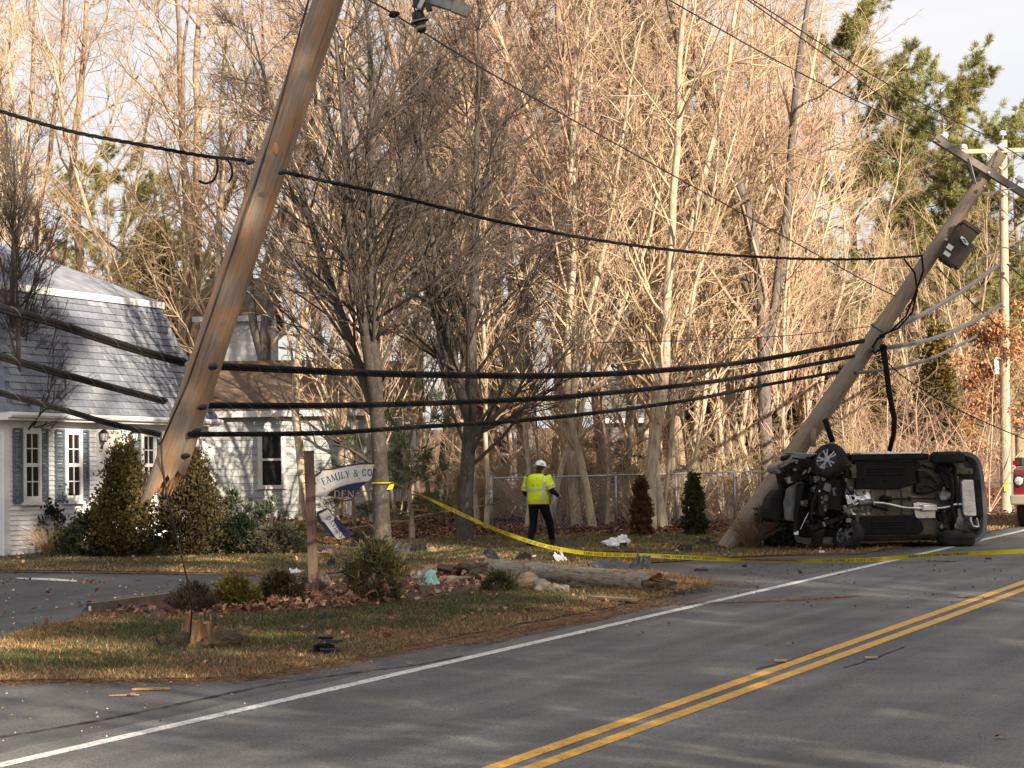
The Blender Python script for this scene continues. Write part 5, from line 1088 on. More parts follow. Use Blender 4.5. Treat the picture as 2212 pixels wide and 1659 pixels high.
# rear suspension
rs = MB(); r_ = random.Random(6)
rs.tube([C(1600, 340, -.02), C(1700, 420, -.04), C(1710, 560, -.04), C(1690, 640, -.04), C(1720, 760, -.04), C(1720, 850, 0)], .045, 8).tube([C(1730, 340, 0), C(1740, 500, -.02), C(1750, 700, -.02), C(1740, 840, 0)], .04, 8).tube([C(1620, 700, .0), C(1640, 860, .02)], .022, 8).tube([C(1680, 690, .0), C(1700, 870, .02)], .02, 8)
rs.tube([C(1470, 330, .02), C(1560, 365, .0), C(1610, 330, .0)], .025, 8)
rs.build('rear_subframe', 'under_coat', car, True)
bev(cpoly(MB(), [(1740, 690), (1765, 690), (1782, 770), (1790, 850), (1755, 868), (1715, 850), (1712, 790), (1745, 760)], -.06, -.02).build('trailing_arm', 'cast_alu', car), .012)
bev(cpoly(MB(), [(1612, 330), (1640, 330), (1690, 440), (1700, 540), (1660, 520), (1620, 430)], -.03, .02).build('control_arm', 'under_coat', car), .012)
for i in range(26):
    x = r_.uniform(1590, 1740); y = r_.choice([r_.uniform(330, 540), r_.uniform(650, 860)]); m_ = MB(); s_ = r_.uniform(.03, .09)
    m_.box(C(x, y, .05), (s_*r_.uniform(.5, 2), .1, s_*r_.uniform(.5, 2)), Matrix.Rotation(r_.uniform(0, 1.5), 3, 'Y')); bev(m_.build('suspension_bracket', r_.choice(['under_coat', 'under_coat', 'black_plastic', 'cast_alu']), car), .008, 1)
# muffler, tail pipe, rear beam
mf = bev(cpoly(MB(), [(1772, 470), (1790, 455), (1872, 458), (1892, 745), (1880, 757), (1795, 755), (1782, 735)], -.1, .08).build('muffler', 'muffler', car), .035, 3)
for k in range(6): bev(cbox(MB(), 1800, 488+k*44, 1872, 494+k*44, -.108, -.09).build('rib', 'muffler', mf), .003, 1)
bev(cbox(MB(), 1752, 425, 1770, 650, .0, .06).build('muffler_shield', 'floor_pan', car), .006)
MB().tube(catmull([C(1852, 760, -.02), C(1855, 800, -.03), C(1868, 832, -.03), C(1895, 842, -.03), C(1922, 838, -.02)], 5), .024, 8).tube(catmull([C(1905, 770, -.0), C(1918, 800, -.0), C(1922, 838, 0)], 4), .018, 8).build('tail_pipe', 'muffler', car, True)
dif = bev(cbox(MB(), 1882, 456, 1956, 757, -.03, .1).build('rear_valance', 'black_plastic', car), .015)
for k in range(4): bev(cbox(MB(), 1884, 525+k*57, 1925, 537+k*57, -.042, .0).build('vent_slot', 'under_coat', dif), .005, 1)
bev(cbox(MB(), 1752, 362, 1890, 410, .0, .1).build('rear_beam', 'floor_pan', car), .01); bev(cbox(MB(), 1748, 412, 1868, 452, .06, .14).build('rear_panel', 'under_coat', car), .01); bev(cbox(MB(), 1790, 790, 1940, 862, .06, .14).build('rear_panel', 'floor_pan', car), .01)
for x in (1775, 1858): MB().lathe([(.018, 0), (.018, .006)], C(x, 396, -.0), (0, -1, 0), 8).build('bolt', 'under_coat', car)
rb = catmull([C(1812, 232), C(1860, 242), C(1905, 268), C(1940, 320), C(1958, 400), C(1970, 520), C(1978, 660), C(1980, 800), C(1968, 890), C(1935, 940), C(1880, 968)], 4)
m_ = MB(); sec = [(.015, -.05), (.0, .0), (.0, .35), (-.05, .6), (-.1, .55), (-.085, .05), (-.06, -.04)]; vs = []; nn = len(sec)
cen = C(1600, 600)
for i, p in enumerate(rb):
    tg = (rb[min(i+1, len(rb)-1)]-rb[max(i-1, 0)]).normalized(); nr = Vector((-tg.z, 0, tg.x)); nr = nr if (p-cen).dot(nr) > 0 else -nr
    for a, d in sec: vs.append(p+nr*a+Vector((0, d, 0)))
m_.add(vs, [(i*nn+k, i*nn+(k+1) % nn, (i+1)*nn+(k+1) % nn, (i+1)*nn+k) for i in range(len(rb)-1) for k in range(nn)]+[tuple(range(nn)), tuple((len(rb)-1)*nn+k for k in range(nn))])
m_.build('rear_bumper', 'car_paint', car, True, auto=50)
# wheels
def wheel(c, ax, R=.33, w=.22, rim_side=1):
    ax = Vector(ax).normalized(); prof = [(R*.62, -w/2), (R*.8, -w/2-.008), (R*.94, -w/2+.012), (R*.995, -w/2+.045), (R, 0), (R*.995, w/2-.045), (R*.94, w/2-.012), (R*.8, w/2+.008), (R*.62, w/2)]
    x, y, a_ = frame(ax); mb = MB(); n = 48; vs = [c+a_*h+(x*math.cos(2*math.pi*k/n)+y*math.sin(2*math.pi*k/n))*r for r, h in prof for k in range(n)]; K = len(prof)
    mb.add(vs, [(i*n+k, i*n+(k+1) % n, (i+1)*n+(k+1) % n, (i+1)*n+k) for i in range(K-1) for k in range(n)])
    wh = mb.build('wheel', 'tyre', car, True)
    for h in (-.05, -.017, .017, .05): # tread grooves as raised ribs either side
        MB().lathe([(R*1.004, h-.011), (R*1.012, h-.008), (R*1.012, h+.008), (R*1.004, h+.011)], c, ax, 48, False).build('tread_rib', 'tyre', wh, True)
    rm = MB(); rm.lathe([(R*.66, -w*.46), (R*.6, -w*.4), (R*.56, w*.2), (R*.6, w*.4), (R*.67, w*.47), (R*.66, w*.44)], c, ax, 40, False)
    f = rim_side*w*.36
    for k in range(5):
        for dd in (-.09, .09):
            an = 2*math.pi*k/5; d0 = x*math.cos(an)+y*math.sin(an); d1 = x*math.cos(an+dd*2.4)+y*math.sin(an+dd*2.4); rm.bar(c+a_*f+d0*R*.12, c+a_*(f+.012*rim_side)+d1*R*.64, .032, .03, ax)
    rm.lathe([(R*.2, f-.02), (R*.2, f+.02), (R*.08, f+.028)], c, ax, 12)
    rm.build('rim', 'rim', wh, True, auto=40)
    MB().lathe([(R*.42, -w*.15), (R*.42, -w*.08)], c, ax, 24).build('brake_disc', 'cast_alu', wh)
    return wh
wheel(C(1676, 273, -.02), (0, 0.0, 1), .32, .21, 1); wheel(C(1730, 932, -.02), (.03, -.1, 1), .355, .23, -1)
wheel(C(700, 290, -.12), (-.72, -.52, .36), .335, .23, 1); wheel(C(850, 895, -.06), (-.8, -.35, .5), .315, .22, 1)
# front end wreckage
r_ = random.Random(11)
bev(cpoly(MB(), [(400, 235), (880, 240), (905, 520), (880, 730), (930, 900), (520, 900), (390, 760), (360, 520), (330, 380)], .12, .3).build('engine_bay', 'under_coat', car), .03)
eng = MB(); eng.box(C(690, 560, .0), (.45, .3, .55)); eng.blob(C(640, 680, -.06), (.14, .1, .16), .2, 3); eng.blob(C(690, 480, -.05), (.17, .1, .16), .2, 4)
eng.build('engine_block', 'under_coat', car)
for i in range(95):
    x = r_.gauss(680, 95); y = r_.uniform(330, 800); x = min(max(x, 500), 880); s_ = r_.uniform(.02, .1); m_ = MB()
    if r_.random() < .6: m_.box(C(x, y, r_.uniform(-.14, .04)), (s_*r_.uniform(.4, 2), r_.uniform(.05, .16), s_*r_.uniform(.4, 2)), Matrix.Rotation(r_.uniform(-.4, .4), 3, 'Y'))
    else: m_.lathe([(s_*.4, -.04), (s_*.5, -.03), (s_*.5, .05)], C(x, y, r_.uniform(-.14, .0)), (r_.uniform(-.3, .3), -1, r_.uniform(-.3, .3)), 10)
    bev(m_.build('engine_part', r_.choice(['under_coat', 'black_plastic', 'black_plastic', 'cast_alu', 'cast_alu', 'cast_alu', 'rad_panel', 'muffler']), car), .006, 1)
for i in range(16):
    x = r_.gauss(640, 100); y = r_.uniform(350, 800); P = catmull([C(x, y, -.1), C(x+r_.uniform(-60, 60), y+r_.uniform(30, 110), -.14), C(x+r_.uniform(-80, 80), y+r_.uniform(80, 200), -.1)], 4); MB().tube(P, r_.uniform(.007, .02), 6).build('hose', r_.choice(['black_plastic', 'under_coat', 'black_plastic', 'alu']), car, True)
bev(cpoly(MB(), [(540, 790), (570, 800), (760, 740), (830, 700), (845, 720), (770, 770), (600, 830), (560, 860), (525, 855)], -.12, -.06).build('control_arm', 'under_coat', car), .015)
MB().lathe([(.05, -.03), (.05, .03)], C(552, 815, -.12), (0, -1, 0), 12).build('bushing', 'black_plastic', car)
bev(cpoly(MB(), [(600, 470), (622, 470), (560, 640), (545, 760), (525, 760), (535, 630)], -.18, -.13).build('strut_bar', 'black_plastic', car), .01)
bev(cpoly(MB(), [(365, 505), (440, 455), (480, 450), (455, 640), (420, 765), (345, 755), (335, 620)], -.1, -.05).build('radiator_panel', 'rad_panel', car), .012)
bev(cpoly(MB(), [(440, 470), (492, 452), (440, 700), (425, 850), (395, 850), (415, 660)], -.16, -.11).build('radiator_beam', 'black_plastic', car), .012)
bev(cpoly(MB(), [(405, 842), (440, 842), (440, 872), (405, 872)], -.14, -.12).build('white_tag', 'plate_white', car), .004)
bev(cpoly(MB(), [(345, 500), (300, 510), (245, 575), (218, 660), (220, 740), (262, 770), (340, 770), (360, 640)], .0, .35).build('front_bumper', 'black_plastic', car), .04, 3)
bev(cpoly(MB(), [(282, 330), (300, 310), (400, 275), (440, 235), (430, 215), (560, 225), (640, 225), (560, 260), (450, 300), (345, 380), (315, 388), (285, 365)], .0, .4).build('bent_hood', 'car_paint', car), .02)
bev(cpoly(MB(), [(330, 380), (400, 300), (560, 260), (600, 300), (560, 400), (500, 450), (380, 480), (340, 440)], -.06, .2).build('crumpled_fender', 'black_plastic', car), .02)
bev(cpoly(MB(), [(560, 860), (640, 830), (665, 825), (630, 950), (580, 978), (545, 960)], -.12, -.04).build('torn_liner', 'black_plastic', car), .02)
for i in range(28):
    x = r_.uniform(330, 560); y = r_.uniform(250, 460); s_ = r_.uniform(.025, .09); m_ = MB(); m_.box(C(x, y, r_.uniform(-.16, -.02)), (s_*r_.uniform(.4, 2.2), .08, s_*r_.uniform(.3, 1.5)), Matrix.Rotation(r_.uniform(-1.2, 1.2), 3, 'Y')); bev(m_.build('torn_panel', r_.choice(['black_plastic', 'under_coat', 'black_plastic', 'cast_alu']), car), .006, 1)
for i in range(22):
    x = r_.uniform(810, 930); y = r_.choice([r_.uniform(220, 480), r_.uniform(740, 900)]); s_ = r_.uniform(.03, .08); m_ = MB(); m_.box(C(x, y, r_.uniform(-.08, .04)), (s_*r_.uniform(.5, 1.6), .08, s_*r_.uniform(.5, 1.8)), Matrix.Rotation(r_.uniform(-1, 1), 3, 'Y')); bev(m_.build('subframe_part', r_.choice(['under_coat', 'under_coat', 'black_plastic', 'floor_pan']), car), .006, 1)
bev(cbox(MB(), 895, 320, 935, 430, .0, .08).build('jack_point', 'floor_pan', car), .01); bev(cbox(MB(), 920, 740, 950, 860, .0, .08).build('jack_point', 'floor_pan', car), .01)
bev(cpoly(MB(), [(1440, 920), (1500, 890), (1560, 905), (1540, 950), (1500, 930)], -.08, -.02).build('torn_liner', 'under_coat', car), .01)
# ================================================================ red vehicle cut by the right edge
mat('red_paint', (.2, .012, .018), (.17, .01, .015), rough=.25, scale=2, spec=.5, coat=.6)
mat('chrome_tan', (.5, .42, .32), rough=.3, metal=.5); mat('lens', (.85, .85, .83), rough=.08, spec=.7, metal=.4); mat('red_lens', (.4, .01, .01), rough=.2)
tb0 = G(2206, 1141); tr_o = D(2186, 1100, tb0.y); tr_o.z = tb0.z; truck = thing('red_truck', 'dark red truck facing the camera, cut off by the right edge', 'truck', tr_o, (0, 0, math.radians(-25)))
s_t = FPX/tr_o.y
def T(vx, vy, d=0): p = D(vx, vy, tr_o.y+d); return p-tr_o
def tz(vy): return T(2200, vy).z
x0 = 0.
def sideprof(mb, pts, xa, xb): # pts (d,z)
    vs = [Vector((xa, d, z)) for d, z in pts]+[Vector((xb, d, z)) for d, z in pts]; k = len(pts); mb.add(vs, [tuple(range(k)), tuple(range(2*k-1, k-1, -1))]+[(i, i+k, (i+1) % k+k, (i+1) % k) for i in range(k)]); return mb
xl, xr = x0, x0+1.95
bev(sideprof(MB(), [(0.05, .62), (0.0, .7), (.02, 1.22), (.12, 1.3), (1.35, 1.38), (1.9, 1.95), (3.1, 1.98), (4.3, 1.9), (4.4, .6), (3.9, .55), (.5, .55)], xl+.03, xr-.03).build('body', 'red_paint', truck), .05, 3)
bev(sideprof(MB(), [(1.36, 1.4), (1.85, 1.92), (1.84, 1.9), (1.33, 1.36)], xl+.16, xr-.16).build('windscreen', 'glass_dark', truck), .01)
bev(MB().box((x0+.975, -.06, .62), (1.96, .22, .22)).build('bumper', 'chrome_tan', truck), .04, 3)
hl = Vector((.17, 0, 1.03))
for sx in (hl.x, xr-(hl.x-xl)):
    c_ = Vector((sx, -.0, hl.z)); h_ = MB().lathe([(.13, -.03), (.13, .03), (.11, .045), (.108, .03)], c_, (0, -1, 0), 24).build('headlight', 'metal_black', truck, True, auto=40); MB().lathe([(.106, .0), (.1, .03), (.06, .045), (.005, .05)], c_, (0, -1, 0), 24).build('lens', 'lens', h_, True)
gr = MB()
for k in range(7): gr.box((x0+.55+k*.14, -.0, hl.z), (.04, .06, .26))
gr.build('grille', 'metal_black', truck)
MB().box((xl+.1, .0, 1.42), (.1, .1, .09)).build('marker_light', 'red_lens', truck)
for xx in (xl+.13, xr-.13):
    for dd in (.75, 3.5):
        MB().lathe([(.2, -.12), (.33, -.12), (.38, -.09), (.39, 0), (.38, .09), (.33, .12), (.2, .12)], (xx, dd, .39), (1, 0, 0), 28).build('wheel', 'tyre', truck, True, auto=50)
for sx in (xl-.1, xr+.1): bev(MB().box((sx, 1.3, 1.45), (.2, .12, .2)).build('mirror', 'metal_black', truck), .03)
# ================================================================ worker
mat('clothes_black', (.006, .006, .0075), (.012, .0115, .013), rough=.9, scale=8, bump=.012, bscale=9, spec=.1); mat('skin', (.42, .22, .15), rough=.6); mat('hair', (.025, .018, .013), rough=.8); mat('boots', (.015, .013, .012), rough=.6)
mat('hi_vis', (.58, .72, .02), (.42, .5, .012), rough=.75, scale=6, bump=.03, bscale=6, spec=.15); mat('reflective', (.36, .38, .4), rough=.4, metal=.3); mat('orange_trim', (.8, .25, .02), rough=.7); mat('helmet', (.8, .8, .82), rough=.3, spec=.5); mat('decal', (.05, .06, .07), rough=.4)
wg = G(1164, 1181); per = thing('person', 'worker in yellow high visibility vest and white hard hat walking on the lawn', 'person', wg, (0, 0, -.5))
J = {k: Vector(v) for k, v in dict(pel=(0, 0, .9), waist=(0, -.01, 1.04), chest=(0, .0, 1.26), neck=(0, .03, 1.42), head=(.02, .09, 1.55),
    lh=(-.1, 0, .88), lk=(-.13, .03, .47), la=(-.14, -.11, .09), lt=(-.15, .1, .045), rh=(.1, 0, .88), rk=(.14, .2, .5), ra=(.15, .3, .1), rt=(.17, .5, .05),
    ls=(-.21, 0, 1.36), le=(-.29, -.0, 1.08), lw=(-.24, .2, .93), rs=(.21, 0, 1.36), re=(.31, .02, 1.1), rw=(.3, .27, 1.02)).items()}
pm = MB()
def limb(a, b, ra, rb, n=14):
    a = Vector(a); b = Vector(b); ps = [a.lerp(b, t) for t in (0, .33, .66, 1)]; rs_ = [ra, ra*.7+rb*.3, ra*.35+rb*.65, rb]; pm.tube(ps, rs_, n); pm.blob(a, (ra,)*3, 0, sub=2); pm.blob(b, (rb,)*3, 0, sub=2)
for s in 'lr':
    limb(J[s+'h'], J[s+'k'], .115, .078); limb(J[s+'k'], J[s+'a'], .082, .058); a_, t_ = J[s+'a'], J[s+'t']; limb(a_+Vector((0, -.04, -.03)), t_, .052, .042); limb(a_, a_+Vector((0, -.04, -.03)), .055, .052)
    limb(J[s+'s'], J[s+'e'], .075, .055); limb(J[s+'e'], J[s+'w'], .056, .036)
    w_ = J[s+'w']; hd_ = (w_-J[s+'e']).normalized(); sx = 1 if s == 'r' else -1; side = hd_.cross(Vector((0, 0, 1))).normalized(); upn = side.cross(hd_)
    limb(w_, w_+hd_*.07, .034, .036, 10)
    for k in range(4):
        f0 = w_+hd_*.08+side*(k-1.5)*.02; L = (.07, .08, .075, .06)[k]; f1 = f0+hd_*L*.5-upn*.012; f2 = f1+hd_*L*.25-upn*.035; pm.tube([f0-hd_*.02, f1, f2], [.0105, .0095, .008], 8); pm.blob(f2, (.008,)*3, 0, sub=1)
    th = w_+hd_*.03-side*sx*.03; pm.tube([th, th+hd_*.04-side*sx*.025, th+hd_*.07-side*sx*.02-upn*.01], [.013, .011, .009], 8)
pm.blob(J['pel'], (.185, .15, .14), 0, sub=3); pm.blob(J['waist']+Vector((0, .02, .02)), (.19, .165, .18), 0, sub=3); pm.blob(J['chest'], (.195, .14, .2), 0, sub=3); limb(J['ls']+Vector((.03, 0, .0)), J['rs']-Vector((.03, 0, .0)), .085, .085)
limb(J['neck']-Vector((0, .02, .06)), J['head']-Vector((0, .03, .02)), .07, .06); hc = J['head']; pm.blob(hc, (.078, .1, .108), 0, sub=3); pm.blob(hc+Vector((.0, .03, -.07)), (.055, .065, .055), 0, sub=2)
pm.tube([hc+Vector((0, .09, .0)), hc+Vector((0, .118, -.03))], [.012, .017], 8)
for sx in (-1, 1): pm.blob(hc+Vector((sx*.08, -.005, -.015)), (.012, .022, .034), 0, sub=2)
tmp = pm.build('body', 'clothes_black'); rm_ = tmp.modifiers.new('r', 'REMESH'); rm_.mode = 'VOXEL'; rm_.voxel_size = .0075; sm_ = tmp.modifiers.new('s', 'SMOOTH'); sm_.iterations = 3; sm_.factor = .5
dg = bpy.context.evaluated_depsgraph_get(); bme = bpy.data.meshes.new_from_object(tmp.evaluated_get(dg)); bpy.data.objects.remove(tmp)
for m in ('skin', 'hair', 'boots'): bme.materials.append(MATS[m])
idx = []
for f in bme.polygons:
    c_ = f.center; i = 0
    if c_.z > 1.44 and c_.y > -.06 or (c_-hc).length < .15: i = 1
    d_ = c_-hc
    if i == 1 and ((d_.z > -.03 and d_.y < .02 and d_.length > .07) or d_.y < -.055) and d_.z > -.1 and not (abs(d_.x) > .078): i = 2
    for s in 'lr':
        if (c_-J[s+'w']).dot((J[s+'w']-J[s+'e']).normalized()) > .02 and (c_-J[s+'w']).length < .24 and c_.z > .75: i = 1
    if c_.z < .13: i = 3
    idx.append(i)
bme.polygons.foreach_set('material_index', idx); bme.polygons.foreach_set('use_smooth', [True]*len(idx)); pbody = link('body', bme, per)
for sx in (-1, 1): MB().blob(hc+Vector((sx*.032, .088, .012)), (.014, .01, .009), 0).build('eye', 'decal', pbody, True)
MB().box(hc+Vector((0, .093, -.06)), (.045, .01, .008)).build('mouth', 'decal', pbody)
# vest
vz = [(.84, .215, .178, 0), (.92, .22, .188, .0), (1.02, .222, .195, .012), (1.12, .222, .186, .01), (1.22, .235, .178, .0), (1.3, .25, .17, 0), (1.37, .245, .155, 0), (1.42, .2, .135, .005), (1.45, .1, .105, .02)]
def vring(t, k=1.0, n=36):
    t = min(max(t, .8401), 1.4499)
    for i in range(len(vz)-1):
        if vz[i][0] <= t <= vz[i+1][0]: f = (t-vz[i][0])/(vz[i+1][0]-vz[i][0]); a, b, o_ = [vz[i][j]*(1-f)+vz[i+1][j]*f for j in (1, 2, 3)]; break
    return lambda an: Vector((a*k*math.copysign(abs(math.cos(an))**.85, math.cos(an)), o_+b*k*math.copysign(abs(math.sin(an))**.9, math.sin(an)), t))
def band(mb, zs, k, a0=0, a1=2*math.pi, n=40, wob=.0):
    vs = []; 
    for z in zs:
        g_ = vring(z, k)
        for i in range(n+1):
            an = a0+(a1-a0)*i/n; p = g_(an); p.x *= 1+wob*math.sin(an*7+z*21); p.y *= 1+wob*math.cos(an*9-z*17); vs.append(p)
    mb.add(vs, [(j*(n+1)+i, j*(n+1)+i+1, (j+1)*(n+1)+i+1, (j+1)*(n+1)+i) for j in range(len(zs)-1) for i in range(n)]); return mb
zs = [.85+(1.45-.85)*i/22 for i in range(23)]; vb = band(MB(), zs, 1.0, wob=.016)
def sleeve(mb, s, k=1., t0=0, t1=.86):
    a, b = J[s+'s'], J[s+'e']; sx = 1 if s == 'r' else -1; a = a+Vector((-sx*.03, 0, .03)); mb.tube([a.lerp(b, t0+(t1-t0)*i/5) for i in range(6)], [(.108-.014*(t0+(t1-t0)*i/5)+.006*(i % 2))*k for i in range(6)], 16, caps=False); return mb
for s in 'lr': sleeve(vb, s)
vest = vb.build('vest', 'hi_vis', per, True)
band(MB(), [1.1, 1.115, 1.135, 1.15], 1.025).build('reflective_band', 'reflective', vest, True)
for an in (math.radians(218), math.radians(322), math.radians(50), math.radians(130)): band(MB(), [.87+.56*i/16 for i in range(17)], 1.03, an-.13, an+.13, 4).build('reflective_stripe', 'reflective', vest, True)
for s in 'lr': sleeve(MB(), s, 1.06, .62, .74).build('reflective_band', 'reflective', vest, True); sleeve(MB(), s, 1.05, .84, .875).build('trim', 'orange_trim', vest, True)
band(MB(), [.845, .862], 1.03).build('trim', 'orange_trim', vest, True)
band(MB(), [1.2, 1.37], 1.012, math.radians(266), math.radians(270), 2).build('seam', 'decal', vest)
# hard hat
hx, hy, hz_ = frame((0.02, .28, 1)); hm = MB(); ho = hc+Vector((0, -.005, .045))
prof = [(.118, -.005), (.122, .005), (.118, .02), (.112, .05), (.096, .085), (.066, .11), (.03, .122), (.002, .125)]
hm.lathe(prof, ho, (0.02, .28, 1), 28); hm.lathe([(.11, -.01), (.152, -.012), (.154, -.004), (.112, .008)], ho, (0.02, .28, 1), 28)
hat = hm.build('hard_hat', 'helmet', per, True, auto=50)
MB().bar(ho+Vector((0, -.12, .03)), ho+Vector((0, .05, .13)), .018, .012).build('ridge', 'helmet', hat)
for an in (-2.2, -.75): 
    d_ = Vector((math.cos(an), math.sin(an), 0)); s_ = d_.cross(Vector((0, 0, 1))); MB().box(ho+d_*.108+Vector((0, 0, .045)), (.07, .012, .024), Matrix((s_, d_, Vector((0, 0, 1)))).transposed()).build('decal', 'decal', hat)
# ================================================================ sign
mat('post_wood', (.12, .075, .055), (.18, .12, .09), rough=.9, scale=5, detail=9, stretch=(6, 6, .5), bump=.008, bscale=12)
mat('sign_white', (.66, .65, .62), (.5, .49, .46), rough=.6, scale=16, detail=8, lo=.5, hi=.75, c3=(.3, .27, .22), s3=13, lo3=.62, hi3=.7)
mat('sign_navy', (.012, .018, .085), (.02, .026, .1), rough=.45, scale=6); mat('sign_gold', (.5, .33, .12), rough=.5); mat('foam_teal', (.25, .5, .42), (.4, .6, .52), rough=.85, scale=8)
SY = 33.1
c3_ = lambda x, y: ((500+.54249*x)/1.8228, (1600+.54249*y)/1.8228)
pb_ = G(682, 1292); sign = thing('sign_post', 'leaning square wooden sign post with the broken halves of its board', 'sign', pb_)
def Q3(x, y, Y=SY): return D(*c3_(x, y), Y)
po = pb_.copy(); pt_ = Q3(1320, 338); pbm = Q3(1360, 1390, SY); pbm.z = po.z-.1
MB(po).bar(pbm, pt_, .135, .135, (0, 1, 0)).build('post', 'post_wood', sign)
dirp = (pt_-pbm).normalized(); MB(po).bar(pt_, pt_+dirp*.03, .15, .15, (0, 1, 0)).build('post_cap', 'bark_dark', sign)
kk = 4900/SY*1.8228/.54249   # crop px per metre
Bo = Q3(1360, 650); ux = Vector((1, 0, 0)); uz = (dirp*.0+Vector((-.0, 0, 1))).normalized()
ang0 = math.atan2((pt_-pbm).x, (pt_-pbm).z)
def B(x, y): p = Q3(x, y)-Bo; return (p.x, p.z)
def board(nm, pts, d0, d1, m, par, o=None): return MB(po).prism([B(*p) for p in pts], Bo, (1, 0, 0), (0, 0, 1), -d1, -d0).build(nm, m, par)
outer = [(1356, 652), (1356, 505), (1372, 496), (1395, 478), (1408, 455), (1500, 449), (1600, 424), (1700, 411), (1792, 409), (1788, 450), (1776, 520), (1745, 545), (1720, 560), (1700, 585), (1672, 612), (1655, 640), (1640, 668), (1600, 655), (1540, 662), (1480, 652)]
sb = board('board', outer, .0, .05, 'sign_navy', sign)
def inset(k): return [(1356+k*1.0, 652-k*.3), (1356+k, 505+k*.6), (1376+k*.8, 498+k*.6), (1398+k*.8, 480+k*.6), (1412+k*.6, 456+k), (1502, 450+k), (1602, 425+k), (1702, 412+k), (1791, 410+k), (1776, 520), (1745, 545), (1730, 545), (1650, 556), (1580, 572), (1520, 592), (1470, 620), (1445, 650)]
board('gold_line', inset(9), -.003, .0, 'sign_gold', sb); board('white_field', inset(14), -.006, -.003, 'sign_white', sb)
board('gold_line', [(1445, 650), (1470, 617), (1520, 588), (1580, 568), (1650, 552), (1730, 541), (1728, 546), (1652, 558), (1582, 574), (1522, 595), (1475, 622), (1452, 651)], -.008, -.006, 'sign_gold', sb)
# serif lettering from strokes (unit height 1)
def arc(cx, cy, rx, ry, a0, a1, n=14): return [(cx+rx*math.cos(a0+(a1-a0)*i/n), cy+ry*math.sin(a0+(a1-a0)*i/n)) for i in range(n+1)]
T_, t_ = .17, .06
LET = {'F': (.62, [([(.16, 0), (.16, 1)], T_), ([(.04, .97), (.58, .97)], t_), ([(.16, .52), (.46, .52)], t_), ([(.03, .03), (.3, .03)], t_), ([(.56, .97), (.56, .78)], t_), ([(.46, .62), (.46, .42)], t_)]),
 'A': (.86, [([(.12, 0), (.42, 1)], t_*1.2), ([(.42, 1), (.74, 0)], T_), ([(.24, .33), (.6, .33)], t_), ([(.0, .03), (.25, .03)], t_), ([(.6, .03), (.86, .03)], t_)]),
 'M': (1.06, [([(.14, 0), (.14, 1)], t_*1.2), ([(.16, 1), (.5, .05)], T_*.9), ([(.5, .05), (.86, 1)], t_), ([(.88, 0), (.88, 1)], T_), ([(.02, .03), (.28, .03)], t_), ([(.74, .03), (1.03, .03)], t_), ([(.02, .97), (.2, .97)], t_), ([(.84, .97), (1.03, .97)], t_)]),
 'I': (.4, [([(.2, 0), (.2, 1)], T_), ([(.05, .03), (.35, .03)], t_), ([(.05, .97), (.35, .97)], t_)]),
 'L': (.66, [([(.18, 0), (.18, 1)], T_), ([(.04, .97), (.32, .97)], t_), ([(.04, .03), (.6, .03)], t_), ([(.59, .03), (.59, .26)], t_)]),
 'Y': (.78, [([(.1, 1), (.38, .5)], T_), ([(.68, 1), (.4, .5)], t_*1.2), ([(.39, 0), (.39, .5)], T_), ([(.24, .03), (.54, .03)], t_), ([(.0, .97), (.24, .97)], t_), ([(.56, .97), (.8, .97)], t_)]),
 '&': (.86, [(arc(.38, .76, .17, .2, -.6, 5.0), t_*1.6), ([(.26, .66), (.78, .04)], T_*.9), (arc(.32, .26, .25, .24, 1.9, 6.0), T_*.7), ([(.58, .3), (.72, .5)], t_), ([(.62, .5), (.84, .5)], t_)]),
 'C': (.82, [(arc(.44, .5, .34, .46, .75, 5.5, 20), T_*.8), ([(.72, .95), (.72, .7)], t_), ([(.72, .22), (.72, .1)], t_)]),
 'O': (.9, [(arc(.45, .5, .34, .45, 0, 6.284, 26), T_*.85)]),
 'D': (.86, [([(.17, 0), (.17, 1)], T_), ([(.04, .97), (.4, .97)], t_), ([(.04, .03), (.4, .03)], t_), (arc(.38, .5, .36, .47, -1.57, 1.57, 16), T_*.8)]),
 'E': (.68, [([(.16, 0), (.16, 1)], T_), ([(.04, .97), (.6, .97)], t_), ([(.04, .03), (.62, .03)], t_), ([(.16, .52), (.48, .52)], t_), ([(.59, .97), (.59, .78)], t_), ([(.61, .03), (.61, .24)], t_), ([(.48, .62), (.48, .42)], t_)]),
 'N': (.92, [([(.14, 0), (.14, 1)], t_*1.2), ([(.1, 1), (.78, .02)], T_*.95), ([(.78, 0), (.78, 1)], t_*1.2), ([(.02, .03), (.28, .03)], t_), ([(.64, .97), (.92, .97)], t_)]),
 'V': (.82, [([(.12, 1), (.42, 0)], T_), ([(.7, 1), (.43, 0)], t_*1.2), ([(.0, .97), (.26, .97)], t_), ([(.58, .97), (.82, .97)], t_)]),
 'S': (.66, [(arc(.33, .74, .22, .22, .5, 4.4, 12)+arc(.33, .26, .23, .24, 1.9, -2.4, 12), T_*.75)]), 'R': (.8, [([(.16, 0), (.16, 1)], T_), ([(.04, .97), (.36, .97)], t_), (arc(.36, .74, .24, .23, -1.57, 1.57, 10), T_*.8), ([(.16, .5), (.38, .5)], t_), ([(.38, .5), (.72, .02)], T_*.9), ([(.03, .03), (.3, .03)], t_)]),
 'T': (.74, [([(.36, 0), (.36, 1)], T_), ([(.04, .97), (.68, .97)], t_), ([(.22, .03), (.5, .03)], t_), ([(.05, .97), (.05, .76)], t_), ([(.67, .97), (.67, .76)], t_)]), ' ': (.4, []), '-': (.4, [([(.05, .4), (.35, .4)], t_*1.6)])}
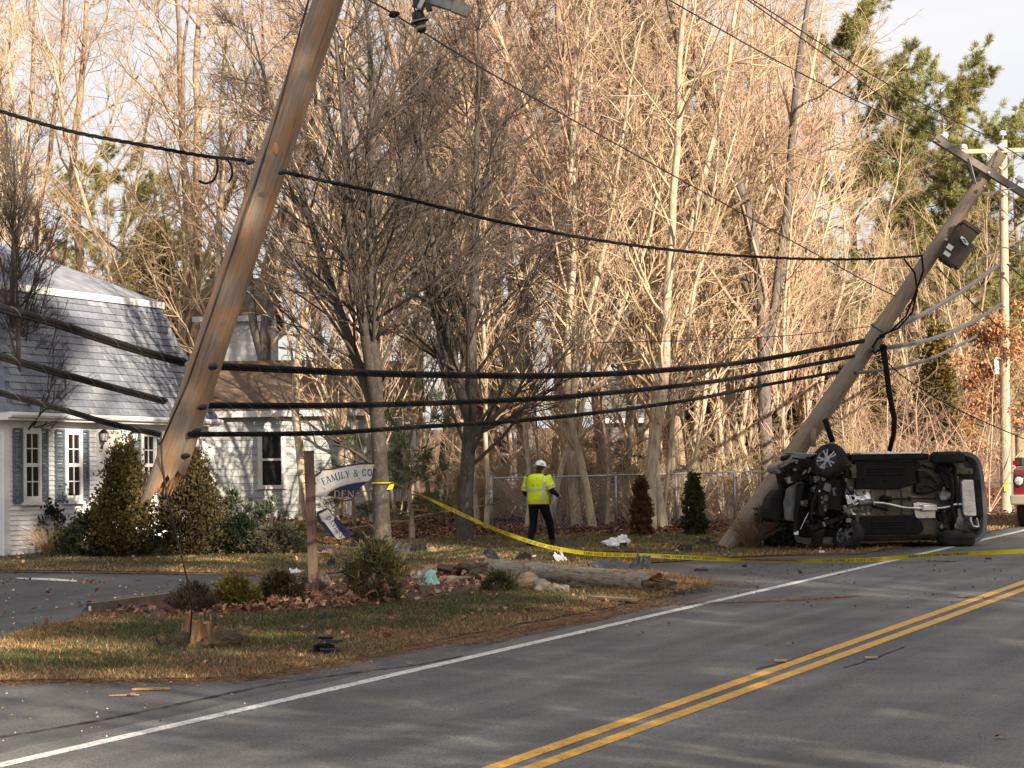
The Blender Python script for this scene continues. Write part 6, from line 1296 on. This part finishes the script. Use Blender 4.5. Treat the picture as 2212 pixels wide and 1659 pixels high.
def glyph(mb, ch, fn, sc, d0, d1, place):
    """place(x, y) -> world point for glyph coords; strokes become thin quads"""
    for pts, w in LET[ch][1]:
        for i in range(len(pts)-1):
            a = Vector(pts[i]); b = Vector(pts[i+1]); d = (b-a); 
            if d.length < 1e-6: continue
            d.normalize(); n = Vector((-d.y, d.x))*w/2; e = d*w*.12
            q = [a-n-e, b-n+e, b+n+e, a+n-e]; mb.add([place(v.x, v.y) for v in q], [(0, 1, 2, 3)])
def word(nm, txt, path, h, m, par, depth, orig, tilt=0):
    """set letters along a pixel path of crop points"""
    P = [Vector(p) for p in path]; seg = [0]
    for i in range(len(P)-1): seg.append(seg[-1]+(P[i+1]-P[i]).length)
    tot = sum(LET[c][0]+.1 for c in txt)*h; k = seg[-1]/tot; s = 0
    for c in txt:
        w = (LET[c][0]+.1)*h*k; mid = s+w/2; j = max(i for i in range(len(seg)-1) if seg[i] <= mid+1e-6); f = (mid-seg[j])/(seg[j+1]-seg[j]); c0 = P[j].lerp(P[j+1], f); d = (P[j+1]-P[j]).normalized(); up = Vector((d.y, -d.x))
        if LET[c][1]:
            mb = MB(po); st = c0-d*w/2
            def pl(x, y): q = st+d*(x*h*k)+up*(y*h); p = Q3(q.x, q.y, SY); p.y = orig.y-depth; return p
            glyph(mb, c, None, h, 0, 0, pl); mb.build(nm, m, par)
        s += w
word('letter', 'FAMILY & CO', [(1426, 572), (1480, 548), (1540, 530), (1600, 518), (1660, 510), (1720, 506), (1786, 505)], 50, 'sign_navy', sb, .0085, Bo)
word('letter', 'DEN', [(1500, 660), (1656, 662)], 50, 'sign_gold', sb, .0085, Bo)
# hanging lower fragment
Bo2 = Bo
frag = [(1374, 772), (1400, 755), (1455, 737), (1470, 752), (1500, 788), (1520, 812), (1548, 832), (1580, 880), (1622, 940), (1600, 952), (1590, 962), (1545, 970), (1500, 950), (1478, 940), (1440, 895), (1420, 868), (1380, 830)]
fb2 = board('board', frag, .0, .05, 'sign_navy', sign)
frag2 = [(1392, 782), (1458, 746), (1478, 770), (1508, 802), (1500, 830), (1530, 880), (1586, 952), (1545, 968), (1518, 958), (1462, 880), (1430, 840), (1412, 832)]
board('gold_line', frag2, -.003, .0, 'sign_gold', fb2)
cx_, cy_ = 1480, 860; board('white_field', [(cx_+(x-cx_)*.9, cy_+(y-cy_)*.95) for x, y in frag2], -.006, -.003, 'sign_white', fb2)
word('letter', 'DAVID-S', [(1444, 812), (1480, 858), (1515, 905), (1552, 960)], 34, 'sign_navy', fb2, .0085, Bo)
MB(po).bar(Q3(1330, 800), Q3(1390, 800), .02, .03).bar(Q3(1330, 560), Q3(1375, 560), .02, .03).build('bracket', 'metal_black', sign)
# ================================================================ timber edging, block, boards
def g3(x, y, dz=0): v = c3_(x, y); return G(v[0], v[1], dz)
ta_, tb_ = G(196, 1328, .085), G(372, 1304, .085); tm = thing('landscape_timber', 'long wooden landscape timber edging the driveway side of the bed', 'timber', ta_-Vector((0, 0, .085)))
mat('timber', (.2, .14, .1), (.12, .085, .06), rough=.9, scale=4, detail=9, bump=.006, bscale=20)
MB(ta_-Vector((0, 0, .085))).bar(ta_, tb_, .14, .15).build('beam', 'timber', tm); MB(ta_-Vector((0, 0, .085))).bar(ta_-(tb_-ta_).normalized()*.012, ta_+(tb_-ta_).normalized()*.0, .12, .13).build('end_grain', 'bark_dark', tm); MB(ta_-Vector((0, 0, .085))).bar(ta_-(tb_-ta_).normalized()*.02, ta_-(tb_-ta_).normalized()*.012, .04, .07).build('end_plate', 'plate_white', tm)
bk_o = G(694, 1285); mbk = MB(bk_o); Rk = Matrix.Rotation(.5, 3, 'X') @ Matrix.Rotation(-.45, 3, 'Y') @ Matrix.Rotation(.5, 3, 'Z')
bc = bk_o+Vector((0, 0, .2)); mbk.box(bc, (.23, .2, .17), Rk); bo_ = single('concrete_block', mbk, 'bark_dark', 'dark square block tilted at the foot of the sign post', 'block', bk_o); bev(bo_, .02, 3)
lg0, lg1 = G(897, 1268, .09), D(934, 1228, G(934, 1262).y); lgo = G(897, 1270)
mlog = MB(lgo).bar(lg0, lg1, .16, .1); single('split_board', mlog, 'pole_grey', 'grey split board leaning on the teal foam backing in the bed', 'board', lgo)
r_ = random.Random(21)
def shard(name, label, cat, vx, vy, w, h, m, seed, n=7, thick=.02, up=.5, yawr=3.14, dz=.0, crumple=.25):
    """torn curved sheet with thickness"""
    r = random.Random(seed); b = G(vx, vy); nx, ny = 7, 4; up = min(up, .75); a = r.uniform(-yawr, yawr)*.3; ca, sa = math.cos(a), math.sin(a); tilt = up; top = []; bot = []
    for j in range(ny+1):
        for i in range(nx+1):
            v = j/ny; u = (i/nx-.5)*w*(1-.55*v*r.random())+r.uniform(-.05, .05)*w;  zz = v*h*math.sin(tilt)+abs(math.sin(i*1.3+seed))*h*crumple*v+r.uniform(-.22, .22)*h*v; yy = v*h*math.cos(tilt)+.15*w*(i/nx-.5)**2
            p = b+Vector((u*ca-yy*sa, u*sa+yy*ca, max(zz, 0)+dz+.012)); top.append(p); bot.append(p+Vector((sa*thick, -ca*thick, -thick*.6)))
    k = (nx+1)*(ny+1); fs = []
    for j in range(ny):
        for i in range(nx):
            q = (j*(nx+1)+i, j*(nx+1)+i+1, (j+1)*(nx+1)+i+1, (j+1)*(nx+1)+i); fs += [q, tuple(k+z for z in q[::-1])]
    bd = [i for i in range(nx+1)]+[(j*(nx+1)+nx) for j in range(1, ny+1)]+[ny*(nx+1)+i for i in range(nx-1, -1, -1)]+[j*(nx+1) for j in range(ny-1, 0, -1)]
    for i in range(len(bd)): x, y = bd[i], bd[(i+1) % len(bd)]; fs.append((x, x+k, y+k, y))
    mb = MB(b).add(top+bot, fs); return single(name, mb, m, label, cat, b)
mat('debris_black', (.006, .006, .0065), (.014, .014, .015), rough=.5, scale=9, spec=.25); mat('debris_grey', (.035, .037, .042), (.055, .058, .062), rough=.6, scale=9); mat('airbag', (.75, .75, .74), (.6, .6, .6), rough=.9, scale=5)
DB = [ # label, vx, vy, w, h, mat, up
 ('teal foam insulation torn from the sign, in the bed', 924, 1268, .34, .26, 'foam_teal', 1.1, 'foam'),
 ('grey plastic panel on the lawn behind the juniper', 863, 1197, .42, .22, 'debris_grey', .9, 'panel'),
 ('black crumpled plastic right of the first lawn tree', 905, 1194, .34, .18, 'debris_black', .6, 'debris'),
 ('black crumpled plastic left of the first lawn tree', 765, 1184, .5, .28, 'debris_black', .8, 'debris'),
 ('black strip on the lawn right of the sign post', 722, 1186, .4, .06, 'debris_black', .3, 'debris'),
 ('small black hook of plastic beside the juniper', 712, 1224, .2, .14, 'debris_black', 1.1, 'debris'),
 ('white plastic piece at the driveway edge left of the post', 642, 1240, .24, .1, 'airbag', .6, 'debris'),
 ('blue sign chip on the dry tuft', 708, 1190, .3, .09, 'sign_navy', .9, 'sign piece'),
 ('white sign chip lying left of the blue chip', 690, 1196, .34, .07, 'sign_white', .3, 'sign piece'),
 ('long black bumper strip crossing under the caution tape', 1338, 1206, 1.1, .14, 'debris_black', .7, 'bumper piece'),
 ('large grey fender panel behind the fallen pole', 1338, 1236, 1.0, .26, 'debris_grey', .5, 'panel'),
 ('folded grey panel end right of the fender panel', 1378, 1236, .36, .3, 'debris_grey', 1.0, 'panel'),
 ('black trim strip lying on the shoulder near the white line', 1515, 1283, .78, .1, 'debris_black', .4, 'trim'),
 ('black plastic scrap left of the trim strip on the shoulder', 1470, 1286, .3, .08, 'debris_black', .4, 'debris'),
 ('black dangling plastic on the left end of the fallen pole', 1072, 1216, .3, .24, 'debris_black', 1.0, 'debris'),
 ('bent black rod behind the fallen pole', 1128, 1212, .4, .16, 'debris_black', 1.2, 'debris'),
 ('white broken chip behind the fallen pole', 1216, 1214, .32, .16, 'sign_white', 1.1, 'debris'),
 ('pink and white scrap on the lawn behind the fallen pole', 1150, 1205, .16, .06, 'airbag', .4, 'debris'),
 ('silver and black scrap beside the worker feet', 1218, 1180,   .44, .13, 'debris_grey', .6, 'debris'),
 ('black twisted scrap on the lawn right of the white airbag', 1475, 1192, .34, .14, 'debris_black', .9, 'debris'),
 ('black scrap between the airbag and the leaning pole', 1520, 1178, .34, .14, 'debris_black', .8, 'debris'),
 ('black scrap by the driveway mouth under the tape', 1515, 1235, .24, .06, 'debris_black', .4, 'debris'),
 ('black scrap on the island grass below the sign post', 708, 1342, .3, .1, 'debris_black', .8, 'debris'),
 ('black scrap standing on the lawn by the second lawn tree', 1012, 1170, .14, .2, 'debris_black', 1.3, 'debris'),
 ('black tangle on the driveway left of the sign post', 640, 1266, .5, .14, 'debris_black', .8, 'debris'),
 ('grey scrap on the driveway beyond the timber', 200, 1322, .3, .08, 'debris_grey', .4, 'debris'),
 ('small black bit left on the driveway paving', 132, 1354, .14, .04, 'debris_black', .4, 'debris'),
 ('black bits on the driveway above the timber', 460, 1296, .3, .08, 'debris_black', .4, 'debris'),
 ('dark lump on the driveway above the timber middle', 350, 1330-36, .26, .07, 'debris_black', .5, 'debris'),
 ('black flat scrap under the arborvitae edge', 480, 1196, .5, .1, 'debris_black', .6, 'debris'),
 ('small white bit on the driveway centre', 195, 1368, .12, .02, 'airbag', .3, 'debris'),
 ('black chip on the island grass left', 358, 1336+20, .14, .05, 'debris_black', .5, 'debris'),
 ('long black skid of plastic on the road under the tape', 2015, 1214, .9, .03, 'debris_black', .2, 'debris'),
 ('small dark clod on the road left of the edge line', 1608, 1226, .1, .05, 'debris_black', .9, 'debris'),
 ('tiny dark clod on the road below the wreck', 1730, 1240, .09, .05, 'debris_black', .9, 'debris'),
 ('small dark scrap on the lane near the yellow lines', 2135, 1272-62, .12, .04, 'debris_black', .6, 'debris'),
 ('white chip near the caution tape by the front wheel', 1775, 1196, .1, .05, 'airbag', .8, 'debris'),
]
for i, (lb, vx, vy, w, h, m, up, cat) in enumerate(DB):
    shard({'foam': 'foam_backing', 'panel': 'body_panel', 'bumper piece': 'bumper_strip', 'trim': 'trim_strip', 'sign piece': 'sign_chip'}.get(cat, 'debris_scrap'), lb, cat, vx, vy, w, h, m, 40+i, up=up)
ab = G(1335, 1182); mb = MB(ab); mb.blob(ab+Vector((0, 0, .07)), (.2, .14, .12), .55, 77, 3, .5, .1).blob(ab+Vector((.1, .02, .13)), (.1, .09, .1), .5, 78, 3, 0, .1).blob(ab+Vector((-.16, -.03, .07)), (.12, .1, .08), .5, 79, 3, 0, .1); single('deployed_airbag', mb, 'airbag', 'crumpled white deployed airbag lying on the far lawn', 'airbag', ab, smooth=True)
MB(ab).box(ab+Vector((.1, -.14, .05)), (.14, .1, .08)).build('inflator', 'debris_black', bpy.data.objects['deployed_airbag'])
# dark lamp module at the road edge
lm_o = G(706, 1416); lm = thing('tail_lamp_module', 'black ribbed plastic module on the grass edge near the road', 'car part', lm_o); r_ = random.Random(5)
for k in range(5):
    m_ = MB(lm_o).box(lm_o+Vector((-.02+.02*(k % 2)+.03*k*(k % 2), 0, .03+k*.042)), (.24-.02*k, .16, .032), Matrix.Rotation(.12*(k % 3)-.1, 3, 'Y') @ Matrix.Rotation(.2, 3, 'Z')); bev(m_.build('rib', 'debris_grey' if k % 2 else 'debris_black', lm), .008)
MB(lm_o).blob(lm_o+Vector((-.06, .03, .06)), (.1, .08, .07), .3, 3).build('housing', 'debris_black', lm)
# wood splinter slab, rocks, stick, concrete bench
sl = G(1320, 1310); mb = MB(sl); a, b = G(1270, 1299, .05), G(1372, 1308, .06); mb.prism([(0, -.03), (.3, -.09), (1.0, -.08), (1.02, .04), (.7, .1), (.2, .05)], a, (b-a), Vector((0, 0, 1)).cross((b-a).normalized())*1.0, 0, .03); single('wood_slab', mb, 'pole_grey', 'pale split wood slab on the straw at the road shoulder', 'wood', sl)
for i, (vx, vy, rx, rz, lb) in enumerate([(1146, 1266, .19, .12, 'large flat topped rock in front of the fallen pole'), (1172, 1281, .15, .13, 'tan rock in the middle of the three by the fallen pole'), (1210, 1284, .15, .1, 'rightmost rounded rock below the fallen pole'), (985, 1262, .22, .08, 'low grey rock in the mulch bed left of the fallen pole')]):
    b = G(vx, vy); single('rock', MB(b).blob(b+Vector((0, 0, rz*.5)), (rx, rx*.8, rz), .3, 30+i, 3, .3, .05), 'rockm' if 'rockm' in MATS else (mat('rockm', (.26, .215, .165), (.15, .125, .1), rough=.9, scale=6, detail=9, bump=.02, bscale=12).name), lb, 'rock', b, smooth=True)
cb = G(352, 1199); bn = thing('concrete_planter', 'weathered concrete planter block on a slab between the arborvitaes', 'planter', cb)
bev(MB(cb).box(cb+Vector((-.08, .05, .15)), (.4, .36, .26)).build('block', 'concrete', bn), .02); bev(MB(cb).box(cb+Vector((-.08, .05, .3)), (.5, .44, .05)).build('rim', 'concrete', bn), .015); bev(MB(cb).box(cb+Vector((.1, .0, .02)), (.78, .5, .04)).build('slab', 'concrete', bn), .01)
st = thing('broken_stake', 'short broken stake standing on the lawn left of the fallen pole', 'stake', G(872, 1216)); so_ = st.location.copy(); MB(so_).tube([so_, so_+Vector((.03, 0, .14)), so_+Vector((.02, 0, .3))], [.02, .016, .01], 6).build('shaft', 'bark_tan', st); MB(so_).tube([so_+Vector((.03, 0, .14)), so_+Vector((.08, 0, .2))], [.01, .004], 5).build('twig', 'bark_tan', st)
mc = G(285, 1494); single('wood_chip', MB(mc).prism([(0, 0), (.3, .02), (.36, .06), (.2, .1), (.02, .06)], mc, (1, 0, 0), (0, 1, 0), .012, .03), 'splinter', 'orange wood chip on the near pavement', 'wood chip', mc)
mc = G(235, 1506); single('wood_chip', MB(mc).prism([(0, 0), (.28, .02), (.2, .06)], mc, (1, 0, 0), (0, 1, 0), .012, .022), 'splinter', 'thin pale wood sliver on the near pavement left', 'wood chip', mc)
# soil clods thrown up round the stump and bed
r_ = random.Random(31); mat('clod', (.055, .04, .03), (.1, .07, .045), rough=.95, scale=9, bump=.02)
for i, (vx, vy, rx, rz, lb) in enumerate([(372, 1404, .22, .13, 'dark earth clod at the left foot of the stump'), (470, 1402, .2, .1, 'dark earth clod at the right foot of the stump'), (535, 1376, .13, .06, 'small earth clod right of the stump'), (630, 1365, .3, .05, 'low earth ridge on the island right of the stump'), (1000, 1246, .5, .16, 'big heap of turned earth left of the fallen pole'), (1040, 1258, .3, .12, 'smaller heap of turned earth by the fallen pole end'), (1230, 1282-8, .24, .08, 'dark clod under the fallen pole'), (1420, 1284, .26, .13, 'dark clod against the broken end of the fallen pole')]):
    b = G(vx, vy); single('earth_clod', MB(b).blob(b+Vector((0, 0, rz*.3)), (rx*.8, rx*.6, rz*1.1), .5, 60+i, 3, .4, .16), 'clod', lb, 'earth', b)
# ================================================================ caution tape
mat('tape_yellow', (.75, .6, .01), (.62, .5, .01), rough=.35, scale=6, spec=.5); mat('tape_print', (.03, .028, .02), rough=.5)
tp = [(846, 1041), (880, 1056), (940, 1084), (1000, 1112), (1060, 1139), (1110, 1158), (1165, 1176), (1220, 1188), (1290, 1197), (1400, 1200), (1520, 1206), (1650, 1212), (1760, 1213), (1880, 1209), (2000, 1200), (2110, 1195), (2260, 1188)]
def tdep(x): return 45.2-(x-846)/(1165-846)*4.5 if x < 1165 else max(38.6, 40.7-(x-1165)/600*2.1)
TP = catmull([D(x, y, tdep(x)) for x, y in tp], 8)
for p in TP: p.z = max(p.z, gz(p.x, p.y)+.06)
tpo = TP[0].copy(); tape = thing('caution_tape', 'yellow printed barrier tape strung from the lawn tree across the road', 'tape', tpo)
def tape_frame(i):
    d = (TP[min(i+1, len(TP)-1)]-TP[max(i-1, 0)]).normalized(); w = Vector((0, -.25, 1)).normalized(); tw = .35*math.sin(i*.23)+.5*math.sin(i*.071+1); w = (w-d*w.dot(d)).normalized(); n = d.cross(w); return (w*math.cos(tw)+n*math.sin(tw)), d
vs = []; 
for i, p in enumerate(TP): w, _ = tape_frame(i); vs += [p-w*.037, p+w.cross(Vector((1, 0, 0)))*.004, p+w*.037]
MB(tpo).add(vs, [(i*3+j, i*3+3+j, i*3+4+j, i*3+1+j) for i in range(len(TP)-1) for j in range(2)]).build('ribbon', 'tape_yellow', tape, True)
cl = [0]
for i in range(len(TP)-1): cl.append(cl[-1]+(TP[i+1]-TP[i]).length)
def tape_pt(s, v, off=.004):
    i = min(np.searchsorted(cl, s)-1, len(TP)-2) if s > 0 else 0; i = max(i, 0); f = (s-cl[i])/max(cl[i+1]-cl[i], 1e-6); w0, d0 = tape_frame(i); w1, _ = tape_frame(i+1); w = w0.lerp(w1, f); p = TP[i].lerp(TP[i+1], f); n = Vector((0, -1, 0)); return p+w*v+n*(off+.004)
s = .5; txt = 'FIRE LINE DO NOT CROSS'
while s < cl[-1]-2.2:
    mb = MB(tpo); x = s; h = .045
    for c in txt:
        st = x
        if LET.get(c) and LET[c][1]: glyph(mb, c, None, h, 0, 0, lambda u, v: tape_pt(st+u*h*1.25, (v-.5)*h))
        x += (LET[c][0]+.14)*h*1.25
    mb.build('lettering', 'tape_print', tape); s = x+.45
kn = Q3(1905, 560, 45.1); MB(tpo).prism([(0, 0), (.12, .02), (.17, .13), (.06, .1)], Vector((TP[0].x-.1, TP[0].y-.1, TP[0].z-.16)), (1, 0, 0), (0, 0, 1), 0, .01).build('knot', 'tape_yellow', tape)
mt_ = MB(tpo); tr0 = bpy.data.objects['lawn_tree'].location if 'lawn_tree' in bpy.data.objects else TP[0]; mt_.tube([Vector((tr0.x+.2*math.cos(a), tr0.y+.2*math.sin(a), TP[0].z-.02)) for a in np.linspace(0, 6.28, 24)], .012, 4); mt_.build('loop_round_trunk', 'tape_yellow', tape)
# ================================================================ road studs, blue paint mark, leaves on the road
mat('stud', (.62, .5, .36), (.5, .36, .24), rough=.5, scale=8)
c8 = lambda x, y: ((2000+x*.9186)/1.8228, (2100+y*.9186)/1.8228)
for (x, y, lb) in [(1170, 556, 'road stud left of the yellow lines nearest the camera'), (1557, 543, 'road stud right of the yellow lines'), (1952, 278, 'road stud far left of the yellow lines near the right edge')]:
    b = G(*c8(x, y), .012); t = thing('road_stud', lb, 'road stud', b); bev(MB(b).box(b+Vector((0, 0, .012)), (.13, .11, .02)).build('casting', 'steel', t), .006); MB(b).box(b+Vector((0, -.05, .018)), (.1, .02, .02)).build('reflector', 'stud', t)
mat('paint_blue', (.5, .56, .66), (.3, .34, .42), rough=.7, scale=12)
sheet('paint_mark', [tuple(G(x, y)[:2]) for x, y in [(32, 1249), (100, 1250), (165, 1255), (168, 1258), (100, 1255), (40, 1252)]], .012, 'paint_white')
mat('leaf_brown', (.3, .16, .09), (.2, .1, .055), rough=.8, scale=9)
lf = [(2150, 1598, 'curled brown leaf on the near right lane'), (1700, 1398, 'brown leaf left of the far yellow stripe'), (1180, 1356, 'small brown leaf left of the edge line'), (884, 1440, 'dark leaf on the shoulder near the grass tip'), (285, 1568-60, 'leaf on the near pavement'), (1390, 1372, 'pale leaf in the middle of the left lane'), (1445, 1352, 'tan leaf in the left lane beyond the white line'), (1705, 1317, 'orange clump in the lane below the wreck'), (100, 1300, 'leaf on the driveway left'), (298, 1282, 'leaf on the driveway near the arborvitaes'), (220, 1330-42, 'orange leaf on the driveway centre left'), (455, 1338-62, 'leaf on the driveway before the shrubs')]
for i, (vx, vy, lb) in enumerate(lf):
    b = G(vx, vy, .014); r = random.Random(i); pts = [(0, .06), (.2, .3), (.3, .14), (.45, .4), (.58, .16), (.74, .3), (.84, .1), (1, 0)]; L = .13; a = r.uniform(0, 6.28); d = Vector((math.cos(a), math.sin(a), 0)); s_ = Vector((-d.y, d.x, 0)); up = [b+d*L*t+s_*L*w*.8+Vector((0, 0, .008+.09*abs(w)*L*4*.3+.02*math.sin(t*3))) for t, w in pts]; dn = [b+d*L*t-s_*L*w*.8+Vector((0, 0, .012+.06*abs(w)*L*4*.3+.02*math.sin(t*3))) for t, w in pts]; k = len(pts)
    single('fallen_leaf', MB(b).add(up+dn, [(j, j+1, k+j+1, k+j) for j in range(k-1)]), 'leaf_brown', lb, 'leaf', b)
# grit and splinters scattered over lanes and driveway
def grit(name, poly, n, s0, s1, cols, seed, label):
    rg = np.random.default_rng(seed); x, y = in_poly(n, poly, rg); P = np.stack([x, y, SLOPE*y+.014], 1); r = rg.uniform(s0, s1, n)**1.0
    T = np.array([[1, 0, 0], [-.5, .8, 0], [-.5, -.8, 0], [0, 0, .8]]); V = P[:, None]+T[None]*r[:, None, None]*rg.uniform(.5, 1.4, (n, 4, 1)); F_ = (np.arange(n)[:, None, None]*4+np.array([[0, 1, 3], [1, 2, 3], [2, 0, 3]])[None]).reshape(-1, 3); o = P[0].copy()
    tag(link(name, npmesh(name, V.reshape(-1, 3)-o, F_, 3, 'leafcol', col=np.repeat(vcol(n, cols, rg, .2), 4, 0)), None, o), label, 'grit', kind='stuff')
px = lambda L: [tuple(G(x, y)[:2]) for x, y in L]
DK = [(.03, .028, .026), (.06, .045, .035), (.1, .06, .04)]
grit('grit', px([(1560, 1230), (2240, 1190), (2240, 1300), (1900, 1330), (1500, 1330), (1350, 1310)]), 170, .005, .03, DK, 81, 'dark crumbs and dirt scattered on the road by the wreck')
grit('grit', px([(-30, 1250), (640, 1256), (360, 1300), (0, 1378)]), 130, .006, .03, DK+[(.5, .5, .48)], 82, 'dark and white crumbs scattered on the driveway')
grit('grit', px([(0, 1480), (560, 1470), (1000, 1400), (1420, 1300), (1450, 1330), (900, 1470), (0, 1640)]), 120, .005, .016, DK+[(.45, .43, .4), (.4, .25, .13)], 83, 'fine grit along the near road edge')
grit('grit', px([(1450, 1230), (1900, 1205), (1900, 1225), (1560, 1270), (1440, 1290)]), 130, .006, .03, DK, 84, 'crumbled earth on the driveway mouth')
